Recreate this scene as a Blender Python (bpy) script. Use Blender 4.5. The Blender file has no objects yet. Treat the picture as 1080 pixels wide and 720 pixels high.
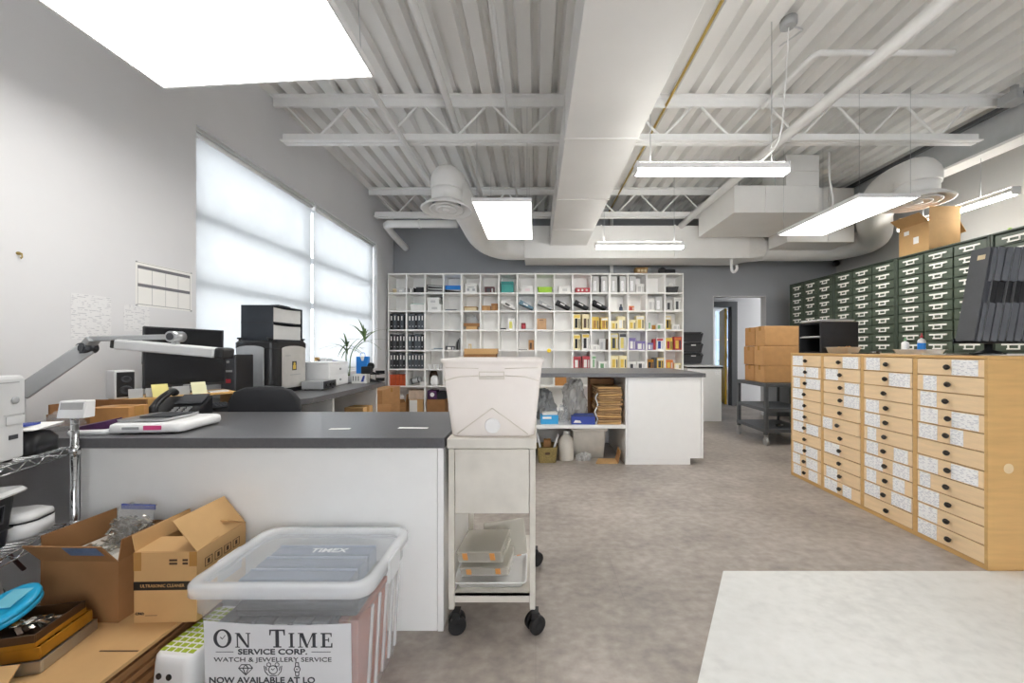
import bpy, math, random
from mathutils import Matrix, Vector, noise as mnoise
R = math.radians
rnd = random.Random(7)
SC = bpy.context.scene
COL = SC.collection

# ------------------------------------------------------------------ camera, world, exposure
CAMZ = 1.3
F = 375.0
cam_d = bpy.data.cameras.new('camera')
cam_d.sensor_width = 36.0
cam_d.lens = 36.0 * F / 1080.0
cam_d.shift_x = -25.0 / 1080.0
cam_d.shift_y = 8.0 / 1080.0
cam_d.clip_start = 0.02
cam = bpy.data.objects.new('camera', cam_d)
cam.location = (0, 0, CAMZ)
cam.rotation_euler = (R(90), 0, 0)
COL.objects.link(cam)
SC.camera = cam

SKY = 4.5          # daylight outside the window
PANEL = 7.0       # glow of the ceiling light panels
TUBE = 26.0        # glow of the linear lights
world = bpy.data.worlds.new('world')
SC.world = world
world.use_nodes = True
bg = world.node_tree.nodes['Background']
bg.inputs[0].default_value = (0.96, 0.98, 1.0, 1)
bg.inputs[1].default_value = SKY
SC.view_settings.view_transform = 'Standard'
SC.view_settings.look = 'None'
SC.view_settings.gamma = 1.0
SC.view_settings.use_curve_mapping = False
SC.view_settings.exposure = 0.9
SC.cycles.use_denoising = True
SC.cycles.max_bounces = 12
SC.cycles.diffuse_bounces = 6
SC.cycles.transparent_max_bounces = 24
SC.cycles.sample_clamp_indirect = 8.0
SC.cycles.caustics_reflective = False
SC.cycles.caustics_refractive = False

def pix(px, py, y):
    """world point seen at a pixel of the photograph at depth y"""
    return Vector(((px - 565) / F * y, y, CAMZ - (py - 368) / F * y))

# ------------------------------------------------------------------ mesh helpers
class MB:
    def __init__(s):
        s.v = []; s.f = []; s.mi = []; s.sm = []; s.m = None
    def add(s, vs, fs, m=0, smooth=False):
        o = len(s.v)
        if s.m is not None:
            vs = [s.m @ Vector(p) for p in vs]
        s.v += [tuple(p) for p in vs]
        for f in fs:
            s.f.append([i + o for i in f]); s.mi.append(m); s.sm.append(smooth)
        return s
    def box(s, x0, x1, y0, y1, z0, z1, m=0):
        vs = [(x0,y0,z0),(x1,y0,z0),(x1,y1,z0),(x0,y1,z0),(x0,y0,z1),(x1,y0,z1),(x1,y1,z1),(x0,y1,z1)]
        return s.hexa(vs, m)
    def hexa(s, vs, m=0):
        return s.add(vs, [(0,3,2,1),(4,5,6,7),(0,1,5,4),(1,2,6,5),(2,3,7,6),(3,0,4,7)], m)
    def cbox(s, cx, cy, cz, w, d, h, m=0):
        return s.box(cx-w/2, cx+w/2, cy-d/2, cy+d/2, cz-h/2, cz+h/2, m)
    def prism(s, poly, axis, a0, a1, m=0, smooth=False):
        n = len(poly)
        def mk(p, a):
            if axis == 'x': return (a, p[0], p[1])
            if axis == 'y': return (p[0], a, p[1])
            return (p[0], p[1], a)
        vs = [mk(p, a0) for p in poly] + [mk(p, a1) for p in poly]
        area = sum(poly[i][0]*poly[(i+1)%n][1]-poly[(i+1)%n][0]*poly[i][1] for i in range(n))
        fs = []
        flip = (area > 0) != (axis == 'y')
        if a1 < a0: flip = not flip
        b = list(range(n)); t = list(range(n, 2*n))
        if flip:
            fs = [b[::-1], t]
            sd = [(i, (i+1)%n, n+(i+1)%n, n+i) for i in range(n)]
        else:
            fs = [b, t[::-1]]
            sd = [(i, n+i, n+(i+1)%n, (i+1)%n) for i in range(n)]
        s.add(vs, fs, m)
        o = len(s.v) - 2*n
        for q in sd:
            s.f.append([i+o for i in q]); s.mi.append(m); s.sm.append(smooth)
        return s
    def cyl(s, p0, p1, r0, r1=None, n=12, m=0, cap=True, smooth=True):
        p0 = Vector(p0); p1 = Vector(p1); r1 = r0 if r1 is None else r1
        d = (p1-p0).normalized()
        u = d.orthogonal().normalized(); w = d.cross(u)
        vs = []
        for p, r in ((p0, r0), (p1, r1)):
            for i in range(n):
                a = 2*math.pi*i/n
                vs.append(p + u*math.cos(a)*r + w*math.sin(a)*r)
        fs = [(i, (i+1)%n, n+(i+1)%n, n+i) for i in range(n)]
        s.add(vs, fs, m, smooth)
        if cap:
            o = len(s.v)-2*n
            s.f.append([o+i for i in range(n)][::-1]); s.mi.append(m); s.sm.append(False)
            s.f.append([o+n+i for i in range(n)]); s.mi.append(m); s.sm.append(False)
        return s
    def tube(s, pts, r, n=8, m=0, cap=True):
        pts = [Vector(p) for p in pts]
        k = len(pts)
        vs = []; u = None
        for i, p in enumerate(pts):
            d = ((pts[min(i+1,k-1)]-p).normalized() + (p-pts[max(i-1,0)]).normalized())
            d = d.normalized()
            if u is None: u = d.orthogonal().normalized()
            u = (u - d*u.dot(d)).normalized()
            w = d.cross(u)
            rr = r[i] if isinstance(r, (list, tuple)) else r
            for j in range(n):
                a = 2*math.pi*j/n
                vs.append(p + u*math.cos(a)*rr + w*math.sin(a)*rr)
        fs = [(i*n+j, i*n+(j+1)%n, (i+1)*n+(j+1)%n, (i+1)*n+j) for i in range(k-1) for j in range(n)]
        s.add(vs, fs, m, True)
        if cap:
            o = len(s.v)-k*n
            s.f.append([o+i for i in range(n)][::-1]); s.mi.append(m); s.sm.append(False)
            s.f.append([o+(k-1)*n+i for i in range(n)]); s.mi.append(m); s.sm.append(False)
        return s
    def lathe(s, prof, c=(0,0,0), n=20, m=0, smooth=True):
        vs = []
        for r, z in prof:
            for j in range(n):
                a = 2*math.pi*j/n
                vs.append((c[0]+r*math.cos(a), c[1]+r*math.sin(a), c[2]+z))
        k = len(prof)
        fs = [(i*n+j, i*n+(j+1)%n, (i+1)*n+(j+1)%n, (i+1)*n+j) for i in range(k-1) for j in range(n)]
        s.add(vs, fs, m, smooth)
        o = len(s.v)-k*n
        s.f.append([o+i for i in range(n)][::-1]); s.mi.append(m); s.sm.append(False)
        s.f.append([o+(k-1)*n+i for i in range(n)]); s.mi.append(m); s.sm.append(False)
        return s
    def ball(s, c, rx, ry=None, rz=None, n=12, m=0):
        ry = rx if ry is None else ry; rz = rx if rz is None else rz
        k = max(4, n//2)
        vs = [(c[0], c[1], c[2]-rz)]
        for i in range(1, k):
            t = -math.pi/2 + math.pi*i/k
            for j in range(n):
                a = 2*math.pi*j/n
                vs.append((c[0]+rx*math.cos(t)*math.cos(a), c[1]+ry*math.cos(t)*math.sin(a), c[2]+rz*math.sin(t)))
        vs.append((c[0], c[1], c[2]+rz))
        fs = [(0, 1+(j+1)%n, 1+j) for j in range(n)]
        for i in range(k-2):
            for j in range(n):
                a = 1+i*n+j; b = 1+i*n+(j+1)%n
                fs.append((a, b, b+n, a+n))
        t = len(vs)-1; o = 1+(k-2)*n
        fs += [(o+j, o+(j+1)%n, t) for j in range(n)]
        return s.add(vs, fs, m, True)
    def loft(s, loops, m=0, smooth=True, cap0=True, cap1=True, closed=False):
        n = len(loops[0]); k = len(loops)
        vs = [p for l in loops for p in l]
        kk = k if closed else k-1
        fs = [(i*n+j, i*n+(j+1)%n, ((i+1)%k)*n+(j+1)%n, ((i+1)%k)*n+j) for i in range(kk) for j in range(n)]
        s.add(vs, fs, m, smooth)
        o = len(s.v)-k*n
        if cap0: s.f.append([o+i for i in range(n)][::-1]); s.mi.append(m); s.sm.append(False)
        if cap1: s.f.append([o+(k-1)*n+i for i in range(n)]); s.mi.append(m); s.sm.append(False)
        return s
    def grid(s, fn, nu, nv, m=0, smooth=True):
        vs = [fn(i/nu, j/nv) for i in range(nu+1) for j in range(nv+1)]
        fs = [(i*(nv+1)+j, (i+1)*(nv+1)+j, (i+1)*(nv+1)+j+1, i*(nv+1)+j+1) for i in range(nu) for j in range(nv)]
        return s.add(vs, fs, m, smooth)
    def mesh(s, name, mats):
        me = bpy.data.meshes.new(name)
        me.from_pydata(s.v, [], s.f)
        for mt in (mats if isinstance(mats, (list, tuple)) else [mats]):
            me.materials.append(mt)
        me.polygons.foreach_set('material_index', s.mi)
        me.polygons.foreach_set('use_smooth', s.sm)
        me.update()
        return me
    def build(s, name, mats, parent=None, loc=None, rz=None, bevel=0, solid=0):
        o = bpy.data.objects.new(name, s.mesh(name, mats))
        COL.objects.link(o)
        if parent is not None: o.parent = parent
        if loc is not None: o.location = loc
        if rz is not None: o.rotation_euler = (0, 0, rz)
        if solid:
            md = o.modifiers.new('solid', 'SOLIDIFY'); md.thickness = solid; md.offset = 0
        if bevel:
            md = o.modifiers.new('bevel', 'BEVEL'); md.width = bevel; md.segments = 2; md.limit_method = 'ANGLE'; md.angle_limit = R(40)
        return o

def rrect(w, d, r, z, cx=0, cy=0, n=5):
    pts = []
    for (sx, sy, a0) in ((1,1,0),(-1,1,90),(-1,-1,180),(1,-1,270)):
        for i in range(n+1):
            a = R(a0 + 90*i/n)
            pts.append((cx+sx*(w/2-r)+r*math.cos(a), cy+sy*(d/2-r)+r*math.sin(a), z))
    return pts

def tag(o, label=None, cat=None, group=None, kind=None):
    if label: o['label'] = label
    if cat: o['category'] = cat
    if group: o['group'] = group
    if kind: o['kind'] = kind
    return o
def thing(name, label, cat, loc=(0,0,0), rz=0, group=None):
    o = bpy.data.objects.new(name, None)
    o.empty_display_size = 0.05
    COL.objects.link(o)
    o.location = loc; o.rotation_euler = (0, 0, rz)
    return tag(o, label, cat, group)
def struct(name, mb, mats, parent=None, **k):
    o = mb.build(name, mats, parent, **k)
    if parent is None: o['kind'] = 'structure'
    return o
KIDS = {}
def dup(root, loc, rz=None, label=None, group=None):
    r = root.copy(); COL.objects.link(r); r.location = loc
    if rz is not None: r.rotation_euler = (0, 0, rz)
    if label: r['label'] = label
    if group: r['group'] = group
    for ch in list(root.children):
        c = ch.copy(); COL.objects.link(c); c.parent = r
        for g in list(ch.children):
            d = g.copy(); COL.objects.link(d); d.parent = c
    return r
def linked(name, me, parent, loc=(0,0,0), rot=None):
    o = bpy.data.objects.new(name, me); COL.objects.link(o); o.parent = parent; o.location = loc
    if rot: o.rotation_euler = rot
    return o

# ------------------------------------------------------------------ materials
def lin(h):
    h = h.lstrip('#')
    c = [int(h[i:i+2], 16)/255 for i in (0, 2, 4)]
    return tuple(x/12.92 if x <= 0.04045 else ((x+0.055)/1.055)**2.4 for x in c) + (1,)
MATS = {}
def M(name, col, rough=0.5, metal=0.0, var=0.06, scale=12.0, bump=0.0, stretch=(1,1,1), spec=0.5, coat=0.0):
    if name in MATS: return MATS[name]
    m = bpy.data.materials.new(name); m.use_nodes = True
    nt = m.node_tree; N = nt.nodes; L = nt.links
    p = N['Principled BSDF']
    c = lin(col)
    p.inputs['Roughness'].default_value = rough
    p.inputs['Metallic'].default_value = metal
    p.inputs['Specular IOR Level'].default_value = spec
    p.inputs['Coat Weight'].default_value = coat
    tc = N.new('ShaderNodeTexCoord'); mp = N.new('ShaderNodeMapping'); mp.inputs['Scale'].default_value = stretch
    nz = N.new('ShaderNodeTexNoise'); nz.inputs['Scale'].default_value = scale; nz.inputs['Detail'].default_value = 5
    rp = N.new('ShaderNodeValToRGB')
    rp.color_ramp.elements[0].position = 0.3; rp.color_ramp.elements[1].position = 0.7
    rp.color_ramp.elements[0].color = tuple(max(0, x*(1-var)) for x in c[:3]) + (1,)
    rp.color_ramp.elements[1].color = tuple(min(1, x*(1+var)) for x in c[:3]) + (1,)
    L.new(tc.outputs['Object'], mp.inputs['Vector']); L.new(mp.outputs[0], nz.inputs['Vector'])
    L.new(nz.outputs[0], rp.inputs[0]); L.new(rp.outputs[0], p.inputs['Base Color'])
    if bump:
        b = N.new('ShaderNodeBump'); b.inputs['Strength'].default_value = bump; b.inputs['Distance'].default_value = 0.01
        L.new(nz.outputs[0], b.inputs['Height']); L.new(b.outputs[0], p.inputs['Normal'])
    MATS[name] = m
    return m
def EM(name, col, strength):
    m = bpy.data.materials.new(name); m.use_nodes = True
    p = m.node_tree.nodes['Principled BSDF']
    p.inputs['Base Color'].default_value = lin(col)
    p.inputs['Emission Color'].default_value = lin(col)
    p.inputs['Emission Strength'].default_value = strength
    MATS[name] = m
    return m
def CLEAR(name, col, fac, rough=0.2, trans=0.0, tint='#ffffff'):
    """see-through plastic: part transparent, part glossy plastic"""
    m = bpy.data.materials.new(name); m.use_nodes = True
    nt = m.node_tree; N = nt.nodes; L = nt.links
    p = N['Principled BSDF']; p.inputs['Base Color'].default_value = lin(col); p.inputs['Roughness'].default_value = rough
    t = N.new('ShaderNodeBsdfTransparent'); t.inputs[0].default_value = lin(tint)
    mx = N.new('ShaderNodeMixShader'); mx.inputs[0].default_value = fac
    out = N['Material Output']
    sh = p.outputs[0]
    if trans:
        tl = N.new('ShaderNodeBsdfTranslucent'); tl.inputs[0].default_value = lin(col)
        m2 = N.new('ShaderNodeMixShader'); m2.inputs[0].default_value = trans
        L.new(p.outputs[0], m2.inputs[1]); L.new(tl.outputs[0], m2.inputs[2]); sh = m2.outputs[0]
    nz = N.new('ShaderNodeTexNoise'); nz.inputs['Scale'].default_value = 6
    tc = N.new('ShaderNodeTexCoord'); L.new(tc.outputs['Object'], nz.inputs['Vector'])
    mm = N.new('ShaderNodeMath'); mm.operation = 'MULTIPLY_ADD'; mm.inputs[1].default_value = 0.12*fac; mm.inputs[2].default_value = fac*0.94
    L.new(nz.outputs[0], mm.inputs[0]); L.new(mm.outputs[0], mx.inputs[0])
    L.new(t.outputs[0], mx.inputs[1]); L.new(sh, mx.inputs[2]); L.new(mx.outputs[0], out.inputs[0])
    MATS[name] = m
    return m
def PRINT(name, paper, ink, lines=60.0, dens=0.5, axis='Z', wordscale=40.0):
    """paper carrying rows of small print"""
    m = bpy.data.materials.new(name); m.use_nodes = True
    nt = m.node_tree; N = nt.nodes; L = nt.links
    p = N['Principled BSDF']; p.inputs['Roughness'].default_value = 0.7
    tc = N.new('ShaderNodeTexCoord'); sp = N.new('ShaderNodeSeparateXYZ'); L.new(tc.outputs['Object'], sp.inputs[0])
    a = N.new('ShaderNodeMath'); a.operation = 'MULTIPLY'; a.inputs[1].default_value = lines; L.new(sp.outputs[axis], a.inputs[0])
    fr = N.new('ShaderNodeMath'); fr.operation = 'FRACT'; L.new(a.outputs[0], fr.inputs[0])
    g = N.new('ShaderNodeMath'); g.operation = 'GREATER_THAN'; g.inputs[1].default_value = 0.5; L.new(fr.outputs[0], g.inputs[0])
    mp = N.new('ShaderNodeMapping')
    sc = [wordscale, wordscale, wordscale]; sc['XYZ'.index(axis)] = lines*0.9
    mp.inputs['Scale'].default_value = sc; L.new(tc.outputs['Object'], mp.inputs[0])
    nz = N.new('ShaderNodeTexNoise'); nz.inputs['Scale'].default_value = 1.0; nz.inputs['Detail'].default_value = 1; L.new(mp.outputs[0], nz.inputs[0])
    g2 = N.new('ShaderNodeMath'); g2.operation = 'GREATER_THAN'; g2.inputs[1].default_value = 1-dens; L.new(nz.outputs[0], g2.inputs[0])
    mul = N.new('ShaderNodeMath'); mul.operation = 'MULTIPLY'; L.new(g.outputs[0], mul.inputs[0]); L.new(g2.outputs[0], mul.inputs[1])
    mx = N.new('ShaderNodeMix'); mx.data_type = 'RGBA'
    mx.inputs['A'].default_value = lin(paper); mx.inputs['B'].default_value = lin(ink)
    L.new(mul.outputs[0], mx.inputs['Factor']); L.new(mx.outputs['Result'], p.inputs['Base Color'])
    MATS[name] = m
    return m

W_WALL = M('wall_paint', '#e4e4e6', 0.65, var=0.015, scale=3)
W_BACK = M('back_wall_paint', '#a0a3a8', 0.6, var=0.02, scale=3)
W_RIGHT = M('right_wall_paint', '#bab9b7', 0.6, var=0.015, scale=3)
W_HALL = M('hall_paint', '#d8d8d9', 0.6, var=0.015, scale=3)
DECK = M('deck_paint', '#eeedeb', 0.5, var=0.03, scale=2)
STEEL_W = M('white_painted_steel', '#f3f3f2', 0.45, var=0.02)
GIRD = M('grey_painted_steel', '#c3c6c8', 0.5, var=0.03)
DUCTM = M('painted_duct', '#efeeec', 0.5, var=0.02, scale=3)
WHITE = M('white_laminate', '#f1f1f0', 0.35, var=0.01)
SHELFW = M('white_shelf', '#f8f7f5', 0.45, var=0.01)
TOPG = M('dark_laminate', '#5d5d60', 0.33, var=0.08, scale=60)
MAPLE = M('maple_ply', '#d3a96e', 0.42, var=0.07, scale=4, stretch=(1, 1, 9))
MAPLEF = M('maple_drawer', '#f0d3aa', 0.4, var=0.06, scale=4, stretch=(1, 2, 12))
MAPLED = M('maple_edge', '#c69a5c', 0.5, var=0.08, scale=6)
BAMBOO = M('bamboo', '#d9ad6c', 0.4, var=0.1, scale=8, stretch=(2, 10, 2))
GREEN = M('olive_green_steel', '#4f5a4d', 0.42, var=0.12, scale=14)
GREEND = M('olive_green_frame', '#424c41', 0.45, var=0.12, scale=14)
TAN = M('cardboard', '#b98b5c', 0.8, var=0.07, scale=7, stretch=(1, 1, 3))
TAN2 = M('pale_cardboard', '#cda571', 0.8, var=0.06, scale=7)
TAN3 = M('brown_cardboard', '#9c7148', 0.8, var=0.09, scale=9)
KRAFT = M('kraft_paper', '#b08d64', 0.85, var=0.12, scale=12)
TAPE = M('packing_tape', '#b7894f', 0.25, var=0.04)
BLACK = M('black_plastic', '#1e1f22', 0.38, var=0.12)
BLACKM = M('matte_black', '#26272b', 0.7, var=0.12)
SATIN = M('dark_grey_plastic', '#3d3f44', 0.42, var=0.1)
NAVY = M('navy_plastic', '#35425a', 0.35, var=0.08)
GREYP = M('grey_plastic', '#a9abad', 0.45, var=0.05)
LGREY = M('light_grey_plastic', '#d4d5d6', 0.42, var=0.03)
WPLAS = M('white_plastic', '#eeeeee', 0.32, var=0.02)
WDULL = M('soiled_white', '#d5d0c7', 0.45, var=0.07, scale=9)
CHROME = M('chrome', '#d0d2d4', 0.16, metal=1.0, var=0.04)
BRUSHED = M('brushed_metal', '#b9bbbd', 0.34, metal=0.9, var=0.06)
SILVER = M('silver_panel', '#c9cccf', 0.3, metal=0.55, var=0.04)
CARTM = M('charcoal_steel', '#55585c', 0.45, var=0.08)
MESHB = M('black_mesh', '#3f3f42', 0.55, var=0.3, scale=220)
BLUE = M('bright_blue', '#1f7fd6', 0.45)
CYAN = M('cyan_plastic', '#25a9d8', 0.35, var=0.05)
DBLUE = M('royal_blue', '#27409c', 0.4)
SKYB = M('sky_blue', '#2fa3df', 0.45)
TEAL = M('teal', '#3fa39c', 0.5)
LIME = M('lime_green', '#a6d52f', 0.45)
RED = M('red_card', '#b23a44', 0.5)
DRED = M('maroon_card', '#5b2c33', 0.5)
ORANGE = M('orange_card', '#d67c42', 0.5)
YEL = M('yellow_card', '#dfbf55', 0.5)
CREAM = M('cream_card', '#efe3b8', 0.55)
PURP = M('purple_card', '#7b6ea6', 0.5)
DPURP = M('deep_purple', '#4b2550', 0.5)
GRN = M('green_card', '#7fae83', 0.5)
WCARD = M('white_card', '#ecebe8', 0.55, var=0.02)
GCARD = M('grey_card', '#c9c9c8', 0.55, var=0.03)
DGREY = M('charcoal_card', '#45474b', 0.5, var=0.08)
SLATE = M('slate_binder', '#474e56', 0.5, var=0.1)
TEALB = M('slate_blue_binder', '#5e8396', 0.45)
PAPER = M('white_paper', '#f5f4f1', 0.7, var=0.01)
PAPERB = M('beige_paper', '#dcc9a4', 0.7)
STICKY = M('yellow_sticky', '#eadf8f', 0.7, var=0.02)
STICKY2 = M('pale_sticky', '#efecc4', 0.7, var=0.02)
PINK = M('pink_label', '#dd4a86', 0.5)
GOLD = M('amber_tray', '#a8741f', 0.35, var=0.25, scale=16)
DBROWN = M('dark_brown', '#4a321c', 0.45, var=0.2, scale=14)
REDB = M('terracotta_card', '#b0705c', 0.7, var=0.08)
YDOOR = M('yellow_door_paint', '#efc021', 0.4, var=0.02)
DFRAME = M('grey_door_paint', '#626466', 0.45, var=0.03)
PLEAF = M('plant_green', '#5f7a49', 0.5, var=0.2)
SOIL = M('potting_soil', '#3c2f26', 0.9, var=0.3, scale=60)
RUBB = M('rubber', '#1a1a1c', 0.55, var=0.1)
BAGW = CLEAR('frosted_film', '#dfe3e6', 0.24, 0.16, 0.2)
TOTE = CLEAR('clear_tote', '#eef2f6', 0.27, 0.18)
TOTEL = CLEAR('clear_lid', '#eef3f9', 0.2, 0.14)
TOTER = CLEAR('clear_rim', '#f8fafc', 0.46, 0.16)
MILK = CLEAR('milky_plastic', '#faf6f3', 0.86, 0.35, 0.3)
CLEARP = CLEAR('clear_organizer', '#e4dfd4', 0.38, 0.2)
GLASS = CLEAR('pane_glass', '#dfeaf2', 0.12, 0.03)
PRN = PRINT('printed_label', '#fbfbfb', '#d3d4dc', 110, 0.5, 'Z', 60)
PRNX = PRINT('printed_sheet', '#fafafa', '#cfd0d8', 120, 0.45, 'Z', 45)
PRNL = PRINT('pale_printed_sheet', '#ececed', '#cfcfd3', 90, 0.45, 'Z', 40)
BARC = PRINT('barcode', '#f2f2f0', '#33333a', 330, 0.8, 'X', 1)
METALBITS = M('watch_parts', '#b9b4a8', 0.22, metal=0.9, var=0.6, scale=120)
LIGHT_P = EM('panel_glow', '#fffdf8', PANEL)
LIGHT_U = EM('ceiling_fill_glow', '#fffdf6', 8.0)  # upward glow added only to brighten the ceiling
LIGHT_T = EM('tube_glow', '#fffdf6', TUBE)

def floor_mat(name, a, b, c, plank=True):
    m = bpy.data.materials.new(name); m.use_nodes = True
    nt = m.node_tree; N = nt.nodes; L = nt.links
    p = N['Principled BSDF']; p.inputs['Roughness'].default_value = 0.42
    tc = N.new('ShaderNodeTexCoord'); mp = N.new('ShaderNodeMapping'); mp.inputs['Scale'].default_value = (0.9, 1.25, 1)
    n1 = N.new('ShaderNodeTexNoise'); n1.inputs['Scale'].default_value = 1.6; n1.inputs['Detail'].default_value = 8; n1.inputs['Roughness'].default_value = 0.65
    n2 = N.new('ShaderNodeTexNoise'); n2.inputs['Scale'].default_value = 18; n2.inputs['Detail'].default_value = 6
    L.new(tc.outputs['Object'], mp.inputs[0]); L.new(mp.outputs[0], n1.inputs[0]); L.new(mp.outputs[0], n2.inputs[0])
    mm = N.new('ShaderNodeMix'); mm.data_type = 'FLOAT'; mm.inputs['Factor'].default_value = 0.4
    L.new(n1.outputs[0], mm.inputs['A']); L.new(n2.outputs[0], mm.inputs['B'])
    rp = N.new('ShaderNodeValToRGB'); e = rp.color_ramp.elements
    e[0].position = 0.34; e[0].color = lin(a); e[1].position = 0.68; e[1].color = lin(c)
    k = e.new(0.5); k.color = lin(b)
    L.new(mm.outputs['Result'], rp.inputs[0])
    colr = rp.outputs[0]
    if plank:
        br = N.new('ShaderNodeTexBrick'); br.inputs['Scale'].default_value = 1.0
        br.inputs['Brick Width'].default_value = 0.92; br.inputs['Row Height'].default_value = 0.46
        br.inputs['Mortar Size'].default_value = 0.0012; br.inputs['Mortar'].default_value = (0.62,)*3 + (1,)
        br.inputs['Color1'].default_value = (1, 1, 1, 1); br.inputs['Color2'].default_value = (0.9, 0.9, 0.9, 1)
        L.new(tc.outputs['Object'], br.inputs[0])
        mx = N.new('ShaderNodeMix'); mx.data_type = 'RGBA'; mx.blend_type = 'MULTIPLY'; mx.inputs['Factor'].default_value = 0.45
        L.new(colr, mx.inputs['A']); L.new(br.outputs[0], mx.inputs['B']); colr = mx.outputs['Result']
    L.new(colr, p.inputs['Base Color'])
    b = N.new('ShaderNodeBump'); b.inputs['Strength'].default_value = 0.06; b.inputs['Distance'].default_value = 0.01
    L.new(n2.outputs[0], b.inputs['Height']); L.new(b.outputs[0], p.inputs['Normal'])
    MATS[name] = m
    return m
FLOORM = floor_mat('vinyl_floor', '#857d79', '#a0978f', '#b9b0aa')
MATM = floor_mat('pale_vinyl', '#cfcfcc', '#dededb', '#e6e6e4', plank=False)
# blind fabric: lets most daylight through, diffusing it
BLIND = CLEAR('blind_fabric', '#c5c8ca', 0.88, 0.8, 0.5)
TINT = CLEAR('tinted_pane', '#7d9bb5', 0.8, 0.1, 0.45)

# lettering ----------------------------------------------------------
def text_mesh(body, size, bold=0.0, ext=0.0004, align='CENTER', spacing=1.0):
    cu = bpy.data.curves.new('lettering', 'FONT'); cu.body = body; cu.size = size; cu.align_x = align; cu.align_y = 'CENTER'
    cu.extrude = ext; cu.offset = bold; cu.space_character = spacing; cu.resolution_u = 3
    o = bpy.data.objects.new('lettering', cu); COL.objects.link(o)
    dg = bpy.context.evaluated_depsgraph_get()
    me = bpy.data.meshes.new_from_object(o.evaluated_get(dg))
    bpy.data.objects.remove(o); bpy.data.curves.remove(cu)
    return me
def lettering(body, size, mat, parent, loc, rot=(R(90), 0, 0), bold=0.0, align='CENTER', name='lettering', fit=None, spacing=1.0):
    me = text_mesh(body, size, bold, align=align, spacing=spacing)
    me.name = name; me.materials.clear(); me.materials.append(mat)
    o = linked(name, me, parent, loc, rot)
    if fit:
        xs = [v.co.x for v in me.vertices]
        k = fit/(max(xs)-min(xs))
        for v in me.vertices: v.co.x *= k
    return o

ORD = ['', 'first', 'second', 'third', 'fourth', 'fifth', 'sixth', 'seventh', 'eighth', 'ninth', 'tenth', 'eleventh', 'twelfth', 'thirteenth', 'fourteenth', 'fifteenth', 'sixteenth']

# ================================================================== SETTING
XL, XR, YB, YN, ZT = -2.76, 5.83, 6.9, -2.2, 3.93
WY0, WY1, WZ0, WZ1 = 2.89, 6.2, 0.96, 3.13
OX0, OX1, OZ = 3.44, 4.47, 2.33          # opening in the back wall

b = MB(); b.box(XL-0.3, 7.0, YN-0.2, 11.0, -0.1, 0.0)
struct('floor', b, FLOORM)

b = MB()
b.box(XL-0.2, XL, YN, WY0, 0, 4.05); b.box(XL-0.2, XL, WY1, YB+0.12, 0, 4.05)
b.box(XL-0.2, XL, WY0, WY1, 0, WZ0); b.box(XL-0.2, XL, WY0, WY1, WZ1, 4.05)
struct('wall_left', b, W_WALL)
b = MB(); b.box(XR, XR+0.15, YN, YB+0.12, 0, 4.05); struct('wall_right', b, W_RIGHT)
b = MB()
b.box(XL-0.2, 0.2, YN-0.15, YN, 0, 4.05); b.box(3.2, XR+0.15, YN-0.15, YN, 0, 4.05); b.box(0.2, 3.2, YN-0.15, YN, 0, 0.3); b.box(0.2, 3.2, YN-0.15, YN, 2.7, 4.05)
struct('wall_rear', b, W_WALL)
# unseen glazed opening added behind the camera to let in fill daylight
b = MB()
for k in range(4): x = 0.2+k*0.98; b.box(x, x+0.06, YN-0.12, YN-0.05, 0.3, 2.7)
for z in (0.3, 2.64): b.box(0.26, 3.14, YN-0.115, YN-0.055, z, z+0.06)
w3 = struct('fill_window', b, SILVER)
b = MB(); b.box(0.22, 3.18, YN-0.09, YN-0.085, 0.32, 2.68); b.build('pane', GLASS, w3)
b = MB()
b.box(XL, OX0, YB, YB+0.14, 0, 4.05); b.box(OX1, XR, YB, YB+0.14, 0, 4.05); b.box(OX0, OX1, YB, YB+0.14, OZ, 4.05)
struct('wall_back', b, W_BACK)
b = MB()
b.box(OX1-0.012, OX1, YB-0.004, YB+0.146, 0, OZ); b.box(OX0, OX0+0.012, YB-0.004, YB+0.146, 0, OZ)
b.box(OX0, OX1, YB-0.004, YB+0.146, OZ-0.012, OZ)
struct('trim_1', b, W_HALL)
# hall behind the opening
b = MB()
b.box(1.9, 3.66, 8.2, 8.3, 0, 2.8); b.box(4.62, 6.6, 8.2, 8.3, 0, 2.8); b.box(3.66, 4.62, 8.2, 8.3, 2.36, 2.8)
struct('wall_hall', b, W_HALL)
b = MB(); b.box(6.5, 6.6, YB+0.14, 8.2, 0, 2.8); b.box(1.9, 2.0, YB+0.14, 8.2, 0, 2.8); struct('wall_hall_ends', b, W_HALL)
b = MB(); b.box(1.9, 6.6, YB+0.14, 8.3, 2.8, 2.9); struct('ceiling_hall', b, W_HALL)
# office beyond the door
b = MB(); b.box(2.8, 4.7, 10.6, 10.7, 0, 2.8); b.box(6.6, 7.0, 10.6, 10.7, 0, 2.8); b.box(4.7, 6.6, 10.6, 10.7, 0, 0.7); b.box(4.7, 6.6, 10.6, 10.7, 2.5, 2.8)
b.box(2.8, 2.9, 8.3, 10.6, 0, 2.8); b.box(6.9, 7.0, 8.3, 10.6, 0, 2.8)
struct('wall_office', b, W_HALL)
b = MB(); b.box(2.8, 7.0, 8.3, 10.7, 2.8, 2.9); struct('ceiling_office', b, W_HALL)
b = MB()
for x in (4.7, 5.3, 5.9, 6.54): b.box(x, x+0.06, 10.6, 10.68, 0.7, 2.5)
for z in (0.7, 1.55, 2.44): b.box(4.76, 6.54, 10.61, 10.67, z, z+0.06)
w2 = struct('window_2', b, SILVER)
b = MB(); b.box(4.75, 6.55, 10.645, 10.65, 0.75, 2.45); b.build('pane', TINT, w2)
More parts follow.
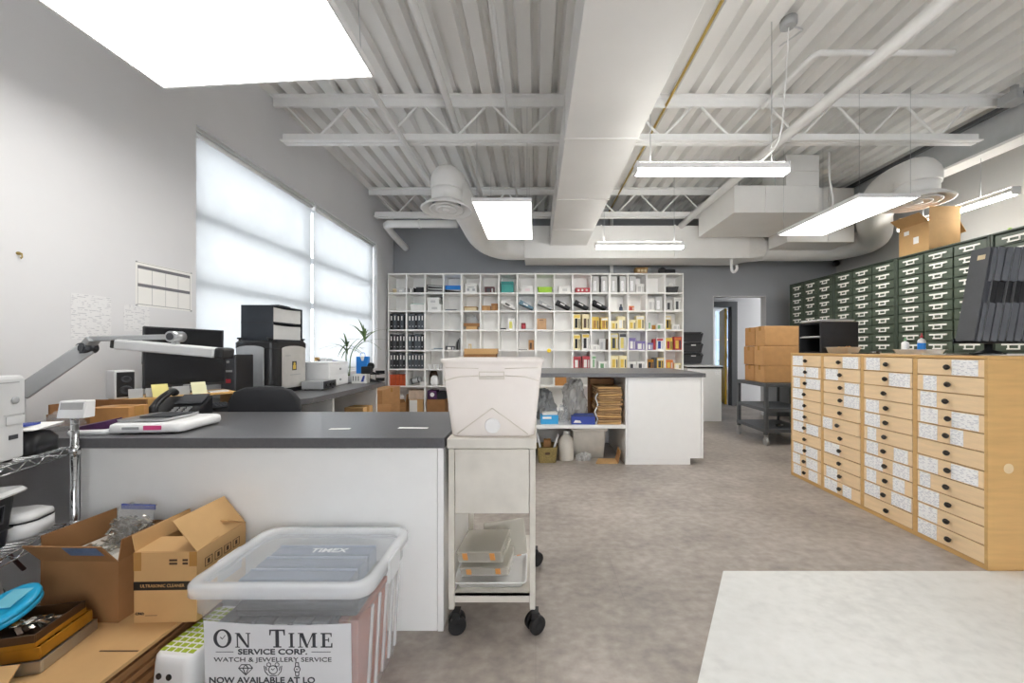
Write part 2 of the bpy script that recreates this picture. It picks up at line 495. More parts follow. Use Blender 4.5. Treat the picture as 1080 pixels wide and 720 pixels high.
# door frame and yellow door leaf, swung open
b = MB()
b.box(3.62, 3.70, 8.16, 8.32, 0, 2.39); b.box(4.50, 4.63, 8.16, 8.32, 0, 2.39); b.box(3.70, 4.50, 8.16, 8.32, 2.27, 2.39)
b.box(4.475, 4.50, 8.22, 8.26, 0, 2.27)
fr = struct('door_1', b, DFRAME)
b = MB(); b.box(0, 0.045, 0, 0.80, 0.01, 2.25)
lf = b.build('door_leaf', YDOOR, fr, loc=(4.43, 8.33, 0), rz=R(-19))
b = MB()
for z in (0.25, 1.1, 2.0): b.cyl((0.05, -0.005, z), (0.05, -0.005, z+0.1), 0.009, n=8)
b.build('hinge', BRUSHED, lf)
b = MB(); b.cyl((-0.03, 0.72, 1.0), (0.075, 0.72, 1.0), 0.01, n=8); b.box(-0.045, -0.03, 0.62, 0.73, 0.99, 1.01)
b.build('door_handle', BRUSHED, lf)
# baseboards
b = MB(); b.box(XL, OX0, YB-0.012, YB, 0, 0.09); b.box(OX1, XR, YB-0.012, YB, 0, 0.09)
struct('baseboard_back', b, DFRAME)
b = MB(); b.box(4.63, 6.5, 8.188, 8.2, 0, 0.09); struct('baseboard_hall', b, DFRAME)

# pale sheet of flooring laid on the floor
b = MB(); p0 = pix(762, 602.5, 2.083); p1 = (0.628, 1.385)
dx, dy = p1[0]-p0.x, p1[1]-p0.y
q = (p0.x+dx*2.6, p0.y+dy*2.6)
b.prism([(p0.x, 2.075), q, (4.2, q[1]), (4.2, 2.075)], 'z', 0.0005, 0.006, 0)
o = b.build('floor_mat', MATM); tag(o, 'large pale grey sheet lying flat on the floor beside the maple drawer cabinet', 'floor mat')

# left window: frame behind two blinds
b = MB()
fx0, fx1 = XL-0.19, XL-0.13
for y in (WY0, 4.47, WY1-0.07): b.box(fx0, fx1, y, y+0.07, WZ0, WZ1)
for z in (WZ0, 1.82, 2.40, WZ1-0.07): b.box(fx0, fx1, WY0+0.07, WY1-0.07, z, z+0.075)
w1 = struct('window_1', b, SILVER)
b = MB(); b.box(XL-0.165, XL-0.16, WY0+0.02, WY1-0.02, WZ0+0.02, WZ1-0.02); b.build('pane', GLASS, w1)
b = MB(); b.box(XL-0.12, XL+0.0, WY0, WY1, WZ0-0.0, WZ0+0.012); b.build('window_sill', WHITE, w1)
for (y0, y1, lab) in ((WY0+0.012, 4.485, 'long white roller blind covering the near two thirds of the window'), (4.535, WY1-0.03, 'shorter white roller blind over the far end of the window')):
    t = thing('roller_blind', lab, 'blind', (XL-0.075, (y0+y1)/2, 0), 0, 'white roller blinds')
    h = (y1-y0)/2
    g = MB(); g.box(-0.001, 0.001, -h, h, WZ0+0.05, WZ1-0.06); g.build('fabric', BLIND, t)
    g = MB(); g.box(-0.007, 0.007, -h, h, WZ0+0.025, WZ0+0.05); g.build('bottom_bar', WPLAS, t, bevel=0.003)
    g = MB(); g.cyl((0.0, -h, WZ1-0.035), (0.0, h, WZ1-0.035), 0.026, n=14); g.build('roller', WPLAS, t)
    g = MB(); g.box(-0.045, 0.05, -h-0.01, h+0.01, WZ1-0.012, WZ1-0.001); g.box(0.035, 0.05, -h-0.01, h+0.01, WZ1-0.03, WZ1-0.012); g.build('head_rail', LGREY, t)

# roof deck: corrugated sheet running away from the camera
b = MB()
prof = []
x = XL
while x < XR:
    prof += [(x, ZT), (x+0.115, ZT), (x+0.135, ZT+0.075), (x+0.18, ZT+0.075)]
    x += 0.2
prof.append((XR+0.1, ZT))
low = [(px_, YN, pz_) for px_, pz_ in prof]; hi = [(px_, YB+0.1, pz_) for px_, pz_ in prof]
n = len(prof)
b.add(low+hi, [(i, i+1, n+i+1, n+i) for i in range(n-1)], 0)
b.box(XL-0.2, XR+0.15, YN-0.15, YB+0.14, ZT+0.12, ZT+0.2, 0)
struct('ceiling', b, DECK)

# open web joists
def joist(y, x0, x1, z0, z1):
    t = bpy.data.objects.new('joist', None); COL.objects.link(t); t.location = (0, y, 0); t['kind'] = 'structure'
    g = MB()
    for s in (-1, 1):
        a, c = (0.008, 0.062) if s > 0 else (-0.062, -0.008)
        g.box(x0, x1+0.25, a, c, z1-0.012, z1)
        g.box(x0, x1+0.25, 0.008*s-0.005, 0.008*s+0.005, z1-0.1, z1-0.012)
    g.build('top_chord', STEEL_W, t)
    g = MB()
    for s in (-1, 1):
        a, c = (0.008, 0.055) if s > 0 else (-0.055, -0.008)
        g.box(x0+0.1, x1, a, c, z0, z0+0.01)
        g.box(x0+0.1, x1, 0.008*s-0.005, 0.008*s+0.005, z0+0.01, z0+0.09)
    g.build('bottom_chord', STEEL_W, t)
    g = MB(); xx = x0+0.1; k = 0
    pts = []
    while xx < x1+0.2:
        pts.append((xx, 0, z1-0.05 if k % 2 == 0 else z0+0.05)); xx += 0.36; k += 1
    for i in range(len(pts)-1): g.cyl(pts[i], pts[i+1], 0.013, n=8)
    g.build('web', STEEL_W, t)
joist(3.72, XL+0.02, 4.62, 3.455, ZT-0.002)
joist(5.84, XL+0.02, 4.62, 3.46, ZT-0.002)
joist(1.60, XL+0.02, 4.62, 3.455, ZT-0.002)
# girder along the right
b = MB(); gz = 3.53
b.box(5.04, 5.24, YN, YB, gz, gz+0.016); b.box(5.04, 5.24, YN, YB, ZT-0.016, ZT-0.001); b.box(5.135, 5.145, YN, YB, gz+0.016, ZT-0.016)
gd = struct('beam', b, [GIRD])
b = MB(); b.box(5.03, 5.25, YN, YB, gz-0.03, gz-0.001); b.build('flange_plate', STEEL_W, gd)
b = MB(); b.box(5.0, 5.06, YN, YB, ZT-0.06, ZT-0.02); b.build('bearing_strip', CARTM, gd)

# ------------------------------------------------------------------ ducts and pipes
t = thing('air_duct', 'long white rectangular air duct running away down the middle of the ceiling', 'air duct', (0, 0, 0))
g = MB(); g.box(0.245, 0.855, YN+0.02, 6.0, 3.05, 3.44); g.build('duct_body', DUCTM, t, bevel=0.004)
for y in (0.55, 1.75, 2.95, 4.15, 5.2):
    g = MB(); g.box(0.235, 0.865, y, y+0.018, 3.043, 3.052); g.box(0.235, 0.245, y, y+0.018, 3.05, 3.45); g.box(0.855, 0.865, y, y+0.018, 3.05, 3.45); g.build('flange', DUCTM, t)
t = thing('cross_duct', 'white boxy duct crossing the back of the room under the ceiling', 'air duct', (0, 0, 0))
g = MB(); g.box(-0.19, 3.62, 6.02, 6.55, 2.84, 3.39); g.build('duct_body', DUCTM, t, bevel=0.004)
for x in (1.1, 2.35):
    g = MB(); g.box(x, x+0.02, 6.01, 6.02, 2.83, 3.4); g.build('flange', DUCTM, t)
g = MB()
lps = []
for (x, w_) in ((3.62, 0.0), (3.95, 1.0)):
    lp = []
    for i in range(24):
        a = 2*math.pi*i/24
        cy, cz = math.cos(a), math.sin(a)
        k = max(abs(cy), abs(cz))
        sq = (cy/k*0.265, cz/k*0.275); ro = (cy*0.21, cz*0.21)
        lp.append((x, 6.285+sq[0]*(1-w_)+ro[0]*w_, 3.115+(sq[1])*(1-w_)+(ro[1]-0.05)*w_))
    lps.append(lp)
g.loft(lps, smooth=False); g.build('reducer', DUCTM, t)

def smoothpath(pts, k=8):
    pts = [Vector(p) for p in pts]; out = []
    for i in range(len(pts)-1):
        p0 = pts[max(i-1, 0)]; p1 = pts[i]; p2 = pts[i+1]; p3 = pts[min(i+2, len(pts)-1)]
        for j in range(k):
            u = j/k
            out.append(0.5*((2*p1)+(p2-p0)*u+(2*p0-5*p1+4*p2-p3)*u*u+(3*p1-p0-3*p2+p3)*u**3))
    out.append(pts[-1]); return out
def diffuser(nm, lab, c, r, path, rt):
    t = thing(nm, lab, 'air vent', c, 0, 'round ceiling diffusers')
    g = MB(); g.lathe([(r*0.62, 0.09), (r*0.75, 0.07), (r, 0.012), (r, 0), (r*0.93, 0.0), (r*0.7, 0.05), (r*0.6, 0.085)], n=36); g.build('outer_ring', STEEL_W, t)
    g = MB(); g.lathe([(r*0.5, 0.06), (r*0.68, 0.012), (r*0.68, 0.004), (r*0.6, 0.006), (r*0.45, 0.05)], n=32); g.build('middle_ring', STEEL_W, t)
    g = MB(); g.lathe([(r*0.22, 0.05), (r*0.42, 0.012), (r*0.42, 0.002), (r*0.34, 0.004), (r*0.18, 0.04)], n=28); g.lathe([(0.01, 0.03), (r*0.16, 0.014), (r*0.16, 0.0), (0.01, -0.006)], n=20); g.build('inner_cone', STEEL_W, t)
    g = MB(); g.lathe([(r*0.60, 0.0), (r*0.60, 0.2)], c=(0, 0, 0.085), n=28); g.build('collar', DUCTM, t)
    g = MB(); g.lathe([(r*0.55, 0.075), (r*0.55, 0.084)], n=24); g.build('throat', CARTM, t)
    o = MB(); o.tube(smoothpath([Vector(p)-Vector(c) for p in path]), rt, n=18); o.build('duct_elbow', DUCTM, t)
    return t
diffuser('ceiling_diffuser', 'round white ceiling diffuser hanging near the window wall, its bent duct running back', (-1.07, 4.28, 2.965), 0.3,
         [(-1.07, 4.28, 3.2), (-1.07, 4.30, 3.32), (-1.05, 4.55, 3.36), (-0.95, 5.1, 3.2), (-0.86, 5.75, 3.08), (-0.6, 6.2, 3.06), (-0.2, 6.28, 3.07)], 0.19)
diffuser('ceiling_diffuser', 'round white ceiling diffuser above the open carton on the green cabinets', (4.45, 4.15, 3.0), 0.31,
         [(4.45, 4.15, 3.2), (4.47, 4.2, 3.34), (4.62, 4.7, 3.38), (5.0, 5.25, 3.27), (5.44, 5.75, 3.1), (5.28, 6.22, 3.065), (4.7, 6.29, 3.065), (3.955, 6.285, 3.065)], 0.205)
t = thing('air_handler', 'boxy white air handler hung from the ceiling beyond the crosswise linear light', 'air handler', (0, 0, 0))
g = MB(); g.box(2.68, 3.83, 4.8, 5.85, 3.14, 3.51); g.build('lower_box', DUCTM, t, bevel=0.004)
g = MB(); g.box(3.38, 3.83, 4.8, 5.3, 3.511, ZT-0.005); g.build('riser', DUCTM, t, bevel=0.004)
g = MB(); g.box(3.375, 3.835, 4.79, 4.8, 3.70, 3.715); g.box(3.1, 3.112, 4.79, 4.8, 3.14, 3.51); g.build('seam', DUCTM, t)
g = MB()
for x in (2.8, 3.3): g.cyl((x, 4.9, 3.51), (x, 4.9, 3.95), 0.006, n=6)
g.build('hanger_rod', BRUSHED, t)
t = thing('branch_duct', 'white square duct drop beside the boxy air handler', 'air duct', (0, 0, 0))
g = MB(); g.box(3.96, 5.02, 5.60, 6.05, 2.985, 3.84); g.build('duct_body', DUCTM, t, bevel=0.004)
g = MB(); g.box(3.955, 5.022, 5.588, 5.6, 3.4, 3.415); g.box(4.6, 4.61, 5.588, 5.6, 3.0, 3.84); g.build('seam', DUCTM, t)

def pipe(lab, pts, r, mat=STEEL_W, nm='pipe', cat='pipe', cuff=None):
    g = MB(); g.tube(pts, r, n=10)
    o = g.build(nm, mat); tag(o, lab, cat)
    if cuff:
        g = MB()
        for c0, c1 in cuff: g.cyl(c0, c1, r*1.18, n=12)
        g.build('coupling', mat, o)
    return o
pipe('thick white pipe running away under the joists between the linear lights and middle duct', [(2.46, YN+.02, 3.39), (2.46, 6.02, 3.39)], 0.05)
pipe('thin white conduit under the joists, beginning above the large near light panel', [(-1.34, YN+.02, 3.415), (-1.34, 5.6, 3.415)], 0.028, nm='conduit', cat='conduit')
pipe('wider white conduit threaded through the joists above the round window side diffuser', [(-0.87, YN+.02, 3.75), (-0.87, YB, 3.75)], 0.034, nm='conduit', cat='conduit')
pipe('thin white conduit tight under the deck along the window side of the middle duct', [(-0.3, YN+.02, 3.74), (-0.3, YB, 3.74)], 0.014, nm='conduit', cat='conduit')
pipe('thin yellow gas pipe running along the cabinet side of the middle duct', [(1.36, YN+.02, 3.84), (1.36, YB, 3.84)], 0.013, M('yellow_pipe', '#b89a48', 0.5), nm='gas_pipe', cat='pipe')
pipe('white conduit running across under the deck with an elbow, beyond the junction box', smoothpath([(2.33, 3.65, 3.78), (2.33, 3.2, 3.78), (2.36, 3.0, 3.78), (2.5, 2.98, 3.78), (3.0, 2.98, 3.78), (3.5, 2.98, 3.78)], 6), 0.022, nm='conduit', cat='conduit')
pipe('white drain pipe with an elbow at the far end of the window wall', smoothpath([(-1.3, 5.92, 3.38), (-2.3, 5.92, 3.38), (-2.47, 5.95, 3.38), (-2.52, 6.08, 3.36), (-2.52, 6.5, 3.3), (-2.52, YB, 3.26)], 6), 0.062, cuff=[((-1.95, 5.92, 3.38), (-1.92, 5.92, 3.38))])
pipe('slim white power pole rising from the shelving to the cross duct', [(1.44, 6.75, 2.69), (1.44, 6.75, 3.9)], 0.035, nm='power_pole', cat='conduit')
pipe('white flexible cable dropping beside the air handler', smoothpath([(3.92, 4.75, 3.93), (3.93, 4.76, 3.6), (3.97, 4.75, 3.3), (3.92, 4.74, 2.98)], 8), 0.012, nm='power_cable', cat='cable')

# small fittings
t = thing('junction_box', 'white ceiling junction box with cables above the first linear light', 'junction box', (2.02, 2.84, 3.93))
g = MB(); g.lathe([(0.06, 0), (0.06, -0.05), (0.045, -0.06)][::-1], n=14); g.build('box_body', GREYP, t)
g = MB(); g.tube(smoothpath([(0.02, 0, -0.05), (0.12, 0.02, -0.06), (0.15, 0.1, -0.02), (0.1, 0.25, 0.0)]), 0.008, n=6); g.build('cable', LGREY, t)
t = thing('wall_speaker', 'small grey equipment box fixed on top of the girder side by the ceiling', 'speaker', (4.78, 3.55, 3.80))
g = MB(); g.box(-0.09, 0.09, -0.09, 0.07, -0.05, 0.05); g.build('box_body', GREYP, t, bevel=0.01)
g = MB(); g.cyl((0, -0.09, 0), (0, -0.1, 0), 0.035, n=14); g.build('front_ring', SATIN, t)
g = MB(); g.box(0.09, 0.27, -0.02, 0.02, 0.0, 0.03); g.box(-0.02, 0.02, -0.02, 0.02, 0.05, 0.13); g.build('bracket', GREYP, t)
t = thing('security_camera', 'small dark dome security camera in the corner above the farthest green cabinet', 'security camera', (XR-0.06, YB-0.07, 2.95))
g = MB(); g.cyl((0.0, 0.02, 0), (0.06, 0.07, 0), 0.035, n=12); g.build('mount', WPLAS, t)
g = MB(); g.ball((-0.03, -0.03, -0.01), 0.06); g.build('dome', BLACK, t)
t = thing('pipe_bracket', 'small white drain trap hanging under the cross duct near the doorway', 'bracket', (3.42, 6.1, 2.84))
g = MB(); g.tube(smoothpath([(-0.06, 0, -0.008), (-0.06, 0, -0.17), (-0.02, 0, -0.22), (0.03, 0, -0.17), (0.03, 0, -0.1)]), 0.022, n=10); g.build('trap_pipe', WPLAS, t)
g = MB(); g.box(-0.09, -0.03, -0.03, 0.03, -0.008, -0.001); g.build('plate', WPLAS, t)

# ------------------------------------------------------------------ lights
def light_panel(lab, x0, x1, y0, y1, z, tilt=0.0):
    cx, cy = (x0+x1)/2, (y0+y1)/2; hx, hy = (x1-x0)/2, (y1-y0)/2
    t = thing('ceiling_light_panel', lab, 'ceiling light', (cx, cy, z), 0, 'flat ceiling light panels')
    t.rotation_euler = (0, tilt, 0)
    g = MB(); w = 0.012
    g.box(-hx, hx, -hy, -hy+w, 0, 0.04); g.box(-hx, hx, hy-w, hy, 0, 0.04); g.box(-hx, -hx+w, -hy+w, hy-w, 0, 0.04); g.box(hx-w, hx, -hy+w, hy-w, 0, 0.04)
    g.box(-hx+w, hx-w, -hy+w, hy-w, 0.03, 0.045)
    g.build('frame', WPLAS, t)
    g = MB(); g.box(-hx+w, hx-w, -hy+w, hy-w, 0.004, 0.012); g.build('diffuser', LIGHT_P, t)
    for sx in (-1, 1):
        for sy in (-1, 1):
            g = MB(); g.cyl((sx*(hx-0.05), sy*(hy-0.05), 0.045), (sx*(hx-0.05), sy*(hy-0.05), ZT-z+0.02+sx*(hx*math.tan(tilt))), 0.0018, n=5); g.build('suspension_wire', BRUSHED, t)
light_panel('large white light panel hanging close overhead by the window wall', -2.13, -0.92, 1.435, 2.036, 2.82, R(-3))
light_panel('white light panel hanging beside the middle duct near the shelving', -0.665, -0.04, 3.666, 4.94, 2.82)
light_panel('white light panel hanging between the air handler and green cabinets', 3.235, 3.855, 3.56, 4.76, 2.82)
def linear_light(lab, p, L, along, z, ztop=ZT):
    t = thing('linear_light', lab, 'ceiling light', (p[0], p[1], z), R(90) if along == 'y' else 0, 'slim linear ceiling lights')
    g = MB(); g.prism([(-0.045, 0.03), (0.045, 0.03), (0.03, 0.085), (-0.03, 0.085)], 'x', -L/2+0.004, L/2-0.004); g.build('housing', WPLAS, t)
    g = MB(); g.box(-L/2+0.01, L/2-0.01, -0.036, 0.036, 0.0, 0.03); g.build('diffuser', LIGHT_T, t, bevel=0.006)
    g = MB(); g.box(-L/2+0.03, L/2-0.03, -0.026, 0.026, 0.0855, 0.088); g.build('added_uplight', LIGHT_U, t)  # glowing strip added on the housing top to lift the ceiling
    for s in (-1, 1):
        g = MB(); a = s*L/2; g.box(min(a, a-s*0.01), max(a, a-s*0.01), -0.047, 0.047, -0.001, 0.088); g.build('end_cap', WPLAS, t)
        g = MB(); g.cyl((s*L*(.25 if along == 'y' else .4), 0, 0.0885), (s*L*(.25 if along == 'y' else .4), 0, ztop-z), 0.003, n=5); g.build('suspension_wire', BRUSHED, t)
    return t
linear_light('slim linear light hanging below the junction box, nearest of the crosswise pair', (1.41, 2.86), 1.22, 'x', 2.705)
linear_light('slim linear light hanging before the cross duct, farther of the crosswise pair', (1.44, 4.95), 1.22, 'x', 2.70)
t = linear_light('slim linear light running lengthwise above the green cabinets', (5.14, 4.41), 1.22, 'y', 2.955, 3.499)
pipe('white power cable dropping to the nearest crosswise linear light', smoothpath([(2.02, 2.84, 3.87), (2.0, 2.85, 3.4), (1.98, 2.90, 3.0), (1.80, 2.875, 2.80)], 8), 0.005, nm='power_cable', cat='cable')
# unseen lamp added to brighten the hall behind the opening
for (x, y, z, lab) in ((5.4, 7.6, 2.79, 'unseen fill light added in the hall behind the doorway'),):
    t = thing('hall_fill_light', lab, 'ceiling light', (x, y, z))
    g = MB(); g.lathe([(0.17, 0.0), (0.17, -0.03), (0.15, -0.045)][::-1], n=24); g.build('rim', WPLAS, t)
    g = MB(); g.lathe([(0.145, -0.04), (0.14, -0.055), (0.05, -0.07)][::-1], n=24); g.build('diffuser', LIGHT_P, t)

# ================================================================== LARGE FURNITURE
# front counter -----------------------------------------------------
t = thing('service_counter', 'white counter with dark grey laminate top behind the clear tote', 'counter', (0, 0, 0))
g = MB()
g.prism([(XL+0.005, 1.60), (-0.412, 1.60), (-0.412, 2.27), (XL+0.005, 2.27)], 'z', 0.853, 0.9)
g.build('countertop', TOPG, t, bevel=0.003)
g = MB(); g.box(-2.10, -0.455, 1.64, 1.66, 0.0, 0.852); g.build('front_panel', WHITE, t, bevel=0.002)
g = MB(); g.box(-0.452, -0.425, 1.637, 2.25, 0.0, 0.852); g.build('end_panel', WHITE, t, bevel=0.002)
g = MB(); g.box(-2.10, -2.075, 1.662, 2.25, 0, 0.852); g.build('end_panel', WHITE, t, bevel=0.002)
g = MB(); g.box(-1.27, -1.25, 1.662, 2.2, 0, 0.852); g.build('divider', WHITE, t)
g = MB(); g.box(XL+0.008, -2.102, 2.19, 2.21, 0.3, 0.852); g.build('shade_panel', DFRAME, t)  # dark sheet standing in for the shaded gap under the counter end

# side counter along the window --------------------------------------
t = thing('window_counter', 'dark topped worktop running along the wall under the window', 'counter', (0, 0, 0))
g = MB(); g.prism([(XL+0.004, 2.275), (-2.25, 2.275), (-1.83, 2.92), (-1.83, 4.33), (XL+0.004, 4.33)], 'z', 0.853, 0.9); g.build('worktop', TOPG, t, bevel=0.003)
for y in (3.36, 4.28):
    g = MB(); g.box(XL+0.1, -1.92, y, y+0.03, 0, 0.852); g.build('support_panel', WHITE, t)
g = MB(); g.box(XL+0.03, XL+0.05, 2.3, 4.27, 0.35, 0.852); g.build('back_panel', WHITE, t)

# island -------------------------------------------------------------
IX0, IX1, IY0, IY1 = -0.42, 1.90, 4.0, 5.06
t = thing('island_counter', 'white island counter with open shelf and grey top in mid room', 'counter', (0, 0, 0))
g = MB(); g.box(IX0-0.03, IX1, IY0-0.03, IY1, 0.985, 1.03); g.build('countertop', TOPG, t, bevel=0.003)
g = MB(); g.box(1.035, 1.86, IY0+0.002, IY0+0.02, 0.07, 0.984); g.build('door_panel', WHITE, t, bevel=0.002)
g = MB(); g.box(1.01, 1.03, IY0, IY1-0.06, 0.0, 0.984); g.build('inner_side_panel', WHITE, t)
g = MB(); g.box(1.864, 1.885, IY0, IY1-0.05, 0.07, 0.984); g.build('end_panel', WHITE, t, bevel=0.002)
g = MB(); g.box(1.032, 1.74, IY0+0.004, IY1-0.1, 0, 0.068); g.build('toe_kick', WHITE, t)
g = MB(); g.box(IX0+0.02, 1.008, IY0+0.005, IY1-0.1, 0.405, 0.445); g.build('shelf', WHITE, t, bevel=0.002)
g = MB(); g.box(IX0, IX0+0.02, IY0, IY1-0.06, 0, 0.984); g.build('end_panel', WHITE, t)
g = MB(); g.box(IX0+0.02, 1.008, IY1-0.12, IY1-0.10, 0.0, 0.40); g.build('back_panel', WHITE, t)

# white low cabinet by the doorway ------------------------------------
t = thing('low_cabinet', 'white low cabinet with black topped edge beside the doorway', 'cabinet', (0, 0, 0))
g = MB(); g.box(2.73, 3.34, 6.39, 6.885, 0.0, 0.955); g.build('body', WHITE, t, bevel=0.003)
g = MB(); g.box(2.725, 3.36, 6.375, 6.89, 0.985, 1.0, 0); g.build('top', WHITE, t)
g = MB(); g.box(2.725, 3.36, 6.372, 6.89, 0.957, 0.984); g.build('edge_band', BLACK, t)
g = MB(); g.box(3.22, 3.31, 6.387, 6.39, 0.84, 0.9); g.build('label', PRNX, t)
# wall file pockets
for k, (z, w_) in enumerate(((1.44, 'topmost'), (1.235, 'middle'), (1.03, 'lowest'))):
    t = thing('file_pocket', f'black mesh file pocket on the wall, {w_} of three above the white cabinet', 'file holder', (3.0, 6.895, z), 0, 'mesh wall file pockets')
    g = MB()
    g.hexa([(-0.18,-0.06,0),(0.18,-0.06,0),(0.18,-0.006,0),(-0.18,-0.006,0),(-0.2,-0.1,0.15),(0.2,-0.1,0.15),(0.2,-0.096,0.15),(-0.2,-0.096,0.15)])
    g.box(-0.2, 0.2, -0.006, -0.002, 0.0, 0.19)
    for s in (-1, 1):
        x = s*0.19
        g.add([(x*0.95,-0.06,0),(x*0.95,-0.004,0),(x*1.05,-0.004,0.15),(x*1.05,-0.1,0.15)], [(0,1,2,3)])
    g.build('mesh_body', MESHB, t)
    g = MB(); g.tube([(-0.2, -0.004, 0.19), (-0.2, -0.1, 0.15), (0.2, -0.1, 0.15), (0.2, -0.004, 0.19)], 0.006, n=6); g.build('rim_wire', BLACK, t)
    if k: g = MB(); g.box(-0.03, 0.06, -0.104, -0.101, 0.13, 0.15); g.build('tag', PAPER, t)

# shelving on the back wall -------------------------------------------
SX0, SYF, SYB = -2.704, 6.5, 6.86
CW = 0.338
ROWZ = [2.675, 2.323, 1.993, 1.647, 1.272, 0.927, 0.615, 0.06]      # shelf levels from the top
pos = ['nearest the window', 'second from the window', 'second from the doorway', 'nearest the doorway']
TH = 0.013
for u in range(4):
    x0 = SX0 + u*1.352; x1 = x0+1.352
    t = thing('cubby_shelving', f'white cubby shelving unit against the back wall, {pos[u]} of four', 'shelving', (0, 0, 0), 0, 'white cubby shelving units')
    g = MB(); g.box(x0+0.001, x1-0.001, SYF, SYB, 2.662, 2.688); g.build('top', SHELFW, t)
    for s in (x0+0.001, x1-0.021):
        g = MB(); g.box(s, s+0.02, SYF, SYB, 0, 2.661); g.build('side', SHELFW, t)
    g = MB(); g.box(x0+0.02, x1-0.02, SYB-0.012, SYB-0.002, 0.06, 2.66); g.build('back', SHELFW, t)
    for z in ROWZ[1:]:
        g = MB(); g.box(x0+0.022, x1-0.022, SYF+0.002, SYB-0.013, z-TH, z+TH); g.build('shelf', SHELFW, t)
    for k in (1, 2, 3):
        xx = x0+k*CW
        zl = 0.615 if k != 2 else 0.06
        g = MB()
        zs = [2.661] + [z for z in ROWZ[1:] if z >= zl-0.01]
        for i in range(len(zs)-1):
            g.box(xx-0.013, xx+0.013, SYF+0.001, SYB-0.013, zs[i+1]+TH, zs[i]-(TH if i else 0))
        g.build('divider', SHELFW, t)
    g = MB(); g.box(x0+0.022, x1-0.022, SYF+0.03, SYF+0.045, 0, 0.05); g.build('plinth', SHELFW, t)

# maple drawer cabinet -------------------------------------------------
DX, DY0, DY1, DZ = 2.65, 2.083, 3.69, 1.26
t = thing('drawer_cabinet', 'long maple cabinet of many shallow labelled drawers beside the pale floor sheet', 'cabinet', (0, 0, 0))
g = MB()
g.box(DX+0.02, DX+0.64, DY0+0.02, DY1-0.02, 0.02, DZ-0.02)
g.build('carcass', MAPLED, t)
g = MB(); g.box(DX+0.0, DX+0.66, DY0, DY0+0.019, 0, DZ-0.021); g.build('end_panel', MAPLE, t, bevel=0.002)
g = MB(); g.box(DX+0.0, DX+0.66, DY1-0.019, DY1, 0, DZ-0.021); g.build('end_panel', MAPLE, t, bevel=0.002)
g = MB(); g.box(DX-0.004, DX+0.665, DY0-0.004, DY1+0.004, DZ-0.02, DZ); g.build('top', MAPLE, t, bevel=0.003)
g = MB(); g.box(DX+0.002, DX+0.02, DY0+0.02, DY1-0.02, 0.0, 0.028); g.build('base_rail', MAPLE, t)
CWD = (DY1-DY0)/4
for k in (1, 2, 3):
    g = MB(); g.box(DX+0.001, DX+0.02, DY0+k*CWD-0.014, DY0+k*CWD+0.014, 0.029, DZ-0.021); g.build('stile', MAPLE, t)
lw = CWD-0.034; pitch = (DZ-0.021-0.029)/11; dh = pitch-0.007
g = MB(); g.box(0, 0.02, -lw/2, lw/2, -dh/2, dh/2)
dr_me = g.mesh('drawer', [MAPLEF])
g = MB(); g.cyl((0, 0, 0), (-0.014, 0, 0), 0.006, n=10); g.lathe([(0.004, 0.0), (0.0155, 0.004), (0.017, 0.010), (0.012, 0.016), (0.003, 0.018)], n=14)
k_me = None
g = MB(); g.m = Matrix.Rotation(R(-90), 4, 'Y'); g.lathe([(0.007, 0), (0.006, 0.012), (0.0165, 0.014), (0.0175, 0.020), (0.012, 0.028), (0.003, 0.031)], n=14)
k_me = g.mesh('knob', [M('bronze_knob', '#2b2420', 0.35, metal=0.4)])
# labels: (from, to) along each front measured from the far (left in view) edge
LB = {
 0: [[(.55,.92)], [(.1,.32)], [(.05,.32)], [(.05,.34),(.55,.93)], [(.03,.33),(.53,.72)], [], [(.03,.35),(.55,.93)], [(.04,.22)], [(.01,.36)], [(.02,.33)], [(.01,.32)]],
 1: [[(.05,.36)], [(.55,.96)], [], [(.05,.34)], [(.02,.36)], [(.08,.28)], [(.06,.32),(.65,.92)], [(.02,.42),(.63,.95)], [(.06,.28),(.63,.86)], [(.02,.36),(.6,.98)], []],
 2: [[(.55,.95)], [(.06,.42)], [(.6,.98)], [(.58,.98)], [], [(.02,.3)], [], [(.03,.46)], [], [(.08,.4)], [(.03,.4),(.55,.78)]],
 3: [[(.03,.4)], [(.03,.45),(.5,.92)], [(.06,.3),(.5,.98)], [(.03,.4)], [(.03,.42)], [(.03,.42)], [(.05,.42),(.52,.92)], [], [(.06,.4),(.5,.9)], [(.03,.3),(.52,.9)], [(.06,.34),(.6,.9)]],
}
for c in range(4):
    yc = DY0 + (c+0.5)*CWD
    for r in range(11):
        zc = DZ-0.021-(r+0.5)*pitch
        out = 0.0
        if (c, r) in ((2, 5),): out = 0.012
        if (c, r) in ((0, 6),): out = 0.004
        d = linked('drawer', dr_me, t, (DX-out, yc, zc))
        linked('knob', k_me, d, (0.0, 0.012*rnd.uniform(-1, 1), 0.0))
        for (a, e) in LB[c][r]:
            g = MB(); y1 = lw/2-a*lw; y0 = lw/2-e*lw
            hh = dh*(0.47 if e-a > 0.15 else 0.4)
            g.box(-0.0012, -0.0001, y0, y1, -hh, hh)
            g.build('label', PRN if (r+c) % 3 else PRNX, d)
g = MB(); g.cyl((DX+0.12, DY0-0.0005, 0.60), (DX+0.12, DY0-0.001, 0.60), 0.03, n=16); g.build('chip', M('maple_chip', '#e6cfa6', .6), t)

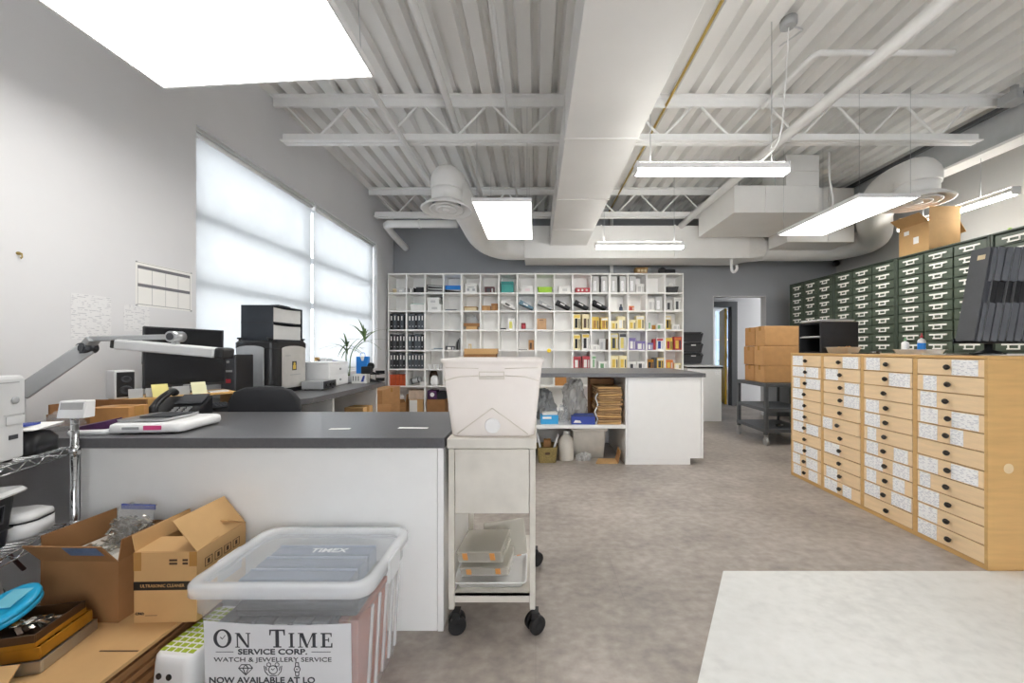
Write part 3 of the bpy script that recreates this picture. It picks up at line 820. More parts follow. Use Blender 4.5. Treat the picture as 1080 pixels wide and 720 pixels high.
# green card index cabinets --------------------------------------------
GX, GTOP = 4.5, 2.436
UW = 0.927
ys = [6.297-UW*i for i in range(5)]
GP = 0.113; GR = 20
g = MB(); g.box(0, 0.018, -0.138, 0.138, -0.05, 0.05); gd_me = g.mesh('drawer', [GREEN])
g = MB()
g.box(-0.006, 0, -0.088, 0.088, 0.006, 0.024); g.box(-0.007, 0, -0.044, -0.033, -0.024, 0.006); g.box(-0.007, 0, 0.033, 0.044, -0.024, 0.006); g.box(-0.016, 0, -0.044, 0.044, -0.034, -0.022)
gh_me = g.mesh('label_holder', [M('pale_metal', '#f2f0ea', 0.4, metal=0.0)])
gpos = ['farthest', 'third nearest', 'second nearest', 'nearest']
for u in range(4):
    y1 = ys[u]; y0 = y1-UW
    t = thing('index_cabinet', f'tall olive green cabinet of small drawers behind the maple cabinet, {gpos[u]} of four', 'cabinet', (GX, (y0+y1)/2, 0), 0, 'olive green index cabinets')
    hy = UW/2-0.002
    g = MB(); g.box(0.02, 0.62, -hy, hy, 0.0, GTOP-0.02); g.build('carcass', GREEND, t)
    g = MB(); g.box(-0.006, 0.62, -hy, hy, GTOP-0.019, GTOP); g.build('top', GREEND, t, bevel=0.004)
    for yy in (-hy, hy-0.022):
        g = MB(); g.box(-0.008, 0.02, yy, yy+0.022, 0.0, GTOP-0.02); g.build('side_rail', GREEND, t, bevel=0.003)
    for c in range(3):
        yc = -hy+0.022 + (c+0.5)*(2*hy-0.044)/3
        for r in range(GR):
            zc = GTOP-0.03-(r+0.5)*GP
            d = linked('drawer', gd_me, t, (0.002, yc, zc))
            linked('label_holder', gh_me, d, (0, rnd.uniform(-.004, .004), rnd.uniform(-.003, .003)))
    g = MB(); g.box(0.002, 0.02, -hy+0.023, hy-0.023, 0.0, GTOP-0.03-GR*GP-0.005); g.build('plinth', GREEND, t)

# utility cart and white bin ---------------------------------------------
CX0, CX1, CY0, CY1 = -0.406, 0.004, 1.63, 2.16
t = thing('utility_cart', 'soiled white metal utility cart on casters beside the front counter', 'cart', (0, 0, 0))
g = MB(); g.box(CX0, CX1, CY0-0.01, CY1, 0.845, 0.893); g.build('top_tray', WDULL, t, bevel=0.006)
for x in (CX0+0.006, CX1-0.032):
    for y in (CY0, CY1-0.028):
        g = MB(); g.box(x, x+0.026, y, y+0.026, 0.105, 0.843); g.build('leg', WDULL, t, bevel=0.003)
        cx, cy = x+0.013+(0.024 if x < -0.2 else 0.012), y+0.012 if y < 1.9 else y+0.02
        g = MB()
        ax, ay = (0.55, -0.83) if x > -0.2 else (0.25, -0.96)
        for s in (-1, 1): g.cyl((cx+ax*s*0.009, cy+ay*s*0.009, 0.04), (cx+ax*s*0.031, cy+ay*s*0.031, 0.04), 0.04, n=20)
        w_ = g.build('caster', RUBB, t, bevel=0.004)
        g = MB(); g.box(cx-0.016, cx+0.016, cy-0.03, cy+0.012, 0.07, 0.104); g.cyl((cx-ax*0.035, cy-ay*0.035, 0.04), (cx+ax*0.035, cy+ay*0.035, 0.04), 0.014, n=12)
        g.build('caster_fork', BLACK, w_)
g = MB(); g.box(CX0+0.035, CX1-0.035, CY0+0.002, CY0+0.02, 0.545, 0.825); d = g.build('drawer_front', WDULL, t, bevel=0.003)
g = MB(); g.box(CX0+0.034, CX1-0.034, CY0-0.004, CY0+0.02, 0.825, 0.842); g.build('pull_lip', WDULL, d, bevel=0.003)
g = MB(); g.box(CX0+0.035, CX1-0.035, CY0+0.021, CY1-0.03, 0.55, 0.56); g.box(CX0+0.03, CX0+0.034, CY0+0.03, CY1-0.03, 0.545, 0.84); g.box(CX1-0.034, CX1-0.03, CY0+0.03, CY1-0.03, 0.545, 0.84)
g.build('drawer_box', WDULL, t)
g = MB(); g.box(CX0+0.033, CX1-0.033, CY0+0.006, CY1-0.006, 0.165, 0.175); g.box(CX0+0.033, CX1-0.033, CY0+0.006, CY0+0.012, 0.135, 0.175); g.box(CX0+0.033, CX1-0.033, CY1-0.012, CY1-0.006, 0.135, 0.175)
g.build('lower_shelf', WDULL, t)

t = thing('plastic_bin', 'tall milky white plastic bin standing on top of the utility cart', 'bin', (-0.2, 1.82, 0.894))
g = MB()
H = 0.36
def bl(k, off=0.0):
    w_ = 0.385+0.08*k-2*off; d_ = 0.34+0.06*k-2*off
    return rrect(w_, d_, 0.03, H*k)
lp = [bl(k) for k in (0, .02, .3, .6, .9)]
lp = [rrect(0.365, 0.32, 0.03, 0.0)] + lp[1:] + [rrect(0.462, 0.398, 0.032, H*0.955), rrect(0.478, 0.414, 0.034, H*0.96), rrect(0.482, 0.418, 0.034, H), rrect(0.462, 0.398, 0.03, H)]
inner = [rrect(0.385+0.08*k-0.012, 0.34+0.06*k-0.012, 0.028, H*k) for k in (.95, .6, .3, .03)]
g.loft(lp+inner); g.build('bin_body', MILK, t)
g = MB()
zt = H*0.80
g.m = Matrix.Translation((0, -0.199, zt)) @ Matrix.Rotation(R(4.8), 4, 'X')
g.box(-0.055, 0.055, -0.005, 0.002, 0.012, 0.016); g.box(-0.055, 0.055, -0.009, 0.002, -0.02, -0.004); g.box(-0.058, -0.054, -0.006, 0.002, -0.02, 0.016); g.box(0.054, 0.058, -0.006, 0.002, -0.02, 0.016)
g.build('handle', WDULL, t)
g = MB(); g.m = Matrix.Translation((0, -0.1765, 0.052)) @ Matrix.Rotation(R(94.8), 4, 'X')
g.lathe([(0.036, 0.0), (0.036, 0.003), (0.033, 0.005), (0.03, 0.003)], n=28); g.build('round_emboss', WPLAS, t)
g = MB()
for s in (-1, 1):
    g.tube([(0, -0.1870, 0.135), (s*0.165, -0.174, 0.012)], 0.0025, n=6)
    g.tube([(s*0.06, -0.2005, 0.285), (s*0.15, -0.2005, 0.28), (s*0.215, -0.205, 0.262)], 0.0022, n=6)
    g.tube([(s*0.06, -0.205, 0.318), (s*0.21, -0.206, 0.322)], 0.0018, n=6)
g.build('rib', WDULL, t)
# things on the cart's lower shelf
t = thing('plastic_tray', 'shallow white plastic tray on the cart shelf, under the clear organizers', 'tray', (-0.215, 1.78, 0.176))
g = MB(); g.loft([rrect(0.30, 0.2, 0.02, 0), rrect(0.335, 0.235, 0.022, 0.03), rrect(0.345, 0.245, 0.022, 0.03), rrect(0.345, 0.245, 0.022, 0.034), rrect(0.328, 0.228, 0.02, 0.034), rrect(0.295, 0.195, 0.018, 0.004)])
g.build('tray_body', WPLAS, t)
def organizer(lab, loc, rot, w_=0.24, d_=0.16, h_=0.045, dirt='#a79f8f'):
    t = thing('parts_organizer', lab, 'organizer box', loc, 0, 'clear parts organizers')
    t.rotation_euler = rot
    g = MB(); g.loft([rrect(w_-0.01, d_-0.01, 0.012, 0), rrect(w_, d_, 0.012, 0.004), rrect(w_, d_, 0.012, h_*0.7)], smooth=False); g.build('base', CLEARP, t)
    g = MB(); g.loft([rrect(w_+0.004, d_+0.004, 0.012, h_*0.72), rrect(w_+0.004, d_+0.004, 0.012, h_-0.003), rrect(w_-0.008, d_-0.008, 0.012, h_)], smooth=False); g.build('lid', CLEARP, t)
    g = MB()
    for i in range(5):
        for j in range(3):
            cx, cy = (i-2)*w_*0.185, (j-1)*d_*0.29
            g.box(cx-w_*0.075, cx+w_*0.075, cy-d_*0.11, cy+d_*0.11, 0.005, h_*0.55)
    g.build('parts', M('old_parts', dirt, 0.6, var=0.35, scale=70), t)
    for s in (-1, 1):
        g = MB(); g.box(s*w_*0.3-0.012, s*w_*0.3+0.012, -d_/2-0.006, -d_/2-0.001, h_*0.35, h_*0.9); g.build('latch', M('amber_latch', '#c98a4a', .5), t)
organizer('clear parts organizer lying lowest in the white tray on the cart', (-0.235, 1.775, 0.222), (R(5), R(-6), R(-8)), dirt='#7f7a70')
organizer('cloudy brown parts organizer on top of the organizers on the cart', (-0.25, 1.785, 0.288), (R(9), R(-7), R(-12)), 0.23, 0.17, 0.06, dirt='#6a5d48')
organizer('large clear organizer leaning upright behind the two brown ones on the cart', (-0.165, 1.925, 0.278), (R(62), R(-6), R(4)), 0.22, 0.17, 0.03, dirt='#b5aea0')

# big clear tote in the foreground ------------------------------------------
TX, TYC = -0.872, 1.385
t = thing('storage_tote', 'big clear lidded storage tote with shop sign taped to its front', 'storage tote', (TX, TYC, 0))
H = 0.475
g = MB()
out_ = [rrect(0.53, 0.32, 0.04, 0.003), rrect(0.545, 0.335, 0.045, 0.03), rrect(0.575, 0.35, 0.05, 0.33), rrect(0.582, 0.356, 0.05, 0.40), rrect(0.598, 0.372, 0.05, 0.405), rrect(0.60, 0.375, 0.05, H)]
g.loft(out_, cap1=False); g.build('tote_body', TOTE, t)
g = MB(); g.loft([rrect(0.60, 0.378, 0.05, H-0.012), rrect(0.634, 0.41, 0.055, H-0.006), rrect(0.634, 0.41, 0.055, H+0.026), rrect(0.622, 0.398, 0.055, H+0.034), rrect(0.578, 0.352, 0.05, H+0.034), rrect(0.566, 0.34, 0.05, H+0.018), rrect(0.566, 0.34, 0.05, H+0.012), rrect(0.60, 0.378, 0.05, H+0.004)], cap0=False, cap1=False, closed=True)
g.build('lid_rim', TOTER, t)
g = MB(); g.loft([rrect(0.565, 0.338, 0.05, H+0.0155), rrect(0.565, 0.338, 0.05, H+0.0175)], smooth=False)
g.build('lid', TOTEL, t)
for s in (-1, 1):
    g = MB(); g.box(s*0.319-0.006, s*0.319+0.006, -0.05, 0.05, H-0.055, H+0.03); g.build('latch', TOTER, t, bevel=0.003)
for i in range(5):
    g = MB(); y = -0.12+i*0.06; g.hexa([(0.270, y-0.006, 0.05), (0.279, y-0.006, 0.05), (0.279, y+0.006, 0.05), (0.270, y+0.006, 0.05), (0.289, y-0.006, 0.39), (0.296, y-0.006, 0.39), (0.296, y+0.006, 0.39), (0.289, y+0.006, 0.39)]); g.build('side_rib', TOTER, t)
# sign sheet on the front
tilt = math.atan2(0.0075, 0.30)
sg = bpy.data.objects.new('sign_sheet', None)
g = MB()
def sheet_top(u): return 0.379 - 0.013*math.sin(u*math.pi*0.9) - 0.005*u
n = 24
vs = []
for i in range(n+1):
    u = i/n; x = -0.255+0.50*u
    vs += [(x, 0, 0.04), (x, 0, sheet_top(u)), (x, 0.0008, 0.04), (x, 0.0008, sheet_top(u))]
fs = []
for i in range(n):
    a = 4*i; c = a+4
    fs += [(a, c, c+1, a+1), (a+2, a+3, c+3, c+2), (a+1, c+1, c+3, a+3), (a, a+2, c+2, c)]
fs += [(0, 1, 3, 2), (4*n, 4*n+2, 4*n+3, 4*n+1)]
g.add(vs, fs)
sg = g.build('sign_sheet', M('white_sign', '#dcdde0', 0.6, var=0.01), t, loc=(0, -0.1695, 0))
sg.rotation_euler = (tilt, 0, 0)
INK = M('sign_ink', '#3a3c42', 0.6, var=0.02)
# serif capitals, drawn as flat shapes
def serif(ch):
    P = []
    def bx(x0, x1, y0, y1): P.append([(x0, y0), (x1, y0), (x1, y1), (x0, y1)])
    if ch == 'O':
        m = 28
        for i in range(m):
            a, c = 2*math.pi*i/m, 2*math.pi*(i+1)/m
            f = lambda t_, r, q: (0.5+r*math.cos(t_), 0.5+q*math.sin(t_))
            P.append([f(a, .31, .44), f(a, .5, .52), f(c, .5, .52), f(c, .31, .44)])
        return P, 1.0
    if ch == 'I':
        bx(.1, .27, 0, 1); bx(0, .37, 0, .06); bx(0, .37, .94, 1); return P, .37
    if ch == 'T':
        bx(.32, .5, 0, 1); bx(0, .82, .92, 1); bx(.2, .62, 0, .06); P.append([(0, .68), (.05, .68), (.1, .92), (0, .92)]); P.append([(.77, .68), (.82, .68), (.82, .92), (.72, .92)]); return P, .82
    if ch == 'N':
        bx(.1, .17, 0, 1); bx(.78, .85, 0, 1); P.append([(.05, 1), (.72, 0), (.85, 0), (.27, 1)]); bx(0, .28, 0, .05); bx(.66, .95, .95, 1); bx(0, .2, .95, 1); return P, .95
    if ch == 'M':
        bx(.1, .17, 0, 1); bx(.86, 1.04, 0, 1); P.append([(.08, 1), (.47, 0), (.6, 0), (.3, 1)]); P.append([(.47, 0), (.53, 0), (.93, 1), (.86, 1)]); bx(0, .28, 0, .05); bx(.78, 1.13, 0, .06); bx(0, .28, .95, 1); bx(.86, 1.13, .94, 1); return P, 1.13
    if ch == 'E':
        bx(.1, .28, 0, 1); bx(0, .68, 0, .07); bx(0, .66, .93, 1); bx(.25, .52, .48, .55); P.append([(.62, 0), (.72, 0), (.72, .3), (.66, .3)]); P.append([(.6, 1), (.68, 1), (.68, .74), (.63, .74)]); P.append([(.46, .38), (.52, .38), (.52, .66), (.46, .66)]); return P, .75
def serif_line(items, gap):
    g = MB(); x = 0
    for ch, s, sx in items:
        if ch == ' ': x += s; continue
        P, w_ = serif(ch)
        for q in P:
            k = len(q)
            v = [(x+px_*s*sx, -0.0006, py_*s) for px_, py_ in q] + [(x+px_*s*sx, 0.0, py_*s) for px_, py_ in q]
            f = [list(range(k)), list(range(k, 2*k))[::-1]] + [(i, k+i, k+(i+1) % k, (i+1) % k) for i in range(k)]
            g.add(v, f)
        x += w_*s*sx+gap
    return g, x-gap
g, wd = serif_line([('O', .062, .95), ('N', .050, 1.05), (' ', .05, 1), ('T', .062, 1.0), ('I', .050, 1.0), ('M', .050, 1.1), ('E', .050, 1.05)], 0.012)
k = 0.405/wd
g.v = [(x*k-0.2, y-0.0004, z) for x, y, z in g.v]
g.build('lettering', INK, sg, loc=(-0.022, 0, 0.287))
lettering('SERVICE CORP.', 0.026, INK, sg, (-0.022, -0.0006, 0.271), bold=0.0006, fit=0.235)
lettering('WATCH & JEWELLERY SERVICE', 0.0215, INK, sg, (-0.022, -0.0006, 0.244), fit=0.40)
lettering('NOW AVAILABLE AT LO', 0.029, INK, sg, (-0.06, -0.0006, 0.172), bold=0.0006, fit=0.36)
for a0, a1 in ((-0.215, -0.155), (0.11, 0.175)):
    g = MB(); g.box(a0, a1, -0.0007, -0.0001, 0.2705, 0.272); g.build('printed_line', INK, sg)
# clock hands in the O, diamond, watch with gears, watch
def stroke(g, pts, r=0.0013, close=False):
    if close: pts = list(pts)+[pts[0]]
    for a, c in zip(pts[:-1], pts[1:]):
        a = Vector(a); c = Vector(c); d = (c-a).normalized(); nn = Vector((-d.y, d.x))*r
        q = [a+nn, a-nn, c-nn, c+nn]
        g.add([(p.x, -0.0008, p.y) for p in q] + [(p.x, -0.0001, p.y) for p in q], [(0, 1, 2, 3), (7, 6, 5, 4), (0, 4, 5, 1), (1, 5, 6, 2), (2, 6, 7, 3), (3, 7, 4, 0)])
def ring(cx, cz, r, m=18): return [(cx+r*math.cos(2*math.pi*i/m), cz+r*math.sin(2*math.pi*i/m)) for i in range(m)]
g = MB()
stroke(g, [(-0.199, 0.323), (-0.192, 0.316), (-0.182, 0.329)], 0.001)
g.build('clock_hands', INK, sg); g = MB()
cx, cz = -0.115, 0.211
stroke(g, [(cx-.024, cz+.004), (cx-.014, cz+.016), (cx+.014, cz+.016), (cx+.024, cz+.004), (cx, cz-.02)], close=True)
stroke(g, [(cx-.024, cz+.004), (cx+.024, cz+.004)]); stroke(g, [(cx-.009, cz+.004), (cx, cz-.02), (cx+.009, cz+.004), (cx, cz+.016), (cx-.009, cz+.004)])
g.build('diamond_emblem', INK, sg); g = MB()
cx = -0.022
stroke(g, ring(cx, cz-.002, .0145), close=True); stroke(g, [(cx-.006, cz+.002), (cx, cz-.003), (cx+.006, cz+.004)], .001)
for s in (-1, 1):
    stroke(g, ring(cx+s*.014, cz+.016, .007, 8), .001, True)
    stroke(g, [(cx+s*.03, cz+.012), (cx+s*.027, cz-.008), (cx+s*.015, cz-.022)]); stroke(g, [(cx+s*.024, cz+.01), (cx+s*.021, cz-.004)])
stroke(g, [(cx-.012, cz-.022), (cx+.012, cz-.022)])
g.build('clock_emblem', INK, sg); g = MB()
cx = 0.06
stroke(g, ring(cx, cz, .010), close=True); stroke(g, [(cx-.004, cz+.002), (cx, cz-.002), (cx+.004, cz+.003)], .001)
for s in (-1, 1): stroke(g, [(cx-.006, cz+s*.009), (cx-.005, cz+s*.023), (cx+.005, cz+s*.023), (cx+.006, cz+s*.009)])
g.build('watch_emblem', INK, sg)
# contents of the tote
for k, (y, z) in enumerate(((1.312, 'front'), (1.392, 'middle'), (1.472, 'back'))):
    c = thing('watch_tray', f'navy ridged tray lying under the clear tote lid, {z} of three', 'tray', (-0.875, y, 0.40), 0, 'navy trays in the tote')
    g = MB(); g.prism([(-0.036, 0), (0.036, 0), (0.036, 0.06), (0.026, 0.066), (-0.024, 0.066), (-0.036, 0.05)], 'x', -0.2, 0.2); g.build('tray_body', M('slate_navy', '#4a5b78', 0.3, var=0.08), c, bevel=0.002)
    g = MB(); g.box(-0.2, 0.2, 0.0275, 0.0335, 0.064, 0.0705); g.build('ridge', M('slate_navy_edge', '#8797b0', 0.3), c)
    if k == 2:
        lettering('TIMEX', 0.04, WPLAS, c, (0.02, 0.0, 0.0668), (0, 0, 0), bold=0.0008, fit=0.15)
c = thing('display_case', 'dark grey case lying across the tote below the navy trays', 'case', (-0.86, 1.39, 0.352))
g = MB(); g.box(-0.2, 0.225, -0.13, 0.13, 0.0, 0.046); g.build('case_body', SATIN, c, bevel=0.006)
g = MB(); g.box(-0.2, 0.225, -0.132, -0.1305, 0.02, 0.026); g.build('seam', BLACK, c)
for i in range(6):
    c = thing('watch_box', f'small black watch box in the tote, {["first","second","third","fourth","fifth","last"][i]} from the stool side above the sign', 'watch box', (-1.085+i*0.066, 1.30, 0.27), 0, 'black watch boxes in the tote')
    g = MB(); g.box(-0.03, 0.03, -0.06, 0.06, 0, 0.055); g.build('box_base', BLACK, c, bevel=0.004)
    g = MB(); g.box(-0.03, 0.03, -0.06, 0.06, 0.0555, 0.076); g.build('box_lid', SATIN, c, bevel=0.006)
    g = MB(); g.box(-0.026, 0.026, -0.062, -0.0605, 0.03, 0.045); g.box(-0.022, 0.022, -0.062, -0.0605, 0.062, 0.072); g.build('window', LGREY, c)
c = thing('carton_stack', 'black carton filling the bottom of the clear tote behind the sign', 'box', (-0.92, 1.38, 0.006))
g = MB(); g.box(-0.2, 0.2, -0.13, 0.13, 0, 0.262); g.build('box_body', DGREY, c, bevel=0.004)
g = MB(); g.box(-0.2, 0.2, -0.131, -0.1302, 0.24, 0.245); g.build('lid_seam', BLACK, c)
c = thing('folder_box', 'terracotta upright folder box beside the black watch boxes inside the tote', 'box', (-0.655, 1.38, 0.006))
g = MB(); g.box(-0.04, 0.03, -0.13, 0.12, 0, 0.34); g.build('box_body', REDB, c, bevel=0.004)
g = MB(); g.box(-0.005, 0.0, -0.1305, 0.1205, 0.0, 0.341); g.build('seam', TAN, c)

# ================================================================== LEFT FOREGROUND
def open_carton(name, lab, cat, loc, rz, w, d, h, flaps, mat=TAN, t_=0.004, group=None, flen=None):
    """carton with loose flaps; flaps: side -> degrees leaned outward from upright"""
    t = thing(name, lab, cat, loc, rz, group)
    g = MB()
    g.box(-w/2, w/2, -d/2, -d/2+t_, 0, h); g.box(-w/2, w/2, d/2-t_, d/2, 0, h)
    g.box(-w/2, -w/2+t_, -d/2+t_, d/2-t_, 0, h); g.box(w/2-t_, w/2, -d/2+t_, d/2-t_, 0, h)
    g.box(-w/2+t_, w/2-t_, -d/2+t_, d/2-t_, 0, t_)
    g.build('carton_body', mat, t)
    for s, a in flaps.items():
        L_ = (flen or {}).get(s, min(w, d)*0.48)
        g = MB()
        span = (w if s in 'fb' else d)/2-0.003
        g.box(-span, span, -t_/2, t_/2, 0.001, L_)
        f = g.build('flap', mat, t)
        if s == 'f': f.location = (0, -d/2+t_/2, h); f.rotation_euler = (R(a), 0, 0)
        if s == 'b': f.location = (0, d/2-t_/2, h); f.rotation_euler = (R(-a), 0, 0)
        if s == 'l': f.location = (-w/2+t_/2, 0, h); f.rotation_euler = (R(a), 0, R(-90))
        if s == 'r': f.location = (w/2-t_/2, 0, h); f.rotation_euler = (R(a), 0, R(90))
    return t
def closed_box(name, lab, cat, loc, rz, w, d, h, mat=TAN, group=None, tape=True, bev=0.003):
    t = thing(name, lab, cat, loc, rz, group)
    g = MB(); g.box(-w/2, w/2, -d/2, d/2, 0, h); g.build('box_body', mat, t, bevel=bev)
    if tape:
        g = MB(); g.box(-w/2-0.0006, w/2+0.0006, -0.025, 0.025, h, h+0.0008); g.box(-w/2-0.0012, -w/2-0.0002, -0.025, 0.025, h-0.06, h+0.0008); g.box(w/2+0.0002, w/2+0.0012, -0.025, 0.025, h-0.06, h+0.0008)
        g.build('tape', TAPE, t)
    return t

# flattened cartons on the floor --------------------------------------------
SZ = 0.25
px0, px1 = -2.45, -1.30
for i in range(14):
    z = i*SZ/14
    jx, jy = rnd.uniform(-0.015, 0.012), rnd.uniform(-0.02, 0.01)
    g = MB(); g.box(0, 0.43, 0, 0.85, 0, SZ/14-0.005)
    g.box(0, 0.43, 0.29, 0.294, SZ/14-0.0051, SZ/14-0.0045)
    if i == 13: g.box(.285, .42, .515, .52, SZ/14-0.0052, SZ/14-0.0044, 1)
    o = g.build('flattened_carton', [TAN3 if i < 13 else TAN2, DBROWN], None, loc=(-1.815+jx, 0.74+jy, z+0.0015), rz=R(0))
    tag(o, 'large flattened carton on top of the pile on the floor, under the open boxes' if i == 13 else f'flattened brown carton, {ORD[14-i]} from the top of the pile under the open boxes', 'flattened carton', 'flattened cartons piled on the floor')
ST = SZ-0.0025

# big open carton
bc = open_carton('open_carton', 'large open brown carton with white box and bag of metal parts inside', 'carton', (-1.757, 1.495, ST), R(-1), 0.305, 0.25, 0.235,
                 {'f': 32, 'b': 3, 'l': 3, 'r': 9}, TAN3, flen={'f': 0.1, 'b': 0.04, 'l': 0.095, 'r': 0.085})
g = MB(); g.box(0.0, 0.13, -0.0032, -0.0022, 0.045, 0.095)
f = [c for c in bc.children if c.name.startswith('flap')][0]
g.build('blue_tape', M('blue_tape', '#5b7296', 0.4, var=0.2, scale=60), f)
t = thing('boxed_parts', 'soiled white box filling the large open carton', 'box', (-1.757, 1.495, ST+0.005), R(-1))
g = MB(); g.box(-0.14, 0.14, -0.115, 0.115, 0, 0.215); g.build('box_body', WDULL, t, bevel=0.006)
g = MB(); g.box(-0.142, 0.142, -0.117, 0.117, 0.216, 0.224); g.build('box_lid', WDULL, t, bevel=0.003)
# zip bag of watch parts
t = thing('zip_bag', 'clear zip bag of small silver metal parts standing in the open carton', 'bag', (-1.735, 1.525, ST+0.237), R(-3))
def bagfn(side):
    def f(u, v):
        x = (u-0.5)*(0.19-0.03*v); z = 0.14*v
        th = 0.05*(1-v)**0.8*math.sin(math.pi*u)**0.6 + 0.002
        th += 0.006*mnoise.noise(Vector((u*7, v*7, side)))
        return (x, side*th+0.03*v*v, z+0.01*mnoise.noise(Vector((u*5, 3, v*3)))*v)
    return f
g = MB(); g.grid(bagfn(-1), 16, 12); g.grid(bagfn(1), 16, 12); g.build('bag_film', BAGW, t)
g = MB()
for i in range(210):
    u = rnd.random(); v = rnd.random()**1.3*0.72
    x = (u-0.5)*0.16; z = 0.006+0.11*v; y = rnd.uniform(-1, 1)*0.04*(1-v)
    g.m = Matrix.Translation((x, y+0.02*v*v, z)) @ Matrix.Rotation(rnd.uniform(0, 6), 4, 'X') @ Matrix.Rotation(rnd.uniform(0, 6), 4, 'Z')
    g.box(-0.013, 0.013, -0.006, 0.006, -0.002, 0.002)
p = g.build('metal_parts', METALBITS, t); p['kind'] = 'stuff'
g = MB(); g.box(-0.078, 0.078, 0.025, 0.029, 0.117, 0.139); g.build('zip_strip', DBLUE, t)
t = thing('loose_parts_bag', 'flat clear bag of silver watch parts lying on the white box', 'bag', (-1.782, 1.432, ST+0.232), R(-4))
g = MB(); g.grid(lambda u, v: ((u-0.5)*0.2, (v-0.5)*0.11, 0.002+0.022*math.sin(math.pi*u)*math.sin(math.pi*v)+0.004*mnoise.noise(Vector((u*8, v*8, 0)))), 16, 12); g.build('bag_film', BAGW, t)
g = MB()
for i in range(90):
    u, v = rnd.uniform(.08, .92), rnd.uniform(.1, .9)
    g.m = Matrix.Translation(((u-0.5)*0.19, (v-0.5)*0.10, 0.006+0.014*math.sin(math.pi*u)*math.sin(math.pi*v))) @ Matrix.Rotation(rnd.uniform(0, 6), 4, 'Z') @ Matrix.Rotation(rnd.uniform(-.5, .5), 4, 'X')
    g.box(-0.009, 0.009, -0.0035, 0.0035, -0.0015, 0.0015)
p = g.build('metal_parts', METALBITS, t); p['kind'] = 'stuff'

# ultrasonic cleaner carton
uc = open_carton('cleaner_carton', 'tan carton with black printed band, half open, beside the clear tote', 'carton', (-1.43, 1.49, ST), R(1.5), 0.235, 0.24, 0.27,
                 {'l': 11, 'b': -60, 'r': -38, 'f': -86}, TAN2, flen={'l': 0.065, 'b': 0.1, 'r': 0.15, 'f': 0.1})
g = MB(); g.box(-0.1185, 0.1185, -0.1212, -0.1202, 0.125, 0.158); g.box(0.1177, 0.1187, -0.1212, 0.12, 0.125, 0.158); g.build('printed_band', BLACK, uc)
lettering('ULTRASONIC CLEANER', 0.017, TAN2, uc, (-0.01, -0.1218, 0.1415), fit=0.165)
lettering('C/NO:', 0.014, BLACK, uc, (-0.095, -0.1208, 0.035), fit=0.032, bold=0.0004)
g = MB(); g.box(-0.075, -0.03, -0.121, -0.1203, 0.027, 0.0285)
for z in (0.235, 0.222):
    for x, w_ in ((0.03, 0.03), (0.075, 0.02)): g.box(x-w_/2, x+w_/2, -0.121, -0.1203, z, z+0.008)
for i in range(4):                       # handling marks on the end
    y = -0.085+i*0.045
    for (a0, a1, c0, c1) in ((0, .034, 0, .002), (0, .034, .032, .034), (0, .002, 0, .034), (.032, .034, 0, .034), (.012, .022, .008, .026)):
        g.box(0.1178, 0.1186, y+a0, y+a1, 0.19+c0, 0.19+c1)
g.build('printed_marks', M('carton_ink', '#4b3521', 0.7), uc)
for a0, a1, c0 in ((-0.1188, -0.09, 0.2), (0.09, 0.1188, 0.215)):
    g = MB(); g.box(a0, a1, -0.1209, -0.1202, c0, 0.2705); g.build('tape', TAPE, uc)

# nested trays of watches ------------------------------------------------
TR = R(13)
tc = Vector((-1.735, 1.222, 0))
def tray(lab, z, w_, d_, h_, mat, name='watch_tray', off=(0, 0)):
    t = thing(name, lab, 'tray', (tc.x+off[0], tc.y+off[1], z), TR)
    g = MB(); k = 0.006
    g.box(-w_/2, w_/2, -d_/2, -d_/2+k, 0, h_); g.box(-w_/2, w_/2, d_/2-k, d_/2, 0, h_); g.box(-w_/2, -w_/2+k, -d_/2+k, d_/2-k, 0, h_); g.box(w_/2-k, w_/2, -d_/2+k, d_/2-k, 0, h_)
    g.box(-w_/2+k, w_/2-k, -d_/2+k, d_/2-k, 0, k)
    g.build('tray_body', mat, t, bevel=0.0015)
    return t
t1 = tray('grey metal tray lowest in the stack of trays on the cardboard', ST, 0.22, 0.19, 0.04, BRUSHED)
t2 = tray('amber tray in the middle of the stack of trays on the cardboard', ST+0.0405, 0.20, 0.175, 0.04, GOLD)
t3 = tray('dark amber tray of old watches, topmost of the stacked trays', ST+0.081, 0.19, 0.165, 0.042, DBROWN, off=(-0.006, -0.006))
g = MB(); g.box(-0.0955, 0.0955, -0.0837, -0.0827, 0.0, 0.016); g.box(0.0952, 0.0962, -0.0827, 0.0827, 0.0, 0.016); g.build('amber_edge', GOLD, t3)
def watch(lab, loc, rz, strap, dial, s=1.0, up=0.3):
    t = thing('wristwatch', lab, 'watch', loc, rz, 'old watches in the top tray')
    t.rotation_euler = (R(up*20), R(rnd.uniform(-15, 15)), rz)
    g = MB(); g.lathe([(0.014*s, 0.0), (0.017*s, 0.002), (0.017*s, 0.007), (0.015*s, 0.009)], n=20); g.build('case', METALBITS, t)
    g = MB(); g.cyl((0, 0, 0.009), (0, 0, 0.0095), 0.0135*s, n=20); g.build('dial', dial, t)
    for sgn in (-1, 1):
        g = MB()
        pts = [(0, sgn*0.016*s, 0.004), (0, sgn*0.035*s, 0.006), (0.003, sgn*0.05*s, 0.0), (0.006, sgn*0.062*s, -0.006)]
        for a, c in zip(pts[:-1], pts[1:]):
            g.hexa([(a[0]-.007*s, a[1], a[2]-.001), (a[0]+.007*s, a[1], a[2]-.001), (c[0]+.007*s, c[1], c[2]-.001), (c[0]-.007*s, c[1], c[2]-.001),
                    (a[0]-.007*s, a[1], a[2]+.001), (a[0]+.007*s, a[1], a[2]+.001), (c[0]+.007*s, c[1], c[2]+.001), (c[0]-.007*s, c[1], c[2]+.001)])
        g.build('strap', strap, t)
wz = ST+0.098
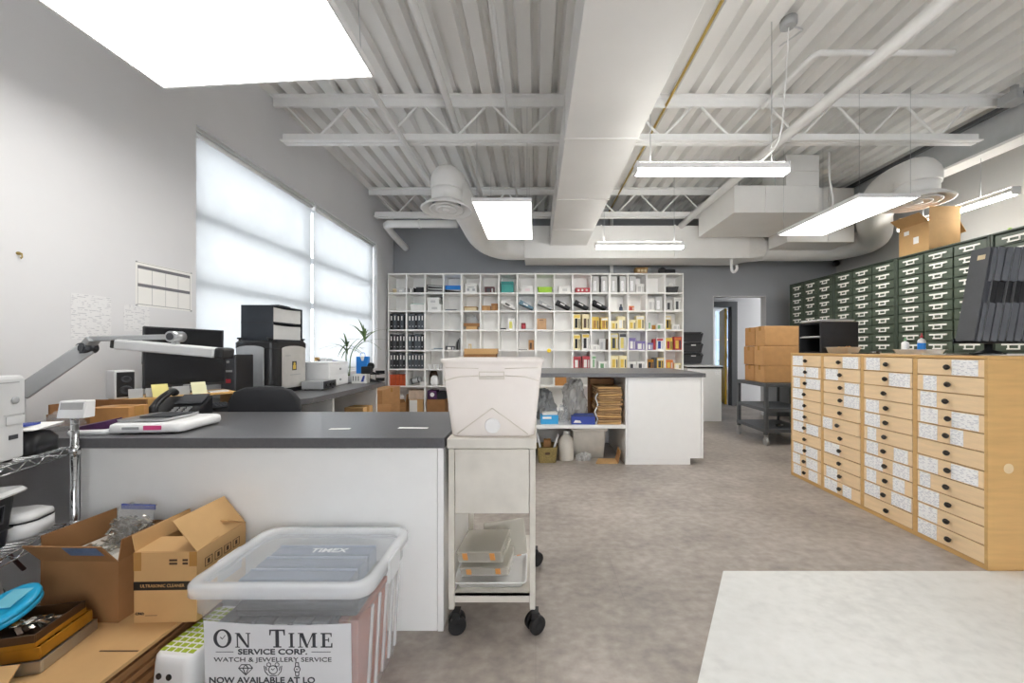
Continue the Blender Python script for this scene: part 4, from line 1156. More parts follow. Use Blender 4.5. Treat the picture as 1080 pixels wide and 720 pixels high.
cells = [(-0.06, 0.05), (-0.02, 0.055), (0.03, 0.05), (0.065, 0.04), (-0.03, 0.0), (0.02, 0.0), (0.06, -0.01), (-0.07, -0.02), (0.0, -0.05), (0.05, -0.055)]
straps = [METALBITS, DBROWN, BLACK, METALBITS, DBROWN, METALBITS, BLACK, METALBITS, DBROWN, METALBITS]
dials = [WPLAS, WPLAS, GOLD, BLACK, WPLAS, WPLAS, BLACK, WPLAS, GOLD, WPLAS]
ca, sa = math.cos(TR), math.sin(TR)
wn = {METALBITS: 'silver bracelet', DBROWN: 'brown strap', BLACK: 'black strap', WPLAS: 'white', GOLD: 'golden'}
seen_w = {}
for i, (x, y) in enumerate(cells):
    x *= .62; y *= .55
    desc = f'old wristwatch with {wn[straps[i]]} and {"black" if dials[i] is BLACK else wn[dials[i]]} dial in the topmost amber tray'
    watch(desc, (tc.x-0.006+x*ca-y*sa, tc.y-0.006+x*sa+y*ca, wz+.0035*i), rnd.uniform(-.5, .5)+TR+1.2, straps[i], dials[i], .8, .15)
for i in range(12):
    x, y = rnd.uniform(.06, .085), rnd.uniform(-.07, .07)
    tt = thing('watch_part', 'small silver watch part lying in the middle amber tray', 'watch part', (tc.x+x*ca-y*sa, tc.y+x*sa+y*ca, ST+0.049+rnd.uniform(0, .006)), rnd.uniform(0, 3), 'loose watch parts in the middle tray')
    g = MB(); g.lathe([(0.006, 0), (0.009, 0.001), (0.009, 0.004), (0.005, 0.005)], n=12); g.build('ring', METALBITS, tt)
# blue round case with a folded card
t = thing('round_case', 'bright blue round plastic case resting on the trays of watches', 'case', (-1.79, 1.20, ST+0.176), R(10))
t.rotation_euler = (R(24), R(-5), 0)
g = MB(); g.lathe([(0.062, -0.025), (0.076, -0.018), (0.079, 0.0)], n=40); g.build('case_base', CYAN, t)
g = MB(); g.lathe([(0.081, 0.001), (0.081, 0.012), (0.075, 0.016), (0.05, 0.018), (0.046, 0.015), (0.02, 0.015)], n=40); g.build('case_lid', CYAN, t)
g = MB(); g.box(-0.03, 0.04, -0.01, 0.055, 0.0185, 0.0195); g.build('clear_tab', M('pale_cyan', '#7fcfe6', 0.25), t)
t = thing('watch_strap_roll', 'dark coiled watch strap on the cardboard before the grey tray', 'watch strap', (-1.70, 1.10, ST+0.001), R(20))
g = MB(); g.tube([(0.026*math.cos(a*.35), 0.026*math.sin(a*.35), 0.008) for a in range(18)], 0.008, n=8); g.tube([(0.018*math.cos(a*.35), 0.018*math.sin(a*.35), 0.010) for a in range(18)], 0.006, n=8); g.build('strap', BLACK, t)
g = MB(); g.box(0.02, 0.04, -0.012, 0.012, 0.0, 0.018); g.build('buckle', CHROME, t)
t = open_carton('small_carton', 'pale carton corner on the cardboard before the grey tray', 'carton', (-1.66, 0.945, ST), R(8), 0.26, 0.14, 0.06, {'b': 40}, TAN2, flen={'b': 0.06})

# white step stool --------------------------------------------------------------
t = thing('step_stool', 'white plastic step stool with green gripped top beside the tote', 'step stool', (-1.272, 1.375, 0), R(-6))
g = MB()
g.loft([rrect(0.17, 0.27, 0.03, 0), rrect(0.155, 0.255, 0.03, 0.19), rrect(0.15, 0.25, 0.03, 0.212), rrect(0.135, 0.235, 0.028, 0.22)]); g.build('stool_body', WPLAS, t)
g = MB()
for i in range(5):
    for j in range(10):
        x, y = -0.056+i*0.028, -0.099+j*0.022
        g.box(x-0.010, x+0.010, y-0.007, y+0.007, 0.2195, 0.2215)
g.build('grip_pads', M('grip_green', '#a8bc2f', 0.6), t)
g = MB()
for x in (-0.02, 0.02): g.m = Matrix.Translation((-0.02+x, -0.1285, 0.15)) @ Matrix.Rotation(R(86), 4, 'X'); g.lathe([(0.0105, -0.004), (0.0105, 0.003)], n=16)
g.build('finger_hole', BLACK, t)

# ------------------------------------------------------------------ chrome rack at the far left
RZ = R(20.4)
SR = 1.069
rc = Vector((-2.01, 1.55, 0)); rca, rsa = math.cos(RZ), math.sin(RZ)
def RK(lx, ly, z):
    lx *= SR; ly *= SR
    return (rc.x+lx*rca-ly*rsa, rc.y+lx*rsa+ly*rca, {0.895: 0.874, 0.902: 0.881, 0.602: 0.555, 0.328: 0.257, 0.90: 0.881, 1.0205: 1.0}.get(z, z))
t = thing('wire_rack', 'chrome wire shelving rack holding the white printer', 'shelving rack', (rc.x, rc.y, 0), RZ)
RL, RD = 0.64, 0.45
for (x, y) in ((0, 0), (0, -RD), (-RL, 0), (-RL, -RD)):
    g = MB(); g.cyl((x, y, 0.02), (x, y, 0.995), 0.0125, n=16); g.cyl((x, y, 0), (x, y, 0.02), 0.009, n=10); g.cyl((x, y, 0.995), (x, y, 0.9995), 0.0135, n=14)
    for k in range(31): g.cyl((x, y, 0.06+k*0.0305), (x, y, 0.062+k*0.0305), 0.0131, n=14)
    g.build('post', CHROME, t)
for z in (0.874, 0.548, 0.25):
    g = MB()
    for y in (-0.012, -RD+0.012):
        for dz in (0, -0.03): g.cyl((-RL, y, z+dz), (0, y, z+dz), 0.003, n=6)
    for x in (-0.012, -RL+0.012):
        for dz in (0, -0.03): g.cyl((x, -RD, z+dz), (x, 0, z+dz), 0.003, n=6)
        k = 0; yy = -RD+0.02
        while yy < -0.03:
            g.cyl((x, yy, z-0.03 if k % 2 else z), (x, yy+0.04, z if k % 2 else z-0.03), 0.002, n=5); yy += 0.04; k += 1
    for i in range(17):
        y = -RD+0.02+i*(RD-0.04)/16; g.cyl((-RL+0.012, y, z+0.004), (-0.012, y, z+0.004), 0.0016, n=5)
    for x in (0, -RL):
        for y in (0, -RD): g.lathe([(0.019, -0.035), (0.016, 0.005)], c=(x, y, z), n=12)
    g.build('wire_shelf', CHROME, t)
t = thing('price_tag_holder', 'small clear holder with barcode tag clipped atop the chrome rack post', 'tag holder', RK(0.0, 0, 1.0205), R(5))
g = MB(); g.hexa([(-0.055,-0.012,0),(0.045,-0.012,0),(0.045,0.03,0),(-0.055,0.03,0),(-0.052,-0.004,0.07),(0.048,-0.004,0.07),(0.048,0.03,0.07),(-0.052,0.03,0.07)]); g.build('holder_body', WPLAS, t, bevel=0.003)
g = MB(); g.hexa([(-0.045,-0.0125+0.0035,0.035),(0.04,-0.0125+0.0035,0.035),(0.04,-0.008,0.035),(-0.045,-0.008,0.035),(-0.044,-0.0055,0.063),(0.041,-0.0055,0.063),(0.041,-0.004,0.063),(-0.044,-0.004,0.063)]); g.build('barcode', BARC, t)
# printer
t = thing('label_printer', 'white desktop printer on the top shelf of the chrome rack', 'printer', RK(-0.16, -0.305, 0.902), RZ)
g = MB(); g.box(-0.15, 0.15, -0.11, 0.115, 0.01, 0.30); g.build('body', LGREY, t, bevel=0.008)
g = MB(); g.box(0.1505, 0.154, -0.10, 0.11, 0.165, 0.29); g.build('upper_door', LGREY, t, bevel=0.002)
g = MB(); g.box(0.1505, 0.153, 0.05, 0.112, 0.13, 0.16); g.build('small_door', LGREY, t, bevel=0.002)
g = MB(); g.box(0.1545, 0.156, -0.09, 0.035, 0.13, 0.25); g.build('side_cover', LGREY, t, bevel=0.002)
g = MB(); g.m = Matrix.Translation((0.154, 0.075, 0.215)) @ Matrix.Rotation(R(90), 4, 'Y'); g.lathe([(0.011, 0), (0.013, 0.001), (0.013, 0.003), (0.007, 0.004)], n=20); g.build('button', GREYP, t)
g = MB(); g.box(0.1505, 0.152, 0.06, 0.09, 0.08, 0.095); g.build('port', SATIN, t)
g = MB(); g.box(0.1542, 0.1552, 0.02, 0.09, 0.275, 0.279); g.build('badge', GREYP, t)
g = MB()
for x in (-0.12, 0.12):
    for y in (-0.09, 0.095): g.cyl((x, y, 0), (x, y, 0.012), 0.012, n=10)
g.build('foot', BLACK, t)
t = thing('paper_tray', 'black humped tray with white sheet behind the printer on the rack', 'tray', RK(-0.12, -0.085, 0.902), RZ)
g = MB(); g.loft([rrect(0.20, 0.13, 0.03, 0), rrect(0.20, 0.13, 0.03, 0.05), rrect(0.18, 0.11, 0.04, 0.075), rrect(0.12, 0.06, 0.02, 0.088)]); g.build('tray_body', BLACK, t)
g = MB(); g.hexa([(-0.1,-0.06,0.091),(0.10,-0.06,0.091),(0.10,0.055,0.091),(-0.1,0.055,0.091),(-0.1,-0.06,0.099),(0.11,-0.06,0.095),(0.11,0.055,0.105),(-0.1,0.055,0.108)]); g.build('paper', PAPER, t)
g = MB(); g.box(-0.08, 0.06, -0.03, 0.03, 0.103, 0.11); g.build('blue_strip', DBLUE, t)
# second shelf
t = thing('storage_box', 'black plastic storage box with white lid on the rack middle shelf', 'storage box', RK(-0.205, -0.275, 0.602), RZ)
g = MB(); g.loft([rrect(0.28, 0.22, 0.02, 0), rrect(0.31, 0.24, 0.02, 0.18)], smooth=False); g.build('box_body', BLACK, t)
g = MB(); g.loft([rrect(0.34, 0.28, 0.02, 0.181), rrect(0.345, 0.285, 0.02, 0.188), rrect(0.33, 0.27, 0.02, 0.20)], smooth=False); g.build('lid', WPLAS, t)
g = MB(); g.tube([(0.155, -0.08, 0.15), (0.155, 0.07, 0.15), (0.151, 0.07, 0.09), (0.151, -0.08, 0.09), (0.155, -0.08, 0.15)], 0.003, n=6); g.tube([(0.145, -0.11, 0.06), (0.147, 0.11, 0.06)], 0.003, n=6); g.build('rib', SATIN, t)
t = thing('round_device', 'white rounded device with black seam on the rack middle shelf', 'device', RK(-0.105, -0.09, 0.602), RZ)
g = MB(); g.loft([rrect(0.15, 0.12, 0.04, 0), rrect(0.17, 0.13, 0.045, 0.01), rrect(0.17, 0.13, 0.045, 0.058)]); g.build('base', WPLAS, t)
g = MB(); g.loft([rrect(0.172, 0.132, 0.045, 0.059), rrect(0.172, 0.132, 0.045, 0.064)]); g.build('seam', BLACK, t)
g = MB(); g.loft([rrect(0.17, 0.13, 0.045, 0.065), rrect(0.165, 0.125, 0.045, 0.08), rrect(0.12, 0.09, 0.04, 0.093)]); g.build('lid', WPLAS, t)
t = thing('plastic_bag', 'crumpled grey and white plastic bag with printed rows on the rack lowest shelf', 'bag', RK(-0.16, -0.21, 0.328), RZ)
def bag(u, v):
    a = 2*math.pi*u
    rr = (0.1+0.016*mnoise.noise(Vector((math.cos(a)*2, math.sin(a)*2, v*3))))*(1-0.25*v*v)
    return (rr*math.cos(a)*0.9, rr*math.sin(a)*1.2, 0.012+0.16*v+0.010*mnoise.noise(Vector((math.cos(a)*3, math.sin(a)*3, v*4))))
g = MB(); g.grid(bag, 28, 10); g.build('bag_body', PRINT('bag_print', '#d9d9da', '#55565c', 38, 0.5, 'Z', 30), t)
g = MB(); g.tube([(0.1, -0.06, 0.15), (0.09, -0.02, 0.23), (0.09, 0.05, 0.24), (0.1, 0.09, 0.16)], 0.006, n=6); g.build('handle', M('dark_red_strap', '#4e2a2a', 0.6), t)
# black tray on an upright, top left
t = thing('arm_tray', 'black tray with papers on an upright arm above the white printer', 'tray', RK(-0.42, -0.33, 0.90), RZ)
g = MB(); g.cyl((0.05, 0.03, 0.0), (0.05, 0.03, 0.434), 0.014, n=12); g.build('upright', BLACK, t)
g = MB(); g.loft([rrect(0.30, 0.20, 0.02, 0.435, 0.15, 0.03), rrect(0.36, 0.24, 0.02, 0.45, 0.15, 0.03), rrect(0.37, 0.25, 0.02, 0.468, 0.15, 0.03)], smooth=False); g.build('tray_body', BLACK, t)
g = MB(); g.box(0.02, 0.28, -0.06, 0.12, 0.4285, 0.4345); g.build('underplate', GREYP, t)
g = MB(); g.box(0.03, 0.27, -0.04, 0.1, 0.469, 0.474); g.build('papers', PAPER, t)
g = MB(); g.box(0.05, 0.2, -0.02, 0.08, 0.4745, 0.480); g.build('folder', YEL, t)
g = MB(); g.box(0.08, 0.2, 0.02, 0.1, 0.49, 0.53); g.box(0.1, 0.12, 0.04, 0.07, 0.48, 0.49); g.build('gadget', BLACK, t, bevel=0.004)

for o_ in list(COL.objects):
    if o_.parent is None and o_.name.split('.')[0] in ('price_tag_holder', 'label_printer', 'paper_tray', 'storage_box', 'round_device', 'plastic_bag', 'arm_tray'): o_.scale = (SR,)*3

# ------------------------------------------------------------------ on the front counter
CT = 0.9008
t = thing('magnifier_lamp', 'grey articulated magnifier lamp reaching over the wall end of the counter', 'desk lamp', (-2.5, 1.78, CT))
L0 = Vector((-2.5, 1.78, CT))
def beam(g, a, c, w_, h_, up=(0, 0, 1)):
    a = Vector(a)-L0; c = Vector(c)-L0; d = (c-a).normalized(); s = d.cross(Vector(up)).normalized(); n_ = s.cross(d)
    q = []
    for p in (a, c):
        q.append([p-s*w_/2-n_*h_/2, p+s*w_/2-n_*h_/2, p+s*w_/2+n_*h_/2, p-s*w_/2+n_*h_/2])
    g.add(q[0]+q[1], [(3, 2, 1, 0), (4, 5, 6, 7), (0, 1, 5, 4), (1, 2, 6, 5), (2, 3, 7, 6), (3, 0, 4, 7)])
A0 = pix(20, 416, 1.75); A1 = pix(92, 367, 1.9); A2 = pix(186, 355, 1.97)
H0 = pix(128, 363, 1.93); H1 = pix(232, 372, 1.99)
g = MB(); g.lathe([(0.06, 0), (0.06, 0.015), (0.03, 0.025), (0.02, 0.03), (0.02, A0.z-CT+0.01)], c=(A0.x-L0.x, A0.y-L0.y, 0), n=20); g.build('base_post', GREYP, t)
g = MB(); beam(g, A0, A1, 0.035, 0.07); g.build('lower_arm', GREYP, t, bevel=0.006)
g = MB()
for dz in (0.0,): g.cyl(A1-L0+Vector((0, -0.03, 0)), A1-L0+Vector((0, 0.03, 0)), 0.028, n=18)
g.cyl(A1-L0+Vector((0.005, -0.034, 0)), A1-L0+Vector((0.005, -0.03, 0)), 0.017, n=14); g.build('elbow', SATIN, t)
g = MB(); beam(g, A1+Vector((0.0, 0, 0.012)), A1+Vector((0.035, 0, 0.05)), 0.05, 0.035); beam(g, A1+Vector((0.02, 0, 0.05)), A2, 0.03, 0.028); g.build('upper_arm', GREYP, t, bevel=0.005)
g = MB(); g.cyl(A2-L0+Vector((0, -0.035, 0)), A2-L0+Vector((0, 0.03, 0)), 0.03, n=20); beam(g, A2, (A2.x-0.01, A2.y, A2.z-0.08), 0.03, 0.02, (0, 1, 0)); g.build('wrist_joint', BRUSHED, t)
g = MB(); g.cyl(A2-L0+Vector((0, -0.037, 0)), A2-L0+Vector((0, -0.035, 0)), 0.02, n=18); g.build('joint_cap', SATIN, t)
g = MB(); beam(g, H0, H1, 0.09, 0.055); g.build('lamp_head', LGREY, t, bevel=0.01)
g = MB(); dH = (H1-H0).normalized(); beam(g, H1+dH*0.001, H1+dH*0.045, 0.1, 0.062); g.build('end_cap', BLACK, t, bevel=0.012)
g = MB(); beam(g, H0-dH*0.02, H0-dH*0.001, 0.08, 0.045); g.build('end_cap', BLACK, t, bevel=0.006)

t = thing('parts_tray', 'open brown wooden tray of odds and ends on the counter end', 'tray', (-2.385, 1.945, CT), R(3))
g = MB(); w_, d_, h_ = 0.30, 0.20, 0.11
for q in ((-w_/2, w_/2, -d_/2, -d_/2+.008), (-w_/2, w_/2, d_/2-.008, d_/2), (-w_/2, -w_/2+.008, -d_/2+.008, d_/2-.008), (w_/2-.008, w_/2, -d_/2+.008, d_/2-.008)): g.box(*q, 0, h_ if q[2] > 0 or q[0] < 0 and q[1] < 0 else 0.06)
g.box(-w_/2+.008, w_/2-.008, -d_/2+.008, d_/2-.008, 0, 0.008); g.build('tray_body', TAN3, t)
closed_box('small_tan_box', 'small tan taped box standing beside the purple envelope on the counter', 'box', (-2.15, 1.84, CT), R(8), 0.17, 0.11, 0.105, M('orange_tan', '#bf8a4f', 0.7, var=0.12), tape=True)
t = thing('crumpled_wrap', 'crumpled clear and white wrapping beside the tan box on the counter', 'wrapping', (-2.34, 1.76, CT), 0)
g = MB(); g.grid(lambda u, v: (0.09*math.cos(2*math.pi*u)*math.sin(math.pi*(v*0.5+0.02))*(1+.25*mnoise.noise(Vector((u*9, v*5, 1)))), 0.06*math.sin(2*math.pi*u)*math.sin(math.pi*(v*0.5+.02)), 0.085*math.cos(math.pi*v*0.5)*(1+.3*mnoise.noise(Vector((u*7, v*7, 4))))+0.002), 26, 10); g.build('film', BAGW, t)
t = thing('purple_envelope', 'purple and white padded envelope lying on the counter', 'envelope', (-2.09, 1.69, CT), R(10))
g = MB(); g.loft([rrect(0.15, 0.09, 0.01, 0.0), rrect(0.155, 0.095, 0.01, 0.012), rrect(0.145, 0.085, 0.01, 0.024)]); g.build('envelope_body', WPLAS, t)
g = MB(); g.hexa([(-0.07,-0.04,0.025),(0.072,-0.04,0.025),(0.072,0.04,0.025),(-0.07,0.04,0.025),(-0.07,-0.04,0.032),(0.072,-0.04,0.06),(0.072,0.04,0.066),(-0.07,0.04,0.036)]); g.build('purple_flap', DPURP, t)
t = thing('desk_phone', 'black desk telephone with tilted screen on the counter', 'telephone', (-2.05, 2.05, CT), R(18))
g = MB(); g.hexa([(-0.11,-0.1,0),(0.11,-0.1,0),(0.11,0.1,0),(-0.11,0.1,0),(-0.11,-0.1,0.03),(0.11,-0.1,0.03),(0.11,0.1,0.12),(-0.11,0.1,0.12)]); g.build('phone_body', BLACK, t, bevel=0.006)
g = MB(); g.m = Matrix.Translation((-0.07, 0, 0.095)) @ Matrix.Rotation(R(24), 4, 'X'); g.tube(smoothpath([(0, -0.1, 0.0), (0, -0.08, 0.025), (0, 0, 0.035), (0, 0.08, 0.025), (0, 0.1, 0.0)], 5), [0.02]*5+[0.017]*11+[0.02]*5, n=10); g.build('handset', BLACK, t)
g = MB(); g.hexa([(-0.025,-0.0,0.083),(0.1,-0.0,0.083),(0.1,0.09,0.124),(-0.025,0.09,0.124),(-0.025,-0.0,0.087),(0.1,-0.0,0.087),(0.1,0.09,0.128),(-0.025,0.09,0.128)]); g.build('screen_bezel', SATIN, t)
g = MB(); g.hexa([(-0.015,0.01,0.0915),(0.09,0.01,0.0915),(0.09,0.08,0.1235),(-0.015,0.08,0.1235),(-0.015,0.01,0.093),(0.09,0.01,0.093),(0.09,0.08,0.125),(-0.015,0.08,0.125)]); g.build('screen', SATIN, t)
g = MB()
for i in range(3):
    for j in range(4): g.box(-0.012+i*0.03, 0.008+i*0.03, -0.09+j*0.018, -0.078+j*0.018, 0.036+j*0.008, 0.045+j*0.008)
g.build('keypad', GREYP, t)
t = thing('counter_scale', 'flat white counter scale with pink label and dark platform', 'scale', (-1.845, 1.79, CT), R(6))
g = MB(); g.loft([rrect(0.31, 0.25, 0.02, 0.008), rrect(0.32, 0.26, 0.025, 0.02), rrect(0.315, 0.255, 0.025, 0.045), rrect(0.29, 0.23, 0.02, 0.052)]); g.build('base', WPLAS, t)
g = MB(); g.loft([rrect(0.21, 0.20, 0.015, 0.056, -0.04), rrect(0.215, 0.205, 0.015, 0.066, -0.04)], smooth=False); g.build('platform', BRUSHED, t)
g = MB(); g.box(-0.08, 0.06, -0.06, 0.06, 0.0665, 0.072); g.build('dark_plate', SATIN, t)
g = MB(); g.box(0.0, 0.075, -0.1325, -0.1300, 0.021, 0.041); g.build('label', PINK, t)
g = MB(); g.box(-0.09, -0.02, -0.1318, -0.1298, 0.024, 0.036); g.build('display', GREYP, t)
g = MB()
for x in (-0.12, 0.12):
    for y in (-0.09, 0.09): g.cyl((x, y, 0), (x, y, 0.01), 0.013, n=10)
g.build('foot', BLACK, t)
for (x, y, w_, r_, lab) in ((-0.98, 1.78, 0.10, 4, 'white paper slip flat on the dark counter, nearer the scale'), (-0.62, 1.80, 0.15, -2, 'white paper slip flat on the dark counter, nearer the white bin')):
    g = MB(); g.box(-w_/2, w_/2, -0.012, 0.012, 0, 0.0008); o = g.build('paper_slip', PAPER, None, loc=(x, y, CT), rz=R(r_)); tag(o, lab, 'paper')

# ------------------------------------------------------------------ papers on the left wall
def wall_sheet(name, lab, y0, y1, z0, z1, mat, grid=None):
    t = thing(name, lab, 'paper', (XL+0.001, (y0+y1)/2, (z0+z1)/2))
    hy, hz = (y1-y0)/2, (z1-z0)/2
    g = MB(); g.box(0, 0.0008, -hy, hy, -hz, hz); g.build('sheet', mat, t)
    if grid: grid(t, hy, hz)
    return t
INKG = M('print_grey', '#77777c', 0.7); INKL = M('print_line', '#a5a5a8', 0.7)
def sched(t, hy, hz):
    g = MB()
    for zc in (hz*0.76, -hz*0.05): g.box(0.0009, 0.0012, -hy*0.93, hy*0.93, zc-0.011, zc+0.011)
    g.build('header_row', INKG, t)
    g = MB()
    for i in range(5):
        y = -hy*0.93+i*hy*1.86/4; g.box(0.0009, 0.0011, y-0.0012, y+0.0012, -hz*0.9, hz*0.8)
    g.box(0.0009, 0.0011, -hy*0.95, hy*0.95, -hz*0.93, -hz*0.9); g.box(0.0009, 0.0011, -hy*0.95, hy*0.95, hz*0.95, hz*0.97)
    g.build('ruled_line', INKL, t)
    g = MB()
    for sy in (-1, 1):
        for sz in (-1, 1): g.cyl((0.001, sy*hy*0.97, sz*hz*0.97), (0.006, sy*hy*0.97, sz*hz*0.97), 0.006, n=8)
    g.build('pin', BRUSHED, t)
wall_sheet('wall_schedule', 'ruled white schedule sheet pinned to the wall beside the window', 2.45, 2.85, 1.60, 1.91, PAPER, sched)
wall_sheet('wall_notice', 'faint printed white notice on the wall above the magnifier lamp', 2.11, 2.31, 1.36, 1.635, PRNL)
wall_sheet('wall_notice', 'small faint printed notice on the wall under the ruled schedule', 2.38, 2.54, 1.42, 1.60, PRNL)
t = thing('wall_hook', 'tiny brass hook high on the white wall', 'hook', (XL+0.001, 1.895, 1.81))
g = MB(); g.cyl((0, 0, 0), (0.006, 0, 0), 0.009, n=10); g.tube([(0.004, 0, 0), (0.02, 0, 0), (0.022, 0, -0.02), (0.016, 0, -0.028), (0.012, 0, -0.02)], 0.003, n=6); g.build('hook_body', M('brass', '#a8925a', 0.35, metal=0.8), t)

# ================================================================== WINDOW DESK
DT = 0.9008
A = Vector((-2.43, 2.06)); dv = Vector((.56, .83)).normalized(); nv = Vector((-dv.y, dv.x))
RR = math.atan2(dv.y, dv.x)
def RI(l, n_, z): p = A+dv*l+nv*n_; return (p.x, p.y, z)
t = thing('monitor_riser', 'bamboo monitor riser standing at the wall end of the counter', 'riser', RI(0, 0, DT), RR)
g = MB(); g.box(0, 0.56, 0.02, 0.30, 0.084, 0.10); g.build('top', BAMBOO, t, bevel=0.003)
for x in (0.0, 0.54):
    g = MB(); g.box(x, x+0.02, 0.025, 0.295, 0, 0.083); g.build('side', BAMBOO, t, bevel=0.002)
g = MB(); g.box(0.021, 0.16, 0.022, 0.034, 0.002, 0.083); g.build('front_panel', BAMBOO, t)
RT = DT+0.1005
t = thing('computer_keyboard', 'black computer keyboard under the bamboo riser', 'keyboard', RI(0.34, -0.02, DT), RR)
g = MB(); g.hexa([(-0.17,-0.06,0),(0.17,-0.06,0),(0.17,0.07,0),(-0.17,0.07,0),(-0.17,-0.06,0.012),(0.17,-0.06,0.012),(0.17,0.07,0.028),(-0.17,0.07,0.028)]); g.build('keyboard_body', BLACK, t, bevel=0.003)
g = MB()
for i in range(16):
    for j in range(5):
        x, y = -0.157+i*0.0208, -0.047+j*0.023
        z = 0.012+(y+0.06)*0.123
        g.box(x-0.008, x+0.008, y-0.009, y+0.009, z, z+0.006)
g.build('keys', SATIN, t)
def monitor(lab, l, n_, z, foot):
    t = thing('computer_monitor', lab, 'monitor', RI(l, n_, z), RR+R(-2))
    g = MB(); g.box(-0.205, 0.205, -0.012, 0.018, 0.0, 0.25 if not foot else 0.26); g.build('bezel', BLACK, t, bevel=0.003)
    g = MB(); g.box(-0.195, 0.195, -0.0132, -0.0122, 0.018, 0.242); g.build('screen', M('screen_black', '#17181b', 0.25, var=0.02), t)
    g = MB(); g.box(-0.12, 0.12, 0.0185, 0.05, 0.04, 0.2); g.build('back_cover', BLACK, t, bevel=0.01)
    g = MB(); g.box(-0.02, 0.02, -0.0138, -0.0124, 0.006, 0.012); g.build('badge', GREYP, t)
    return t
m1 = monitor('black monitor on the bamboo riser, lower of the two stacked screens', 0.335, 0.185, RT+0.045, True)
g = MB(); g.cyl((0, 0.06, -0.044), (0, 0.06, 0.24), 0.014, n=12); g.lathe([(0.07, -0.0445), (0.07, -0.038), (0.02, -0.033)], c=(0, 0.035, 0), n=24); g.box(-0.03, 0.03, 0.04, 0.062, 0.1, 0.16); g.build('stand', BLACK, m1)
m2 = monitor('black monitor raised above the other screen beside the wall schedule', 0.345, 0.275, RT+0.195, False)
m2.rotation_euler = (R(-4), R(1.5), RR+R(-2))
g = MB(); g.box(-0.03, 0.03, 0.05, 0.062, 0.06, 0.14); g.build('mount_plate', BLACK, m2)
t = thing('speaker', 'grey desktop speaker with dark cones beside the two stacked monitors', 'speaker', RI(0.035, 0.14, RT), RR+R(14))
g = MB(); g.hexa([(-0.045,-0.05,0),(0.045,-0.05,0),(0.045,0.06,0),(-0.045,0.06,0),(-0.045,-0.04,0.17),(0.045,-0.04,0.17),(0.045,0.06,0.17),(-0.045,0.06,0.17)]); g.build('cabinet', LGREY, t, bevel=0.006)
g = MB(); g.box(-0.038, 0.038, -0.052, -0.046, 0.01, 0.16); g.build('grille', BLACK, t, bevel=0.002)
g = MB()
for z, r in ((0.05, 0.028), (0.115, 0.022)): g.m = Matrix.Translation((0, -0.0525, z)) @ Matrix.Rotation(R(90), 4, 'X'); g.lathe([(r, 0), (r, 0.004), (r*.8, 0.005), (r*.4, 0.0)], n=18)
g.build('cone', SATIN, t)
for i, (l, w_, sticky) in enumerate(((0.085, 0.06, None), (0.155, 0.055, None), (0.285, 0.085, None))):
    lab = ['small grey card stand on the riser, nearest the speaker', 'small grey card stand on the riser behind the brighter sticky note', 'wide grey card stand on the riser, farthest from the speaker'][i]
    t = thing('card_stand', lab, 'card stand', RI(l, 0.075, RT), RR, 'grey card stands on the riser')
    g = MB(); g.hexa([(-w_/2,-0.012,0),(w_/2,-0.012,0),(w_/2,-0.006,0),(-w_/2,-0.006,0),(-w_/2,0.004,0.055),(w_/2,0.004,0.055),(w_/2,0.01,0.055),(-w_/2,0.01,0.055)]); g.box(-w_/2, w_/2, -0.006, 0.03, 0, 0.005)
    g.build('stand_body', GREYP, t, bevel=0.001)
for l, lab, mt in ((0.185, 'bright yellow sticky note stuck on a card stand before the monitors', STICKY), (0.365, 'pale yellow sticky note stuck up near the booklet on the riser', STICKY2)):
    g = MB(); g.hexa([(-0.035,-0.02,0),(0.04,-0.02,0),(0.04,-0.0185,0),(-0.035,-0.0185,0),(-0.04,0.003,0.078),(0.033,0.003,0.078),(0.033,0.0045,0.078),(-0.04,0.0045,0.078)])
    o = g.build('sticky_note', mt, None, loc=RI(l, 0.045, RT), rz=RR); tag(o, lab, 'sticky note')
t = thing('card_reader', 'small white booklet lying on the bamboo riser beside the pale sticky note', 'booklet', RI(0.47, 0.06, RT), RR)
g = MB(); g.box(-0.05, 0.05, -0.03, 0.03, 0, 0.008); g.build('booklet_pages', PAPER, t); g = MB(); g.box(-0.051, 0.051, -0.031, 0.031, 0.0085, 0.0095); g.build('cover', WCARD, t)
# computer tower
t = thing('computer_tower', 'black computer tower with red light between the monitors and desktop machine', 'computer', (-2.40, 2.80, DT), R(10))
g = MB(); g.box(-0.05, 0.05, -0.02, 0.20, 0, 0.355); g.build('case', BLACK, t, bevel=0.006)
g = MB(); g.box(-0.05, 0.05, -0.034, -0.021, 0.004, 0.352); g.build('front_panel', SATIN, t, bevel=0.006)
g = MB(); g.box(-0.02, 0.02, -0.0365, -0.0345, 0.135, 0.165); g.build('red_badge', RED, t)
g = MB(); g.cyl((0, -0.0345, 0.30), (0, -0.037, 0.30), 0.011, n=14); g.box(-0.03, 0.03, -0.0355, -0.0345, 0.22, 0.235); g.build('button', GREYP, t)
t = thing('small_white_box', 'small pale box standing behind the computer tower', 'box', (-2.60, 2.93, DT), R(4))
g = MB(); g.box(-0.06, 0.06, -0.06, 0.06, 0, 0.40); g.build('box_body', LGREY, t, bevel=0.004); g = MB(); g.box(-0.058, 0.058, -0.0612, -0.0604, 0.3, 0.4); g.build('label', PAPER, t)
